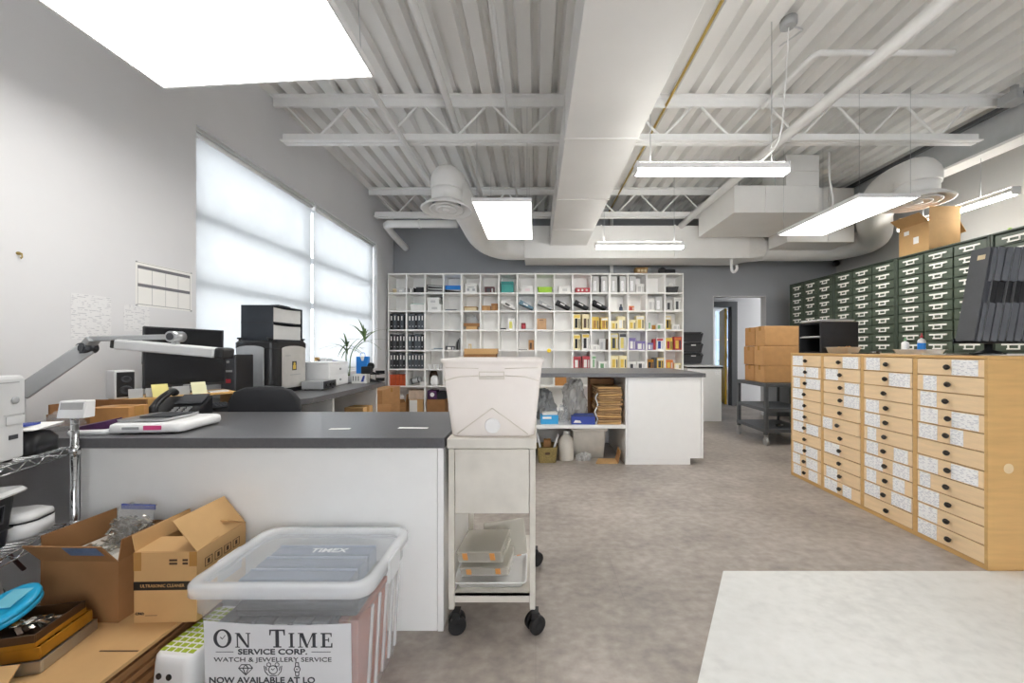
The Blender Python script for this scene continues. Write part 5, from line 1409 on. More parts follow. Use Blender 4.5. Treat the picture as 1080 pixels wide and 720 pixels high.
# black desktop machine with silver arched doors
t = thing('desktop_machine', 'black desktop machine with silver arched doors on the window worktop', 'machine', (-2.655, 3.10, DT), 0)
W_, D_, H_ = 0.36, 0.50, 0.475
g = MB()
lp = lambda z, o=0: rrect(W_-2*o, D_-2*o, 0.07, z, W_/2, D_/2, 6)
g.loft([lp(0.0, .015), lp(0.02, .004), lp(0.03), lp(0.03, .006), lp(H_-0.075, .006), lp(H_-0.07), lp(H_-0.02), lp(H_, .015)], smooth=False)
g.build('housing', BLACK, t)
def arch_panel(w_, z0, z1, n=10):
    pts = [(-w_/2, z0+0.015), (-w_/2*0.85, z0), (w_/2*0.85, z0), (w_/2, z0+0.015)]
    for i in range(n+1):
        u = -1+2*i/n; pts.append((-u*w_/2, z1-0.035+0.035*math.sqrt(max(0, 1-u*u*0.85))))
    return pts
g = MB(); g.prism([(x+W_*0.46, z) for x, z in arch_panel(0.24, 0.06, H_-0.045)], 'y', -0.006, 0.004); g.build('front_door', SILVER, t, bevel=0.003)
g = MB(); g.prism([(y+D_*0.55, z) for y, z in arch_panel(0.32, 0.04, H_-0.045)], 'x', W_-0.004, W_+0.007); sd = g.build('side_door', M('warm_silver', '#c9c7c4', 0.4, metal=0.3), t, bevel=0.003)
g = MB(); g.box(W_+0.0075, W_+0.0085, 0.24, 0.30, 0.20, 0.285); g.build('sticker', BLACK, sd)
g = MB(); g.box(W_+0.0087, W_+0.0095, 0.25, 0.29, 0.21, 0.25); g.cyl((W_+0.0087, 0.27, 0.262), (W_+0.0095, 0.27, 0.262), 0.014, n=14); g.build('yellow_emblem', YEL, sd)
g = MB(); g.box(W_+0.0075, W_+0.0082, 0.15, 0.22, 0.335, 0.342); g.box(W_+0.0075, W_+0.0082, 0.21, 0.36, 0.155, 0.162); g.build('caption', GREYP, sd)
for x, y in ((0.05, 0.03), (W_-0.05, 0.03), (W_-0.018, D_-0.07)):
    g = MB(); g.lathe([(0.008, 0), (0.008, 0.01), (0.02, 0.013), (0.021, 0.022), (0.016, 0.026)], c=(x, y, H_), n=18); g.build('knob', BLACK, t)
# two-tier black organizer on top
t = thing('fabric_organizer', 'black two tier fabric organizer box on top of the desktop machine', 'organizer', (-2.62, 3.16, DT+H_+0.002), 0)
w2_, d2_, h2_ = 0.285, 0.40, 0.315
g = MB(); g.box(0, w2_, 0, 0.008, 0, h2_); g.box(0, w2_, d2_-0.008, d2_, 0, h2_); g.box(0, 0.008, 0.008, d2_-0.008, 0, h2_); g.box(0.008, w2_, 0.008, d2_-0.008, 0, 0.008); g.box(0.008, w2_, 0.008, d2_-0.008, h2_-0.008, h2_); g.box(0.008, w2_, 0.008, d2_-0.008, h2_/2-0.003, h2_/2+0.003)
g.build('shell', M('navy_black_fabric', '#2a3038', 0.6, var=0.1), t, bevel=0.002)
g = MB(); g.box(0.0, w2_, -0.002, -0.0002, h2_*0.5-0.003, h2_*0.5+0.003); g.build('piping', BLACK, t)
for k in (0, 1):
    z0 = 0.01+k*h2_/2
    g = MB()
    g.grid(lambda u, v: (w2_-0.012-0.02*math.sin(math.pi*u)*v*(0.6 if k else 0.25)+0.004*mnoise.noise(Vector((u*6, v*6, k))), 0.012+(d2_-0.024)*u, z0+(h2_/2-0.02)*v*(0.96-0.05*math.sin(math.pi*u))), 14, 8)
    g.build('drawer_front', M('pale_fabric', '#cfcfce', 0.7, var=0.03), t)
g = MB(); g.tube(smoothpath([(0.2, 0.08, h2_+0.004), (0.25, 0.12, h2_+0.012), (0.2, 0.2, h2_+0.02), (0.24, 0.28, h2_+0.008), (0.18, 0.34, h2_+0.004)]), 0.006, n=6); g.build('cord', BLACK, t)
# small metal device, amplifier, drawer boxes
t = thing('metal_device', 'small silver metal device in front of the desktop machine', 'device', (-2.17, 2.93, DT), R(8))
g = MB(); g.box(-0.10, 0.10, -0.07, 0.07, 0.01, 0.06); g.hexa([(-0.09,-0.06,0.061),(0.09,-0.06,0.061),(0.09,0.06,0.061),(-0.09,0.06,0.061),(-0.08,-0.04,0.095),(0.06,-0.04,0.085),(0.06,0.05,0.085),(-0.08,0.05,0.095)]); g.build('case', BRUSHED, t, bevel=0.004)
g = MB()
for x in (-0.07, 0.07): g.box(x-0.015, x+0.015, -0.05, 0.05, 0, 0.009)
g.build('foot', BLACK, t)
t = thing('amplifier', 'grey box with dark dials on the worktop beside the desktop machine', 'amplifier', (-2.19, 3.45, DT), R(4))
g = MB(); g.box(-0.08, 0.12, 0, 0.26, 0.008, 0.085); g.build('case', GREYP, t, bevel=0.003)
g = MB(); g.box(0.1205, 0.126, 0.01, 0.25, 0.012, 0.082); g.build('front_panel', SATIN, t)
g = MB()
for y in (0.06, 0.13, 0.2): g.cyl((0.126, y, 0.045), (0.142, y, 0.045), 0.017, n=14)
g.build('dial', BLACK, t)
g = MB()
for y in (0.03, 0.23):
    for x in (-0.06, 0.1): g.cyl((x, y, 0), (x, y, 0.008), 0.01, n=8)
g.build('foot', BLACK, t)
t = thing('drawer_box', 'white desktop drawer box on the window worktop', 'drawer box', (-2.52, 3.715, DT), 0)
g = MB(); g.box(0, 0.36, 0, 0.38, 0, 0.245); g.build('body', WPLAS, t, bevel=0.008)
g = MB(); g.box(-0.004, 0.364, -0.004, 0.384, 0.2455, 0.262); g.build('lid', WPLAS, t, bevel=0.006)
for z in (0.012, 0.128):
    g = MB(); g.box(0.3605, 0.366, 0.015, 0.365, z, z+0.105); d = g.build('drawer', WPLAS, t, bevel=0.003)
    g = MB(); g.cyl((0.3665, 0.2, z+0.055), (0.376, 0.2, z+0.055), 0.012, n=12); g.build('knob', GREYP, d)
t = thing('labelled_box', 'low white box with blue mark at the end of the window worktop', 'box', (-2.14, 4.13, DT), 0)
g = MB(); g.box(0, 0.17, -0.0, 0.18, 0, 0.11); g.build('box_body', WCARD, t, bevel=0.003)
g = MB(); g.prism([(0.11, 0.02), (0.14, 0.02), (0.155, 0.09), (0.135, 0.09), (0.12, 0.05)], 'y', -0.0012, -0.0002); g.build('blue_mark', DBLUE, t)
g = MB()
for x in (0.015, 0.045, 0.075): g.box(x, x+0.01, -0.0012, -0.0002, 0.03, 0.085)
g.build('print', DGREY, t)
bt = DT+0.111
t = thing('paper_bag', 'bright blue bag with white notch standing on the low labelled box', 'bag', (-2.115, 4.226, bt), 0)
g = MB(); g.hexa([(0,-0.04,0),(0.12,-0.04,0),(0.12,0.05,0),(0,0.05,0),(-0.01,-0.02,0.2),(0.13,-0.02,0.2),(0.13,0.03,0.2),(-0.01,0.03,0.2)]); g.build('bag_body', BLUE, t, bevel=0.004)
g = MB(); g.prism([(0.04, 0.201), (0.06, 0.15), (0.08, 0.15), (0.09, 0.201)], 'y', -0.0285, -0.0225); g.build('white_notch', PAPER, t)
g = MB(); g.tube(smoothpath([(0.03, 0.0, 0.2), (0.04, 0.0, 0.24), (0.08, 0.0, 0.24), (0.09, 0.0, 0.2)]), 0.003, n=6); g.build('handle', BLUE, t)
t = thing('tape_dispenser', 'small black box in front of the bright blue bag', 'box', (-2.03, 4.13, bt), 0)
g = MB(); g.box(0, 0.12, -0.0, 0.05, 0, 0.085); g.build('box_body', BLACKM, t, bevel=0.006); g = MB(); g.cyl((0.10, 0.025, 0.09), (0.10, 0.045, 0.09), 0.04, n=18); g.build('roll', BLACK, t)
t = thing('letter_tray', 'two tier black letter tray at the far end of the window worktop', 'letter tray', (-2.02, 4.24, DT), R(0))
for z in (0.012, 0.1):
    g = MB(); g.box(0.08, 0.19, -0.08, 0.07, z, z+0.005); g.hexa([(0.08,-0.08,z+.005),(0.19,-0.08,z+.005),(0.19,-0.076,z+.005),(0.08,-0.076,z+.005),(0.08,-0.08,z+.045),(0.19,-0.08,z+.012),(0.19,-0.076,z+.012),(0.08,-0.076,z+.045)]); g.box(0.08, 0.19, 0.066, 0.07, z+.005, z+0.04); g.build('tray', BLACK, t)
for y in (-0.078, 0.062):
    g = MB(); g.box(0.082, 0.086, y, y+0.004, 0, 0.13); g.build('post', BLACK, t)
for i, (mt, lab) in enumerate(((M('tan_book', '#caa56a', 0.6), 'tan spined book standing in the row on the window worktop'), (BLACKM, 'black spined book in the row on the window worktop'), (WCARD, 'white box file in the row on the window worktop'), (GCARD, 'grey box file in the row on the window worktop'), (DBLUE, 'blue binder in the row on the window worktop'), (DRED, 'maroon binder in the row beside the blue bag'))):
    x = -2.66+[0, .04, .075, .145, .215, .262][i]; w_ = [.036, .03, .065, .065, .043, .04][i]
    t = thing('book', lab, 'book', (x, 4.27, DT), 0, 'books and files at the end of the window worktop')
    hh = [0.30, .27, .29, .28, .26, .25][i]
    g = MB(); g.box(0, w_, -0.0, 0.05, 0.0, hh); g.build('cover', mt, t, bevel=0.003)
    g = MB(); g.box(0.006, w_-0.006, -0.0012, -0.0002, hh*0.55, hh*0.85); g.build('spine_label', PAPER, t)
# plant
t = thing('potted_dracaena', 'thin leaved potted plant standing behind the blue bag by the window', 'plant', (-2.29, 4.36, DT-0.08), 0)
t.location = (-2.215, 4.21, DT)
g = MB(); g.lathe([(0.035, 0), (0.045, 0.08), (0.048, 0.085), (0.042, 0.085), (0.04, 0.075)], n=18); g.build('pot', WPLAS, t)
g = MB(); g.cyl((0, 0, 0.07), (0, 0, 0.076), 0.039, n=18); g.build('soil', SOIL, t)
g = MB(); st = [((0.0, 0, 0.076), (-0.03, 0.0, 0.28), (-0.02, 0.0, 0.43)), ((0.01, 0, 0.076), (0.05, -0.02, 0.36), (0.19, 0.0, 0.54))]
for s in st: g.tube(smoothpath(s), 0.006, n=6)
g.build('stem', PLEAF, t)
g = MB()
for (cx, cy, cz) in ((-0.02, 0, 0.42), (0.19, 0, 0.53)):
    for i in range(16):
        a = i*2.4; el = rnd.uniform(-0.3, 1.3); L_ = rnd.uniform(0.2, 0.36)
        p = [Vector((cx, cy, cz-0.05+0.006*i))]
        for k in range(1, 6):
            u = k/5; p.append(Vector((cx+math.cos(a)*math.cos(el)*L_*u, cy+0.55*math.sin(a)*math.cos(el)*L_*u, cz-0.05+0.006*i+math.sin(el)*L_*u-0.10*u*u)))
        side = Vector((-math.sin(a), math.cos(a), 0))
        vs = []
        for k, q in enumerate(p):
            w_ = 0.011*(1-(k/5)**2)+0.0006
            vs += [q-side*w_, q+side*w_, q+Vector((0, 0, -0.0015))]
        fs = []
        for k in range(5): o = 3*k; fs += [(o, o+3, o+5, o+2), (o+2, o+5, o+4, o+1), (o+1, o+4, o+3, o)]
        g.add(vs, fs, 0, True)
g.build('leaves', PLEAF, t)
# office chair
t = thing('office_chair', 'black office chair with rounded back tucked in behind the counter', 'chair', (-1.90, 2.62, 0), R(15))
g = MB()
lp = []
for z, w_, dd in ((0.57, .34, 0), (0.60, .40, 0), (0.83, .44, .01), (0.95, .42, .015), (1.015, .34, .02), (1.045, .2, .02)):
    lp.append([(x, y*(1)+(-0.21-dd)+0.06*((x/0.22)**2)*0.5, z) for x, y, _ in rrect(w_, 0.05, 0.024, z)])
g.loft(lp); g.build('backrest', BLACKM, t)
g = MB(); g.loft([rrect(.40, .38, .08, .42), rrect(.46, .44, .1, .44), rrect(.46, .44, .1, .49), rrect(.40, .38, .08, .51)]); g.build('seat', BLACKM, t)
g = MB(); g.tube(smoothpath([(0, 0.0, .415), (0, -.2, .42), (0, -.275, .5), (0, -.265, .7)]), .022, n=8); g.build('back_bracket', BLACK, t)
g = MB(); g.cyl((0, 0, .1), (0, 0, .42), .028, n=12); g.build('gas_lift', BLACK, t)
for i in range(5):
    a = 2*math.pi*i/5
    g = MB(); g.tube([(0, 0, .13), (.14*math.cos(a), .14*math.sin(a), .115), (.26*math.cos(a), .26*math.sin(a), .08)], [.03, .024, .016], n=8); l_ = g.build('base_leg', BLACK, t)
    g = MB(); c, s = .26*math.cos(a), .26*math.sin(a)
    for q in (-1, 1): g.cyl((c+q*.01*-s/.26, s+q*.01*c/.26, .028), (c+q*.028*-s/.26, s+q*.028*c/.26, .028), .028, n=14)
    g.build('caster', RUBB, l_)
# boxes stored under the far end of the worktop
for i, (x, y, z, w_, d_, h_, mt, lab) in enumerate(((-2.2, 4.02, 0, .42, .36, .40, TAN3, 'big brown carton on the floor under the window worktop'), (-2.30, 4.0, .402, .26, .24, .16, TAN3, 'dark brown carton stacked on the big carton under the window worktop'), (-2.02, 4.06, .402, .2, .2, .11, TAN, 'tan carton under the window worktop, beneath another tan carton'), (-2.03, 4.08, .514, .22, .2, .13, TAN2, 'tan carton under the window worktop, on top of another tan carton'))):
    closed_box('carton', lab, 'carton', (x, y, z), R([2, -6, 8, -4][i]), w_, d_, h_, mt, 'cartons under the window worktop')
t = open_carton('open_carton', 'open tan carton on the floor between the window worktop and shelving', 'carton', (-2.30, 4.85, 0), R(6), .5, .4, .36, {'f': 55, 'l': 30, 'r': 50, 'b': 20}, TAN, flen={k: .16 for k in 'flrb'})
closed_box('carton', 'plain tan carton against the wall near the far window end', 'carton', (-2.45, 5.5, 0), R(-3), .45, .6, .7, TAN)

# ================================================================== ISLAND CONTENTS
IS = 0.4455
def crumple(lab, loc, rx, ry, rz_, mat, seed, name='plastic_wrap', cat='wrapping', cap=True):
    t = thing(name, lab, cat, loc)
    def f(u, v):
        a = 2*math.pi*u; e = v*math.pi/2
        k = 1.12+0.5*mnoise.noise(Vector((math.cos(a)*2.0+seed, math.sin(a)*2.0, v*3)))-0.5*abs(mnoise.noise(Vector((math.cos(a)*4, math.sin(a)*4+seed, v*6))))+.12*mnoise.noise(Vector((math.cos(a)*11, math.sin(a)*11+seed, v*14)))
        return (rx*math.cos(a)*math.cos(e)**0.6*k, ry*math.sin(a)*math.cos(e)**0.6*k, max(0.001, rz_*math.sin(e)*(0.75+0.25*k)))
    g = MB(); g.grid(f, 40, 16, smooth=False); g.build('film', mat, t)
    return t
GFILM = CLEAR('grey_film', '#e3e3e2', 0.6, 0.08, 0.35)
DFILM = CLEAR('dark_film', '#bcc0c3', 0.68, 0.08, 0.35)
crumple('tall heap of crumpled grey plastic film on the island shelf', (0.48, 4.40, IS), .14, .17, .46, GFILM, 3)
crumple('pile of dark grey plastic sheeting behind the sky blue box on the island shelf', (0.08, 4.50, IS), .16, .2, .34, DFILM, 8)
crumple('pale clear plastic bag between the two blue boxes on the island shelf', (0.325, 4.20, IS), .06, .06, .19, BAGW, 12)
t = thing('tissue_box', 'sky blue box holding white sheets on the island shelf', 'box', (0.155, 4.10, IS), R(4))
g = MB(); g.box(-0.10, 0.10, -0.05, 0.06, 0, 0.10); g.build('box_body', SKYB, t, bevel=0.003); g = MB(); g.box(-0.08, 0.02, -0.051, -0.0503, 0.06, 0.085); g.build('label', PAPER, t); g = MB(); g.box(-0.08, 0.09, -0.04, 0.05, 0.1005, 0.13); g.build('white_stack', PAPER, t, bevel=0.006)
t = thing('glove_box', 'royal blue box with white mark on the island shelf', 'box', (0.54, 4.085, IS), R(-2))
g = MB(); g.box(-0.135, 0.135, -0.06, 0.06, 0, 0.09); g.build('box_body', DBLUE, t, bevel=0.003)
g = MB(); g.prism([(-0.11, 0.02), (-0.02, 0.02), (-0.035, 0.045), (-0.09, 0.05)], 'y', -0.0612, -0.0603); g.build('white_mark', PAPER, t)
g = MB(); g.hexa([(-0.13,-0.06,0.0905),(0.13,-0.06,0.0905),(0.13,-0.056,0.0905),(-0.13,-0.056,0.0905),(-0.10,-0.04,0.125),(0.12,-0.04,0.125),(0.12,-0.036,0.125),(-0.10,-0.036,0.125)]); g.build('open_flap', M('dark_blue_card', '#20336f', 0.5), t)
z = IS
for i in range(16):
    h_ = 0.021+0.004*rnd.random()
    g = MB(); w_ = 0.27
    g.grid(lambda u, v: ((u-0.5)*w_, (v-0.5)*0.34, h_*0.35+0.006*math.sin(u*5+i)*math.sin(v*4+i*2)), 8, 6)
    g2 = MB(); g2.loft([rrect(w_, .34, .02, 0.001), rrect(w_+.008, .348, .02, h_*.5), rrect(w_, .34, .02, h_-0.001)])
    g2.v = [(x, y, zz+0.004*math.sin(x*14+i)*(zz/h_)) for x, y, zz in g2.v]
    o = g2.build('paper_bundle', KRAFT if i % 3 else TAN2, None, loc=(0.84+rnd.uniform(-.014, .014), 4.20+rnd.uniform(-.02, .015), z), rz=R(rnd.uniform(-5, 5)))
    tag(o, f'folded kraft paper bag, {ORD[i+1]} from the bottom of the stack on the island shelf' if i < 15 else 'folded kraft paper bag on top of the stack on the island shelf', 'paper bag', 'kraft paper bags stacked on the island shelf')
    z += h_+0.0035
t = thing('carton', 'tan brown carton behind the stack of kraft bags on the island shelf', 'carton', (0.84, 4.62, IS))
g = MB(); g.box(-0.15, 0.15, -0.12, 0.12, 0, 0.48); g.build('box_body', TAN3, t, bevel=0.003); g = MB(); g.box(-0.15, 0.15, -0.1212, -0.1202, 0.2, 0.24); g.build('tape', TAPE, t)
t = thing('spring_wire', 'white coiled strapping hanging beside the stacked kraft bags', 'strapping', (0.685, 4.045, IS), 0)
g = MB(); g.tube(smoothpath([(0.0, 0, 0.008), (0.02, 0.0, 0.06), (-0.01, 0, 0.14), (0.02, 0, 0.22), (0.0, 0.01, 0.30), (0.03, 0.01, 0.36)]), 0.008, n=6); g.build('strap', WPLAS, t)
# under the shelf
t = thing('woven_basket', 'woven seagrass basket of odds and ends under the island shelf', 'basket', (0.13, 4.16, 0.0), R(3))
bm_ = M('seagrass', '#8f7d4d', 0.8, var=0.35, scale=70, stretch=(1, 1, 3))
g = MB(); g.loft([rrect(.2, .2, .03, 0), rrect(.23, .23, .03, .17), rrect(.24, .24, .03, .18), rrect(.22, .22, .03, .18), rrect(.19, .19, .03, .01)], smooth=False); g.build('basket_body', bm_, t)
g = MB(); g.loft([[(x*0.06, -0.112-0.004, 0.11+y*0.03) for x, y, _ in rrect(1, 1, .45, 0)], [(x*0.06, -0.10, 0.11+y*0.03) for x, y, _ in rrect(1, 1, .45, 0)]]); g.build('handle_hole', DBROWN, t)
for (x, a, lab) in ((-0.05, -13, 'white tube leaning toward the white cart in the woven basket'), (0.05, 17, 'white tube leaning toward the white jug in the woven basket')):
    o = MB(); o.cyl((0, 0, 0), (math.sin(R(a))*.28, 0.02, math.cos(R(a))*.28), 0.013, n=10); q = o.build('paper_tube', WPLAS, None, loc=(0.13+x, 4.16, 0.03)); tag(q, lab, 'tube')
closed_box('small_carton', 'small brown carton packed inside the woven basket', 'carton', (0.135, 4.185, 0.02), R(0), .08, .07, .22, TAN3)
t = thing('white_jug', 'white plastic jug under the island shelf beside the basket', 'jug', (0.36, 4.20, 0), 0)
g = MB(); g.lathe([(.085, 0), (.09, .01), (.09, .2), (.078, .25), (.035, .285), (.026, .30)], n=24); g.build('jug_body', WDULL, t)
g = MB(); g.lathe([(.03, .301), (.03, .325), (.024, .328)], n=18); g.build('cap', WPLAS, t)
t = thing('grey_bin', 'big pale grey lidded bin under the island shelf', 'bin', (0.64, 4.40, 0), 0)
g = MB(); g.loft([rrect(.36, .28, .03, 0), rrect(.40, .32, .04, .31), rrect(.40, .32, .04, .315)]); g.build('bin_body', WDULL, t)
g = MB(); g.loft([rrect(.43, .35, .045, .316), rrect(.44, .36, .045, .325), rrect(.44, .36, .045, .35), rrect(.41, .33, .04, .36)]); g.build('lid', WDULL, t)
crumple('sheet of grey film lying before the pale grey bin', (0.56, 4.16, 0.0), .08, .035, .09, GFILM, 21)
t = thing('torn_cardboard', 'torn folded piece of brown cardboard on the floor under the island', 'cardboard', (0.84, 4.13, 0.0), R(4))
g = MB(); g.hexa([(-0.16,-0.10,0.002),(0.08,-0.11,0.002),(0.10,0.06,0.002),(-0.10,0.07,0.002),(-0.17,-0.10,0.012),(0.08,-0.11,0.012),(0.10,0.06,0.012),(-0.10,0.07,0.012)]); g.build('flat_piece', TAN2, t)
g = MB(); g.hexa([(0.082,-0.11,0.004),(0.088,-0.112,0.004),(0.105,0.06,0.004),(0.099,0.06,0.004),(0.12,-0.08,0.13),(0.126,-0.08,0.13),(0.14,0.06,0.15),(0.134,0.06,0.15)]); g.build('raised_flap', TAN, t)

# ================================================================== STEEL CART WITH BOXES
KX0, KX1, KY0, KY1 = 3.09, 3.72, 4.78, 5.46
t = thing('steel_cart', 'charcoal steel cart of three shelves carrying cartons, behind the drawer cabinet', 'cart', (0, 0, 0))
for (x, y) in ((KX0, KY0), (KX1-.04, KY0), (KX0, KY1-.04), (KX1-.04, KY1-.04)):
    g = MB(); g.box(x, x+.04, y, y+.005, .14, .83); xx = x if x < 3.4 else x+.035; g.box(xx, xx+.005, y+.005, y+.04, .14, .83); l_ = g.build('leg', CARTM, t)
    g = MB()
    for s in (-1, 1): g.cyl((x+.02+s*.004, y+.02, .05), (x+.02+s*.014, y+.02, .05), .05, n=20)
    l2 = g.build('caster', GREYP, t); g = MB(); g.box(x+.003, x+.006, y-.0, y+.04, .05, .135); g.box(x+.034, x+.037, y, y+.04, .05, .135); g.box(x, x+.04, y, y+.04, .128, .139); g.build('caster_fork', BRUSHED, l2)
for z in (.835, .50, .22):
    g = MB(); g.box(KX0-.004, KX1+.004, KY0-.004, KY1+.004, z-.003, z); g.box(KX0-.004, KX1+.004, KY0-.004, KY0-.001, z-.045, z-.003); g.box(KX0-.004, KX0-.001, KY0-.001, KY1+.001, z-.045, z-.003); g.box(KX1+.001, KX1+.004, KY0-.001, KY1+.001, z-.045, z-.003); g.box(KX0-.004, KX1+.004, KY1+.001, KY1+.004, z-.045, z-.003)
    g.build('shelf', CARTM, t)
zz = .8365
rows = ['bottom', 'middle', 'top']
for r_, h_ in enumerate((.235, .27, .275)):
    closed_box('carton', f'tan carton on the steel cart, front of the {rows[r_]} row', 'carton', (3.395+[0, -.012, .006][r_], 5.0, zz), R(rnd.uniform(-.8, .8)), .50, .21, h_, M('warm_tan', '#c99a66', 0.75, var=0.06), 'cartons stacked on the steel cart', bev=.008)
    closed_box('carton', f'tan carton on the steel cart, rear of the {rows[r_]} row', 'carton', (3.385+[.01, -.004, .012][r_], 5.238, zz), R(rnd.uniform(-.8, .8)), .49, .24, h_-.004, M('deep_warm_tan', '#bb8b58', 0.75, var=0.06), 'cartons stacked on the steel cart', bev=.008)  # rear cartons get a darker tan so the boxes vary
    zz += h_+.0012
t = thing('hand_tool', 'small white and black tool on the cart lowest shelf', 'tool', (3.42, 5.0, .2205), R(30))
g = MB(); g.box(-.06, .02, -.015, .015, 0, .03); g.build('grip', BLACK, t, bevel=.004); g = MB(); g.box(.021, .08, -.02, .02, .0, .02); g.build('blade', WPLAS, t, bevel=.004)

# ================================================================== ON THE DRAWER CABINET
ZC = DZ+0.0006
t = thing('pigeonhole_box', 'black open fronted sorter box at the far end of the drawer cabinet', 'sorter', (2.70, 3.37, ZC), 0)
w_, d_, h_ = .36, .28, .30
g = MB(); g.box(0, w_, 0, .012, 0, h_); g.box(0, w_, d_-.012, d_, 0, h_); g.box(w_-.012, w_, .012, d_-.012, 0, h_); g.box(0, w_-.012, .012, d_-.012, 0, .012); g.box(0, w_-.012, .012, d_-.012, h_-.012, h_); g.build('shell', BLACKM, t, bevel=.002)
g = MB(); g.box(.003, w_-.012, .0125, d_-.0125, .152, .16); g.build('shelf', GREYP, t)
g = MB(); g.box(.004, .3, .02, .24, .1605, .164); g.build('papers', PAPER, t)
for i in range(4):
    g = MB(); g.box(-.17, .17, -.12, .12, 0, .004); o = g.build('folder', [PAPERB, PAPER, GCARD, PAPER][i], None, loc=(2.87+rnd.uniform(-.015, .02), 3.51+rnd.uniform(-.01, .01), ZC+h_+.001+i*.006), rz=R(rnd.uniform(-6, 6)))
    o.rotation_euler.x = R(0.6); tag(o, ['manila folder on the black sorter box, lowest in the loose stack', 'white sheet above the manila folder on the black sorter box', 'grey folder in the loose stack on the black sorter box', 'white sheet topmost in the loose stack on the black sorter box'][i], 'folder', 'loose folders on the sorter box')
def clear_tray(lab, loc, rz, w_, d_, h_):
    t = thing('clear_tray', lab, 'tray', loc, rz)
    g = MB(); g.loft([rrect(w_-.03, d_-.03, .01, 0), rrect(w_, d_, .015, h_), rrect(w_+.012, d_+.012, .015, h_), rrect(w_+.012, d_+.012, .015, h_+.003), rrect(w_-.004, d_-.004, .014, h_+.003), rrect(w_-.034, d_-.034, .01, .003)]); g.build('tray_body', CLEARP, t)
    return t
t = clear_tray('clear plastic tray of brown bits before the black sorter box', (2.755, 3.19, ZC), R(0), .13, .24, .055)
g = MB()
for i in range(70):
    g.m = Matrix.Translation((rnd.uniform(-.035, .035), rnd.uniform(-.09, .09), .022+rnd.random()*.03)) @ Matrix.Rotation(rnd.uniform(0, 6), 4, 'X') @ Matrix.Rotation(rnd.uniform(0, 6), 4, 'Z'); g.box(-.016, .016, -.008, .008, -.004, .004)
q = g.build('brown_bits', M('strap_brown', '#b5854c', .6, var=.3, scale=60), t); q['kind'] = 'stuff'
t = clear_tray('clear plastic tray holding bottles on the drawer cabinet', (2.80, 2.60, ZC), R(0), .17, .22, .035)
def bottle(lab, x, y, r, h, body, cap, band=None):
    t = thing('squeeze_bottle', lab, 'bottle', (x, y, ZC+.004))
    g = MB(); g.lathe([(r*.95, 0), (r, .004), (r, h*.62), (r*.8, h*.7), (r*.32, h*.74), (r*.3, h*.78)], n=18); g.build('bottle_body', body, t)
    g = MB(); g.lathe([(r*.42, h*.781), (r*.42, h*.86), (r*.18, h*.9), (r*.12, h)], n=14); g.build('cap', cap, t)
    if band: g = MB(); g.lathe([(r*1.01, h*.15), (r*1.02, h*.16), (r*1.02, h*.52), (r*1.01, h*.53)], n=18); g.build('label', band, t)
bottle('white bottle with green cap in the tray on the drawer cabinet', 2.775, 2.67, .022, .125, WPLAS, GRN)
bottle('white bottle with red cap and blue label in the tray on the cabinet', 2.80, 2.58, .022, .15, WPLAS, RED, BLUE)
bottle('small clear bottle behind the others in the tray on the cabinet', 2.87, 2.64, .02, .11, BAGW, WPLAS)
t = thing('pliers', 'black handled pliers lying between the trays on the drawer cabinet', 'pliers', (2.76, 2.90, ZC), R(40))
g = MB()
for s in (-1, 1): g.tube(smoothpath([(0, s*.004, .012), (.05, s*.022, .014), (.11, s*.024, .014), (.15, s*.018, .014)]), .008, n=8)
g.build('handle', BLACK, t); g = MB(); g.hexa([(0,-.012,.004),(0,.012,.004),(-.06,.003,.006),(-.06,-.003,.006),(0,-.012,.02),(0,.012,.02),(-.06,.003,.014),(-.06,-.003,.014)]); g.build('jaw', BRUSHED, t)
for i, (y, c, lab) in enumerate(((2.84, DBROWN, 'dark brown bracelet strip on the drawer cabinet'), (2.96, BLACK, 'black bracelet strip nearest the clear tray of brown bits'))):
    t = thing('bracelet', lab, 'bracelet', (2.70, y, ZC), R(70+20*i))
    g = MB()
    for k in range(8): g.box(-.07+k*.018, -.055+k*.018, -.009, .009, .001, .008)
    g.box(-.07, .075, -.005, .005, .002, .006); g.build('links', c, t)
for i, (y, x, w_, mt, lab) in enumerate(((2.37, 2.78, .26, BRUSHED, 'flat metal tray lying under the leaning black binders'), (2.18, 2.86, .12, GCARD, 'grey flat board at the near end of the drawer cabinet top'))):
    t = thing('flat_board', lab, 'board', (x, y, ZC), 0)
    g = MB(); g.box(-w_/2, w_/2, -.07, .07, 0, .006); g.build('board', mt, t, bevel=.001)
    g = MB(); g.box(-w_/2, w_/2, -.0705, -.066, .0062, .012); g.build('lip', mt, t)
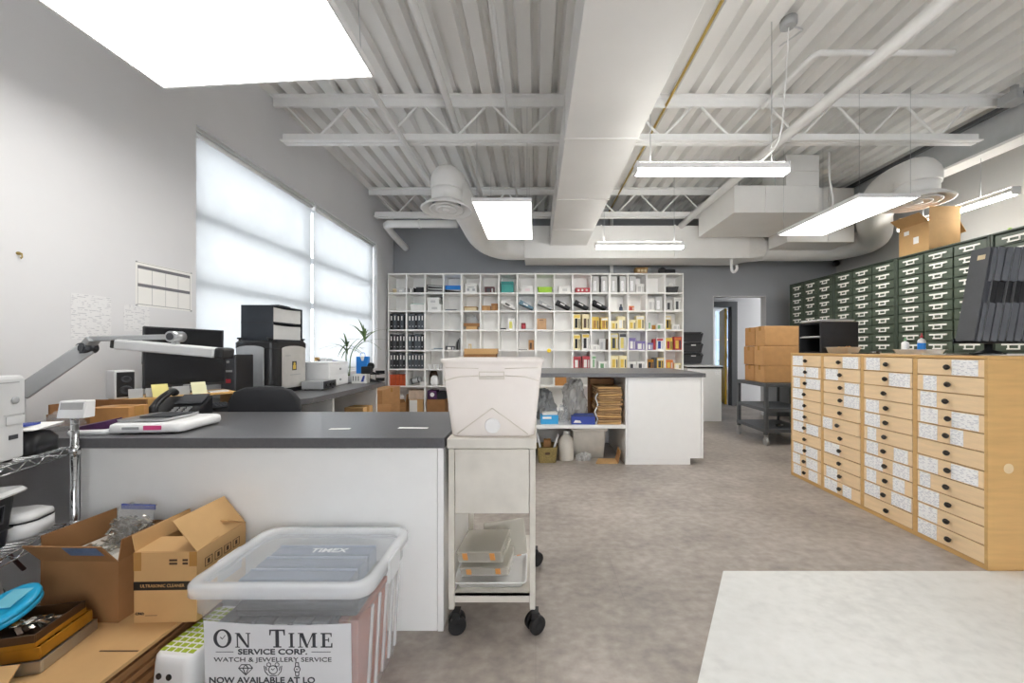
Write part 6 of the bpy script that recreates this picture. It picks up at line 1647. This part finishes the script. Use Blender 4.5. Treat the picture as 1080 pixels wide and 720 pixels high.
# rack of narrow black tall binders
t = thing('panel_rack', 'black angled foot stand carrying leaning black binders on the drawer cabinet', 'rack', (2.86, 2.27, ZC+.0065), 0)
g = MB(); g.box(-.13, .30, -.06, .06, .068, .075); g.box(-.13, .30, .055, .06, .075, .10); g.build('shelf_plate', BLACK, t)
g = MB(); g.lathe([(.06, 0), (.055, .012), (.018, .03), (.018, .067)], c=(.03, 0, 0), n=18); g.box(-.08, .14, -.012, .012, .0, .01); g.build('foot', BLACK, t)
LEAN = R(10.5)
for i in range(8):
    z0 = ZC+.0065+.0755+.047*math.sin(LEAN)*0
    tt = thing('tall_binder', ['wide black tall binder with beige label at the end of the leaning row', 'narrow black tall binder next to the wide end one', 'third black tall binder in the leaning row on the cabinet', 'fourth black tall binder in the leaning row on the cabinet', 'fifth black tall binder in the leaning row on the cabinet', 'sixth black tall binder in the leaning row on the cabinet', 'seventh black tall binder in the leaning row on the cabinet', 'eighth black tall binder in the leaning row, at the frame edge'][i], 'tall binder', (2.735+i*.0495, 2.27, z0+.009), 0, 'leaning tall black binders')
    tt.rotation_euler = (0, LEAN, 0)
    hh = .60
    if i == 0:
        g = MB(); g.box(0, .014, -.05, .05, 0, hh); g.build('cover', SATIN, tt, bevel=.002)
        g = MB(); g.box(.016, .044, -.046, .046, .01, hh-.01); g.build('panel_body', SATIN, tt, bevel=.004)
        g = MB(); g.box(-.0012, -.0002, -.03, .01, hh-.075, hh-.045); g.build('label', PAPERB, tt)
        g = MB(); g.box(.02, .04, -.0475, -.0462, .06, .085); g.box(.02, .04, -.0475, -.0462, .10, .125); g.build('sticker', PAPER, tt)
    else:
        g = MB(); g.box(0, .0445, -.04, .046, .0, hh); g.build('panel_body', BLACK, tt, bevel=.003)
    x0 = .015 if i == 0 else 0
    g = MB(); g.box(x0+.002, .042, -.053, -.0465 if i == 0 else -.041, .0, hh*.41); g.build('lower_strip', M('worn_grey_strip', '#5b5d62', .45, var=.12), tt, bevel=.003)
    g = MB(); g.box(x0+.002, .042, -.053, -.0465 if i == 0 else -.041, hh*.64, hh); g.build('upper_strip', M('worn_grey_strip', '#5b5d62', .45, var=.12), tt, bevel=.003)
    if i in (0, 2, 3, 5): g = MB(); g.box(.0425, .0445, -.054, -.0415 if i else -.047, .02, hh); g.build('bright_edge', BRUSHED, tt)

# carton on the green cabinets and small bits
t = open_carton('open_carton', 'tall open carton standing on top of the green cabinets', 'carton', (4.79, 4.335, GTOP+.0005), 0, .37, .34, .37, {'l': 50, 'f': 3, 'r': 150, 'b': 4}, TAN2, flen={'l': .15, 'f': .165, 'r': .15, 'b': .15})
for a_ in ((-.06, .0, .14, .22), (.05, .11, .27, .32)):
    g = MB(); g.box(-.1862, -.1852, *a_); g.build('white_label', PAPER, t)
t = thing('tennis_ball', 'small yellow green ball on top of the nearest green cabinet', 'ball', (4.56, 3.42, GTOP+.0155)); g = MB(); g.ball((0, 0, 0), .015, n=18); g.build('ball_body', LIME, t)
g = MB(); g.tube([(.0153*math.cos(a*.33), .0153*math.sin(a*.33), .004*math.sin(a*.66)) for a in range(20)], .0008, n=5); g.build('seam', PAPER, t)

# ================================================================== WHAT STANDS IN THE SHELVING
ROWN = ['top shelving row', 'second shelving row', 'third shelving row', 'fourth shelving row', 'fifth shelving row', 'sixth shelving row', 'bottom shelving row']
def where(r, c):
    return f'{ROWN[r]}, {ORD[c+1]} cell from the window' if c < 8 else f'{ROWN[r]}, {ORD[16-c]} cell from the doorway'
def cell(r, c):
    return SX0+c*CW, ROWZ[r+1]+TH+0.0008, ROWZ[r]-ROWZ[r+1]-2*TH
YF = SYF+0.03
def pack(r, c, u, w, h, d, base, phrase, band=None, band2=None, name='product_box', cat='box', lift=0.0, group=None, rz=0, y=None):
    x0, z0, hh = cell(r, c)
    h = min(h, hh-0.01)
    lo = 0.025 if c % 4 == 0 else 0.017; hi = CW-(0.025 if c % 4 == 3 else 0.017)
    w = min(w, hi-lo); u = min(max(u*CW, lo+w/2), hi-w/2)/CW
    phrase = phrase.replace('left of two', 'window-side of two').replace('right of two', 'doorway-side of two')
    if phrase.startswith('left '): phrase = 'window-side '+phrase[5:]
    if phrase.startswith('right '): phrase = 'doorway-side '+phrase[6:]
    t = thing(name, f'{phrase}, {where(r, c)}', cat, (x0+u*CW, (YF if y is None else y), z0+lift), R(rz), group)
    g = MB(); g.box(-w/2, w/2, 0, d, 0, h); g.build('box_body', base, t, bevel=0.002)
    if band is not None:
        g = MB(); g.box(-w*0.30, w*0.10, -0.0012, -0.0002, h*0.10, h*0.72); g.build('front_print', band, t)
    if band2 is not None:
        g = MB(); g.box(-w*0.42, w*0.42, -0.0012, -0.0002, h*0.76, h*0.94); g.build('top_print', band2, t)
    if band is not None and name == 'product_box': g = MB(); g.box(w*0.24, w*0.40, -0.0012, -0.0002, h*0.08, h*0.70); g.build('side_strip', DGREY if base in (CREAM, YEL, RED, GOLD) else GCARD, t)  # upright strip near one edge, darker on the warm coloured boxes
    return t
def lidded(r, c, u, w, h, d, base, phrase, lid=None, name='storage_box', cat='box', lift=0.0, label=None, y=None):
    x0, z0, hh = cell(r, c)
    t = thing(name, f'{phrase}, {where(r, c)}', cat, (x0+u*CW, (YF if y is None else y), z0+lift))
    g = MB(); g.box(-w/2, w/2, 0, d, 0, h*0.72); g.build('box_body', base, t, bevel=0.003)
    g = MB(); g.box(-w/2-.004, w/2+.004, -.004, d+.004, h*0.725, h); g.build('lid', lid or base, t, bevel=0.003)
    if label: g = MB(); g.box(-w*.2, w*.2, -.0012, -.0003, h*.2, h*.55); g.build('label', label, t)
    return t
def binder(r, c, x, w, h, mat, phrase, lean=0.0, group=None, pocket=PAPER):
    x0, z0, hh = cell(r, c)
    t = thing('ring_binder', f'{phrase}, {where(r, c)}', 'binder', (x0+x, YF+rnd.uniform(0, .008), z0), 0, group)
    t.rotation_euler = (0, R(lean), 0)
    g = MB(); g.box(-w/2, w/2, 0, .004, 0, h); g.box(-w/2, -w/2+.003, .004, .26, 0, h); g.box(w/2-.003, w/2, .004, .26, 0, h); g.build('cover', mat, t, bevel=.0015)
    g = MB(); g.box(-w/2+.005, w/2-.005, .03, .25, .008, h-.015); g.build('pages', PAPER, t)
    g = MB(); g.box(-w*.17, w*.17, -.0012, -.0002, h*.58, h*.86); g.build('spine_label', pocket, t)
    g = MB(); g.m = Matrix.Translation((0, 0, h*.2)) @ Matrix.Rotation(R(90), 4, 'X'); g.lathe([(.011, 0), (.011, .0012), (.007, .0015)], n=12); g.build('finger_ring', BRUSHED, t)
    return t
def tilted(r, c, mat, phrase, edge=None):
    """a big binder lying aslant across its cell"""
    x0, z0, hh = cell(r, c)
    L_, th = .278, .075
    a = R(27)
    t = thing('ring_binder', f'{phrase}, {where(r, c)}', 'binder', (x0+CW/2+(.004 if c % 4 == 0 else -.004 if c % 4 == 3 else 0), YF, z0+.1035), 0, 'binders lying aslant in the second row')
    t.rotation_euler = (0, a, 0)
    g = MB(); g.prism([(-L_/2, -th/2), (L_/2, -th/2*.55), (L_/2, th/2*.55), (-L_/2, th/2)], 'y', 0, .004); g.prism([(-L_/2, th/2-.004), (L_/2, th/2*.55-.004), (L_/2, th/2*.55), (-L_/2, th/2)], 'y', .0045, .27); g.prism([(-L_/2, -th/2), (L_/2, -th/2*.55), (L_/2, -th/2*.55+.004), (-L_/2, -th/2+.004)], 'y', .0045, .27)
    g.build('cover', mat, t)
    g = MB(); g.box(-L_/2+.01, L_/2-.02, .02, .26, -th/2*.5, th/2*.5); g.build('pages', PAPER, t)
    g = MB(); g.box(-.06, .03, -.0012, -.0002, -.010, .014); g.build('spine_label', edge or PAPER, t)
    return t
def binders(r, c, n, mats, word):
    w = (CW-.03)/max(n, 5)*0.97 if n >= 5 else .062
    names = ['first', 'second', 'third', 'fourth', 'fifth']
    for i in range(n):
        binder(r, c, .024+w*.93/2+i*(CW-.052)/5*(1.0 if n == 5 else 1.12), w*.9, .285+rnd.uniform(-.006, .006), mats[i % len(mats)], f'{names[i]} of {"four" if n == 4 else "five"} {word} upright binders', group='upright dark binders in the shelving by the window')
# ---- upright binders
binders(2, 0, 4, [BLACKM, SLATE, BLACKM, SLATE], 'black')
binders(2, 1, 5, [SLATE, SLATE, BLACKM], 'slate')
binders(3, 0, 5, [BLACKM, DGREY], 'black')
binders(3, 1, 5, [SLATE, BLACKM, SLATE], 'slate')
binders(4, 0, 5, [DGREY, BLACKM, BLACKM], 'black')
binders(4, 1, 5, [SLATE, DGREY], 'slate')
# ---- top row
pack(0, 0, .33, .06, .07, .06, PAPERB, 'small beige cup shaped box', name='small_box')
lidded(0, 0, .66, .15, .085, .14, GCARD, 'low beige grey box', label=PAPER)
pack(0, 1, .25, .09, .09, .18, BLACKM, 'black box with white front', PAPER, PAPER)
pack(0, 1, .70, .14, .10, .2, BLACKM, 'black crumpled pouch box')
x0, z0, hh = cell(0, 2)
for i in range(3):
    t = thing('ring_binder', f'black binder lying flat, {["lowest", "middle", "topmost"][i]} of three, {where(0, 2)}', 'binder', (x0+CW/2, YF, z0+i*.042), 0, 'black binders lying flat')
    t.rotation_euler = (0, R([0, 2.2, 5][i]), R([0, 2, -2][i])); t.location.z += [0, .007, .016][i]
    g = MB(); g.box(-.145, .145, 0, .25, 0, .006); g.box(-.145, .145, 0, .25, .030, .036); g.box(-.145, -.139, 0, .25, .006, .03); g.build('cover', BLACKM, t, bevel=.002)
    g = MB(); g.box(-.135, .14, .008, .245, .007, .029); g.build('pages', GCARD, t)
x0, z0, hh = cell(0, 3)
t = thing('black_tray', f'black letter tray holding blue folders, {where(0, 3)}', 'tray', (x0+CW/2, YF, z0)); g = MB(); g.box(-.145, .145, 0, .22, 0, .004); g.hexa([(-.145,0,.004),(.145,0,.004),(.145,.004,.004),(-.145,.004,.004),(-.145,0,.055),(.145,0,.02),(.145,.004,.02),(-.145,.004,.055)]); g.box(-.145, -.141, .004, .22, .004, .055); g.build('tray_body', BLACK, t)
for i in range(4):
    g = MB(); g.box(-.14, .14, 0, .21, 0, .017); o = g.build('folder', BLUE, None, loc=(x0+CW/2+rnd.uniform(-.004, .004), YF+.006, z0+.06+i*.018)); tag(o, f'bright blue folder, {["lowest", "second", "third", "topmost"][i]} of the pile, {where(0, 3)}', 'folder', 'bright blue folders in the top row')
g = MB(); g.box(-.13, .13, .01, .2, 0, .05); o = g.build('paper_stack', GCARD, None, loc=(x0+CW/2, YF+.006, z0+.0045)); tag(o, f'paper stack in the black tray, {where(0, 3)}', 'paper')
t = lidded(0, 4, .48, .21, .165, .2, WCARD, 'white printed box with two dark marks')
g = MB()
for x in (-.05, .05): g.box(x-.022, x+.022, -.0014, -.0003, .03, .075)
g.box(-.06, .06, -.0014, -.0003, .09, .105); g.build('print', GREYP, t)
t = pack(0, 5, .48, .17, .11, .12, DRED, 'dark maroon box', DGREY)
lidded(0, 6, .45, .22, .205, .2, TEAL, 'teal lidded box', M('dark_teal', '#2f8a86', .5))
lidded(0, 7, .55, .22, .13, .2, WCARD, 'pinkish white box', label=M('pale_pink', '#ecd9dc', .6))
x0, z0, hh = cell(0, 8)
t = thing('green_bin', f'lime green open bin, {where(0, 8)}', 'bin', (x0+.5*CW, YF, z0)); g = MB(); g.loft([rrect(.24, .2, .02, 0, 0, .1), rrect(.27, .22, .025, .1, 0, .11), rrect(.28, .23, .025, .105, 0, .115), rrect(.26, .21, .02, .105, 0, .115), rrect(.23, .19, .02, .01, 0, .1)], smooth=False); g.build('bin_body', LIME, t)
lidded(0, 9, .58, .22, .13, .2, WCARD, 'white box with grey side', lid=WCARD, label=GCARD)
t = pack(0, 10, .58, .26, .09, .2, RED, 'red box with white marks')
g = MB()
for x in (-.08, -.01, .07): g.m = Matrix.Translation((x, -.0003, .045)) @ Matrix.Rotation(R(90), 4, 'X'); g.lathe([(.020, 0), (.020, .0012)], n=12)
g.build('white_mark', PAPER, t)
for c in (11, 12, 13):
    for i in range(2 if c < 13 else 1):
        pack(0, c, [.26, .74][i], .115, .30, .2, GCARD, f'tall pale grey box, {["left", "right"][i]} of two' if c < 13 else 'tall pale grey box', PRN, None, group='tall pale grey boxes in the top row')
pack(0, 13, .68, .14, .16, .16, WCARD, 'shorter white box beside the grey one', GCARD)
x0, z0, hh = cell(0, 15)
t = thing('wire_basket', f'black wire basket of white things, {where(0, 15)}', 'basket', (x0+.45*CW, YF, z0))
g = MB(); g.loft([rrect(.18, .18, .02, 0, 0, .1), rrect(.22, .2, .02, .1, 0, .1), rrect(.22, .2, .02, .104, 0, .1), rrect(.205, .185, .02, .104, 0, .1), rrect(.17, .17, .02, .006, 0, .1)], smooth=False); g.build('basket_body', MESHB, t)
g = MB(); g.tube([(p[0], p[1], p[2]) for p in rrect(.222, .202, .02, .104, 0, .1)]+[rrect(.222, .202, .02, .104, 0, .1)[0]], .004, n=6); g.build('rim', BLACK, t)
t = thing('white_cloth', f'white crumpled cloth in the black wire basket, {where(0, 15)}', 'cloth', (x0+.45*CW, YF+.1, z0+.01)); g = MB(); g.ball((0, 0, .095), .052, .052, .09, n=16); g.v = [(x+.008*mnoise.noise(Vector((x*40, y*40, z*40))), y, z) for x, y, z in g.v]; g.build('cloth', PAPER, t)
# ---- second row
t = lidded(1, 1, .55, .24, .115, .2, WCARD, 'white box under the teal film'); g = MB(); g.box(-.11, .11, .02, .18, .116, .13); o = g.build('film', M('pale_teal', '#b8d3cf', .5), t)
lidded(1, 2, .5, .25, .12, .2, WCARD, 'lower of two stacked white boxes', label=GCARD)
lidded(1, 2, .42, .22, .12, .2, WCARD, 'upper of two stacked white boxes', label=GCARD, lift=.1215)
pack(1, 2, .5, .29, .29, .02, DGREY, 'dark grey board behind the white boxes', name='board', cat='board', y=SYF+.29)
pack(1, 3, .38, .21, .022, .16, NAVY, 'flat navy folder', name='folder', cat='folder')
lidded(1, 4, .46, .22, .075, .18, PAPERB, 'low beige box', lid=KRAFT)
pack(1, 5, .3, .15, .09, .16, TAN, 'low brown carton', TAN2, name='small_carton'); pack(1, 5, .76, .12, .13, .16, TAN3, 'taller brown carton', TAN, name='small_carton')
tilted(1, 6, WCARD, 'white binder lying aslant', BLACKM)
tilted(1, 7, TEALB, 'slate blue binder lying aslant', PAPER)
tilted(1, 8, GREYP, 'grey binder lying aslant', PAPER)
for c in (9, 10, 11): tilted(1, c, BLACKM, 'black binder lying aslant')
pack(1, 12, .25, .12, .22, .02, PAPER, 'white upright card', name='card', cat='card')
x0, z0, hh = cell(1, 12)
t = thing('dark_bottle', f'small dark bottle beside the white card, {where(1, 12)}', 'bottle', (x0+.66*CW, YF+.04, z0)); g = MB(); g.lathe([(.03, 0), (.033, .01), (.033, .06), (.012, .085), (.012, .1)], n=16); g.build('bottle_body', NAVY, t); g = MB(); g.lathe([(.014, .1005), (.014, .12)], n=12); g.build('cap', BLACK, t)
pack(1, 13, .2, .1, .085, .1, ORANGE, 'small orange box', RED)
pack(1, 14, .28, .125, .22, .12, WCARD, 'left white packet', GCARD); pack(1, 14, .7, .12, .26, .12, GCARD, 'right tall grey packet', PRN)
pack(1, 15, .26, .12, .2, .14, GCARD, 'left grey packet with dark band', DGREY); pack(1, 15, .72, .13, .24, .14, WCARD, 'right white packet with dark band', DGREY, GCARD)
# ---- third row
pack(2, 2, .5, .24, .008, .16, GCARD, 'loose grey paper sheet', name='paper', cat='paper'); pack(2, 3, .65, .2, .006, .16, SKYB if False else M('pale_blue_paper', '#c7dde2', .7), 'loose pale blue sheet', name='paper', cat='paper')
pack(2, 4, .5, .2, .055, .18, TAN2, 'lower small tan carton', name='small_carton'); pack(2, 4, .52, .29, .06, .2, TAN3, 'wide brown carton on the smaller tan one', name='small_carton', lift=.056)
x0, z0, hh = cell(2, 4)
t = thing('grey_bag', f'crumpled grey plastic bag on the brown cartons, {where(2, 4)}', 'bag', (x0+.5*CW, YF+.09, z0+.118)); g = MB(); g.grid(lambda u, v: (.12*math.cos(2*math.pi*u)*math.cos(v*1.5)*(1+.25*mnoise.noise(Vector((u*8, v*6, 2)))), .08*math.sin(2*math.pi*u)*math.cos(v*1.5), .15*math.sin(v*1.5)*(1+.25*mnoise.noise(Vector((u*6, v*4, 9))))), 26, 10); g.build('bag_film', GREYP, t)
pack(2, 6, .22, .1, .025, .08, BLACKM, 'small flat black case', name='case', cat='case')
t = pack(2, 6, .68, .13, .2, .07, WCARD, 'white paper bag with yellow mark', M('pale_yellow', '#e4e07a', .6), name='gift_bag', cat='bag')
g = MB(); g.tube(smoothpath([(-.03, .03, .19), (-.03, .03, .235), (.03, .03, .235), (.03, .03, .19)]), .003, n=5); g.build('handle', GCARD, t)
x0, z0, hh = cell(2, 7)
t = thing('red_jar', f'small red jar with pale lid, {where(2, 7)}', 'jar', (x0+.33*CW, YF+.05, z0+.012)); g = MB(); g.lathe([(.04, 0), (.043, .01), (.043, .07), (.038, .085)], n=20); g.build('jar_body', RED, t); g = MB(); g.lathe([(.041, .0855), (.041, .105), (.035, .108)], n=20); g.build('lid', M('dark_red', '#8c1f2b', .5), t)
pack(2, 7, .5, .24, .01, .16, M('pale_blue_grey', '#b4c8d2', .7), 'flat pale blue folder under the red jar', name='folder', cat='folder', y=YF-.01)
t = pack(2, 8, .3, .17, .2, .1, M('wood_tan', '#c9a27c', .7, var=.12), 'kraft gift bag with dark handle hole', name='gift_bag', cat='bag'); g = MB(); g.box(-.05, .03, -.0012, -.0002, .16, .175); g.build('handle_hole', DBROWN, t)
pack(2, 10, .24, .13, .28, .14, CREAM, 'left yellow and black box', BLACKM, YEL); pack(2, 10, .72, .13, .28, .14, CREAM, 'right yellow and black box', DBROWN, CREAM)
pack(2, 11, .24, .13, .23, .14, YEL, 'left bright yellow box', GOLD); pack(2, 11, .74, .13, .22, .14, YEL, 'right bright yellow box', GOLD, WCARD)
pack(2, 12, .2, .13, .16, .14, CREAM, 'left cream box', YEL); pack(2, 12, .66, .14, .24, .14, CREAM, 'right taller cream box', WCARD)
pack(2, 13, .2, .13, .18, .14, CREAM, 'left cream box', YEL); pack(2, 13, .68, .15, .25, .14, CREAM, 'right taller cream box', YEL, WCARD)
pack(2, 14, .2, .07, .17, .1, WCARD, 'slim white and green box', GRN); pack(2, 14, .42, .06, .08, .08, GOLD, 'tiny amber box', name='small_box'); pack(2, 14, .74, .12, .11, .1, WCARD, 'low white box with green corner', GRN)
pack(2, 15, .2, .1, .24, .14, YEL, 'slim yellow and black box', BLACKM, WCARD); pack(2, 15, .62, .14, .09, .12, WCARD, 'low white box', GCARD)
# ---- fourth row
pack(3, 2, .6, .26, .02, .18, GCARD, 'thin stack of grey papers', name='paper', cat='paper'); pack(3, 2, .7, .16, .012, .14, TEALB, 'slate blue leaflet on grey papers', name='leaflet', cat='paper', lift=.0205)
pack(3, 3, .35, .16, .07, .16, DGREY, 'small dark box among leaning papers', PAPER)
x0, z0, hh = cell(3, 3)
for i, (x, a) in enumerate(((.60, -14), (.70, -9), (.80, -4))):
    t = thing('leaning_folder', f'{["outer", "middle", "innermost"][i]} grey folder leaning against the divider, {where(3, 3)}', 'folder', (x0+x*CW, YF, z0+.001)); t.rotation_euler = (0, R(-a*.8), 0)
    g = MB(); g.box(-.003, .003, 0, .2, 0, .16+.03*i); g.build('cover', [GCARD, SATIN, GREYP][i], t)
pack(3, 4, .42, .05, .11, .05, PAPERB, 'small beige carton', WCARD, name='small_carton')
pack(3, 7, .76, .1, .18, .12, TAN, 'upright brown carton', DBROWN, name='small_carton'); pack(3, 7, .3, .16, .008, .1, DGREY, 'flat dark leaflet', name='leaflet', cat='paper')
t = pack(4, 4, .93, .56, .085, .14, TAN2, 'long tan carton behind the rim of the white bin', name='long_carton', y=SYF-.0) if False else None
pack(3, 10, .24, .13, .28, .14, CREAM, 'left yellow box with black wording', BLACKM, YEL); pack(3, 10, .72, .14, .3, .14, WCARD, 'right white and yellow box', BLACKM, YEL)
pack(3, 11, .2, .14, .09, .12, WCARD, 'low white box', GCARD); pack(3, 11, .62, .11, .2, .14, GCARD, 'grey box with dark side', GREYP); pack(3, 11, .93, .03, .2, .12, DBROWN, 'thin brown box', name='small_box')
pack(3, 12, .25, .14, .3, .14, M('dull_yellow', '#d8c66a', .55), 'left dull yellow box', DGREY, GCARD); pack(3, 12, .74, .14, .31, .14, GCARD, 'right grey and yellow box', M('dull_yellow', '#d8c66a', .55), DGREY)
pack(3, 13, .22, .13, .22, .14, PURP, 'left purple and white box', WCARD); pack(3, 13, .7, .17, .16, .14, PURP, 'right wider purple box', WCARD)
pack(3, 14, .2, .11, .13, .12, PURP, 'low lilac box', WCARD); pack(3, 14, .46, .04, .2, .12, RED, 'slim red box', name='small_box'); pack(3, 14, .76, .13, .22, .14, WCARD, 'white and blue box', DBLUE, RED)
pack(3, 15, .24, .13, .22, .14, YEL, 'left yellow and red box', RED); pack(3, 15, .72, .14, .24, .14, RED, 'right red and yellow box', YEL, ORANGE)
# ---- fifth row
x0, z0, hh = cell(4, 2)
for i, x in enumerate((.2, .42, .64, .82)):
    t = thing('white_cup', f'{["first", "second", "third", "fourth"][i]} small white cup, {where(4, 2)}', 'cup', (x0+x*CW, YF+.04+.01*(i % 2), z0), 0, 'small white cups in the fifth row'); g = MB(); g.lathe([(.022, 0), (.028, .08), (.03, .082), (.026, .082), (.02, .006)], n=16); g.build('cup_body', WPLAS, t)
pack(4, 10, .25, .14, .22, .14, RED, 'left red and white box', WCARD); pack(4, 10, .74, .14, .23, .14, M('dusty_red', '#a64a52', .5), 'right dusty red box', WCARD, RED)
pack(4, 11, .15, .08, .24, .12, WCARD, 'slim green and white box', GRN, GRN); pack(4, 11, .66, .16, .13, .12, WCARD, 'low white box with green stripe', GRN)
pack(4, 12, .25, .14, .24, .14, CREAM, 'left cream and yellow box', YEL); pack(4, 12, .74, .14, .24, .14, CREAM, 'right cream and yellow box', YEL, CREAM)
pack(4, 13, .25, .14, .12, .12, WCARD, 'left low white box', DGREY); pack(4, 13, .74, .15, .13, .12, WCARD, 'right low white box', DGREY)
pack(4, 14, .2, .12, .17, .14, GOLD, 'left amber and black box', BLACKM); pack(4, 14, .5, .06, .2, .14, DGREY, 'slim charcoal box', name='small_box'); pack(4, 14, .8, .12, .2, .14, YEL, 'right yellow and black box', DGREY, WCARD)
pack(4, 15, .26, .14, .16, .14, ORANGE, 'bright orange box', YEL); pack(4, 15, .72, .12, .1, .1, CREAM, 'low pale cream box', WCARD)
g = MB(); g.m = Matrix.Rotation(R(90), 4, 'X'); g.lathe([(.038, 0), (.038, .002)], n=20); o = g.build('round_sticker', M('sticker_yellow', '#f5d52a', .5), None, loc=(SX0+8.72*CW, SYF+.0005, 1.272)); tag(o, 'round yellow sticker on the edge of the shelving above the island', 'sticker')
# ---- sixth row (partly hidden by the counter things)
for i in range(5):
    pack(5, 0, .13+i*.185, .055, .2, .2, M('rust_orange', '#c4532a', .5, var=.12), f'{["first", "second", "third", "fourth", "fifth"][i]} of five rust orange boxes', name='file_box', group='rust orange file boxes')
x0, z0, hh = cell(5, 1)
t = thing('rolled_pouch', f'grey and black rolled pouch lying aslant, {where(5, 1)}', 'pouch', (x0+.40*CW, YF+.1, z0+.062)); t.rotation_euler = (0, R(-14), 0); g = MB(); g.cyl((-.1, 0, 0.025), (.1, 0, 0.025), .055, n=18); g.build('pouch_body', GREYP, t); g = MB()
for x in (-.06, .06): g.cyl((x-.012, 0, .025), (x+.012, 0, .025), .0565, n=18)
g.build('strap', BLACK, t)
pack(5, 1, .85, .08, .07, .1, WCARD, 'small white box beside the rolled pouch', name='small_box')
x0, z0, hh = cell(5, 2)
t = thing('white_bag', f'white bulging bag, {where(5, 2)}', 'bag', (x0+.45*CW, YF+.07, z0)); g = MB(); g.loft([rrect(.12, .1, .04, 0), rrect(.16, .12, .05, .06), rrect(.13, .1, .04, .14), rrect(.07, .06, .02, .18)]); g.build('bag_body', WPLAS, t)
t = thing('dark_bag', f'dark brown bag, {where(5, 2)}', 'bag', (x0+.3*CW, YF+.2, z0)); g = MB(); g.loft([rrect(.14, .08, .03, 0), rrect(.15, .09, .04, .18), rrect(.1, .06, .02, .26)]); g.build('bag_body', DBROWN, t)
pack(5, 9, .35, .21, .15, .2, M('amber_carton', '#c2894f', .75), 'amber carton seen under the island top', name='small_carton')
# ---- bottom row
t = open_carton('open_carton', 'open tan carton of white wrappings at the window end under the shelving', 'carton', (SX0+.18, SYF+.16, ROWZ[7]+TH+.001), 0, .27, .26, .24, {'l': 4, 'r': 7, 'f': 40}, TAN, flen={'l': .14, 'r': .16, 'f': .1})
t = thing('white_wrapping', 'white wrappings in the open tan carton under the shelving', 'wrapping', (SX0+.18, SYF+.16, ROWZ[7]+TH+.2)); g = MB(); g.grid(lambda u, v: (.09*math.cos(2*math.pi*u)*math.cos(v*1.5)*(1+.3*mnoise.noise(Vector((u*9, v*6, 5)))), .09*math.sin(2*math.pi*u)*math.cos(v*1.5), .18*math.sin(v*1.5)*(1+.3*mnoise.noise(Vector((u*7, v*5, 1))))), 28, 10); g.build('wrapping_film', PAPER, t)
zb = ROWZ[7]+TH+.001
closed_box('carton', 'tan carton with white front in the bottom shelving row', 'carton', (SX0+.505, SYF+.15, zb), 0, .26, .22, .30, TAN2)
t = [o for o in COL.objects if o.name.startswith('carton')][-1]
g = MB(); g.box(-.125, .02, -.1125, -.1105, .05, .29); o = g.build('paper_sheet', PAPER, None, loc=(SX0+.505, SYF+.15, zb)); tag(o, 'white sheet stuck to the tan carton in the bottom shelving row', 'paper')
closed_box('carton', 'pale wooden looking crate on top of the tan carton, bottom shelving row', 'crate', (SX0+.50, SYF+.15, zb+.303), R(2), .28, .22, .16, M('pale_wood', '#c9b39f', .7, var=.15), tape=False)
closed_box('carton', 'wide brown carton under the purple box, bottom shelving row', 'carton', (SX0+.87, SYF+.15, zb), 0, .34, .24, .30, TAN3)
t = closed_box('purple_box', 'deep purple box with white round mark in the bottom shelving row', 'box', (SX0+.80, SYF+.14, zb+.303), 0, .16, .2, .16, DPURP, tape=False)
g = MB(); g.m = Matrix.Translation((0, -.1002, .085)) @ Matrix.Rotation(R(90), 4, 'X'); g.lathe([(.04, 0), (.04, .001)], n=20); g.build('round_mark', PAPER, t)
closed_box('black_case', 'black case beside the deep purple box, bottom shelving row', 'case', (SX0+.965, SYF+.15, zb+.303), 0, .15, .2, .13, BLACKM, tape=False)
# ---- on top of the shelving
zt = 2.6885
t = thing('wicker_crate', 'small brown wicker crate on top of the shelving beside the power pole', 'crate', (1.955, SYF+.12, zt)); g = MB(); g.loft([rrect(.2, .16, .02, 0), rrect(.23, .18, .02, .11), rrect(.21, .16, .02, .11), rrect(.19, .15, .02, .01)], smooth=False); g.build('crate_body', M('wicker', '#9b7a4c', .8, var=.4, scale=60), t); g = MB()
for x in (-.06, 0, .06): g.box(x-.022, x+.022, -.094, -.0885, .03, .075)
g.build('white_plate', PAPERB, t)
t = thing('black_gadget', 'black gadget with round end on top of the shelving nearest the doorway', 'device', (2.45, SYF+.12, zt)); g = MB(); g.box(-.06, .14, -.05, .05, 0, .09); g.build('gadget_body', BLACKM, t, bevel=.02); g = MB(); g.cyl((-.1, -.03, .065), (-.1, .03, .065), .064, n=20); g.build('round_end', BLACK, t)
# cartons standing before the shelving, hidden but for their top by the white bin
closed_box('tall_carton', 'tall brown carton standing before the shelving behind the white bin', 'carton', (-.98, 6.33, 0), 0, .56, .22, 1.21, TAN3)
closed_box('long_carton', 'long tan carton on top of a tall one, showing over the white bin rim', 'carton', (-.965, 6.33, 1.212), 0, .58, .2, .095, TAN2)
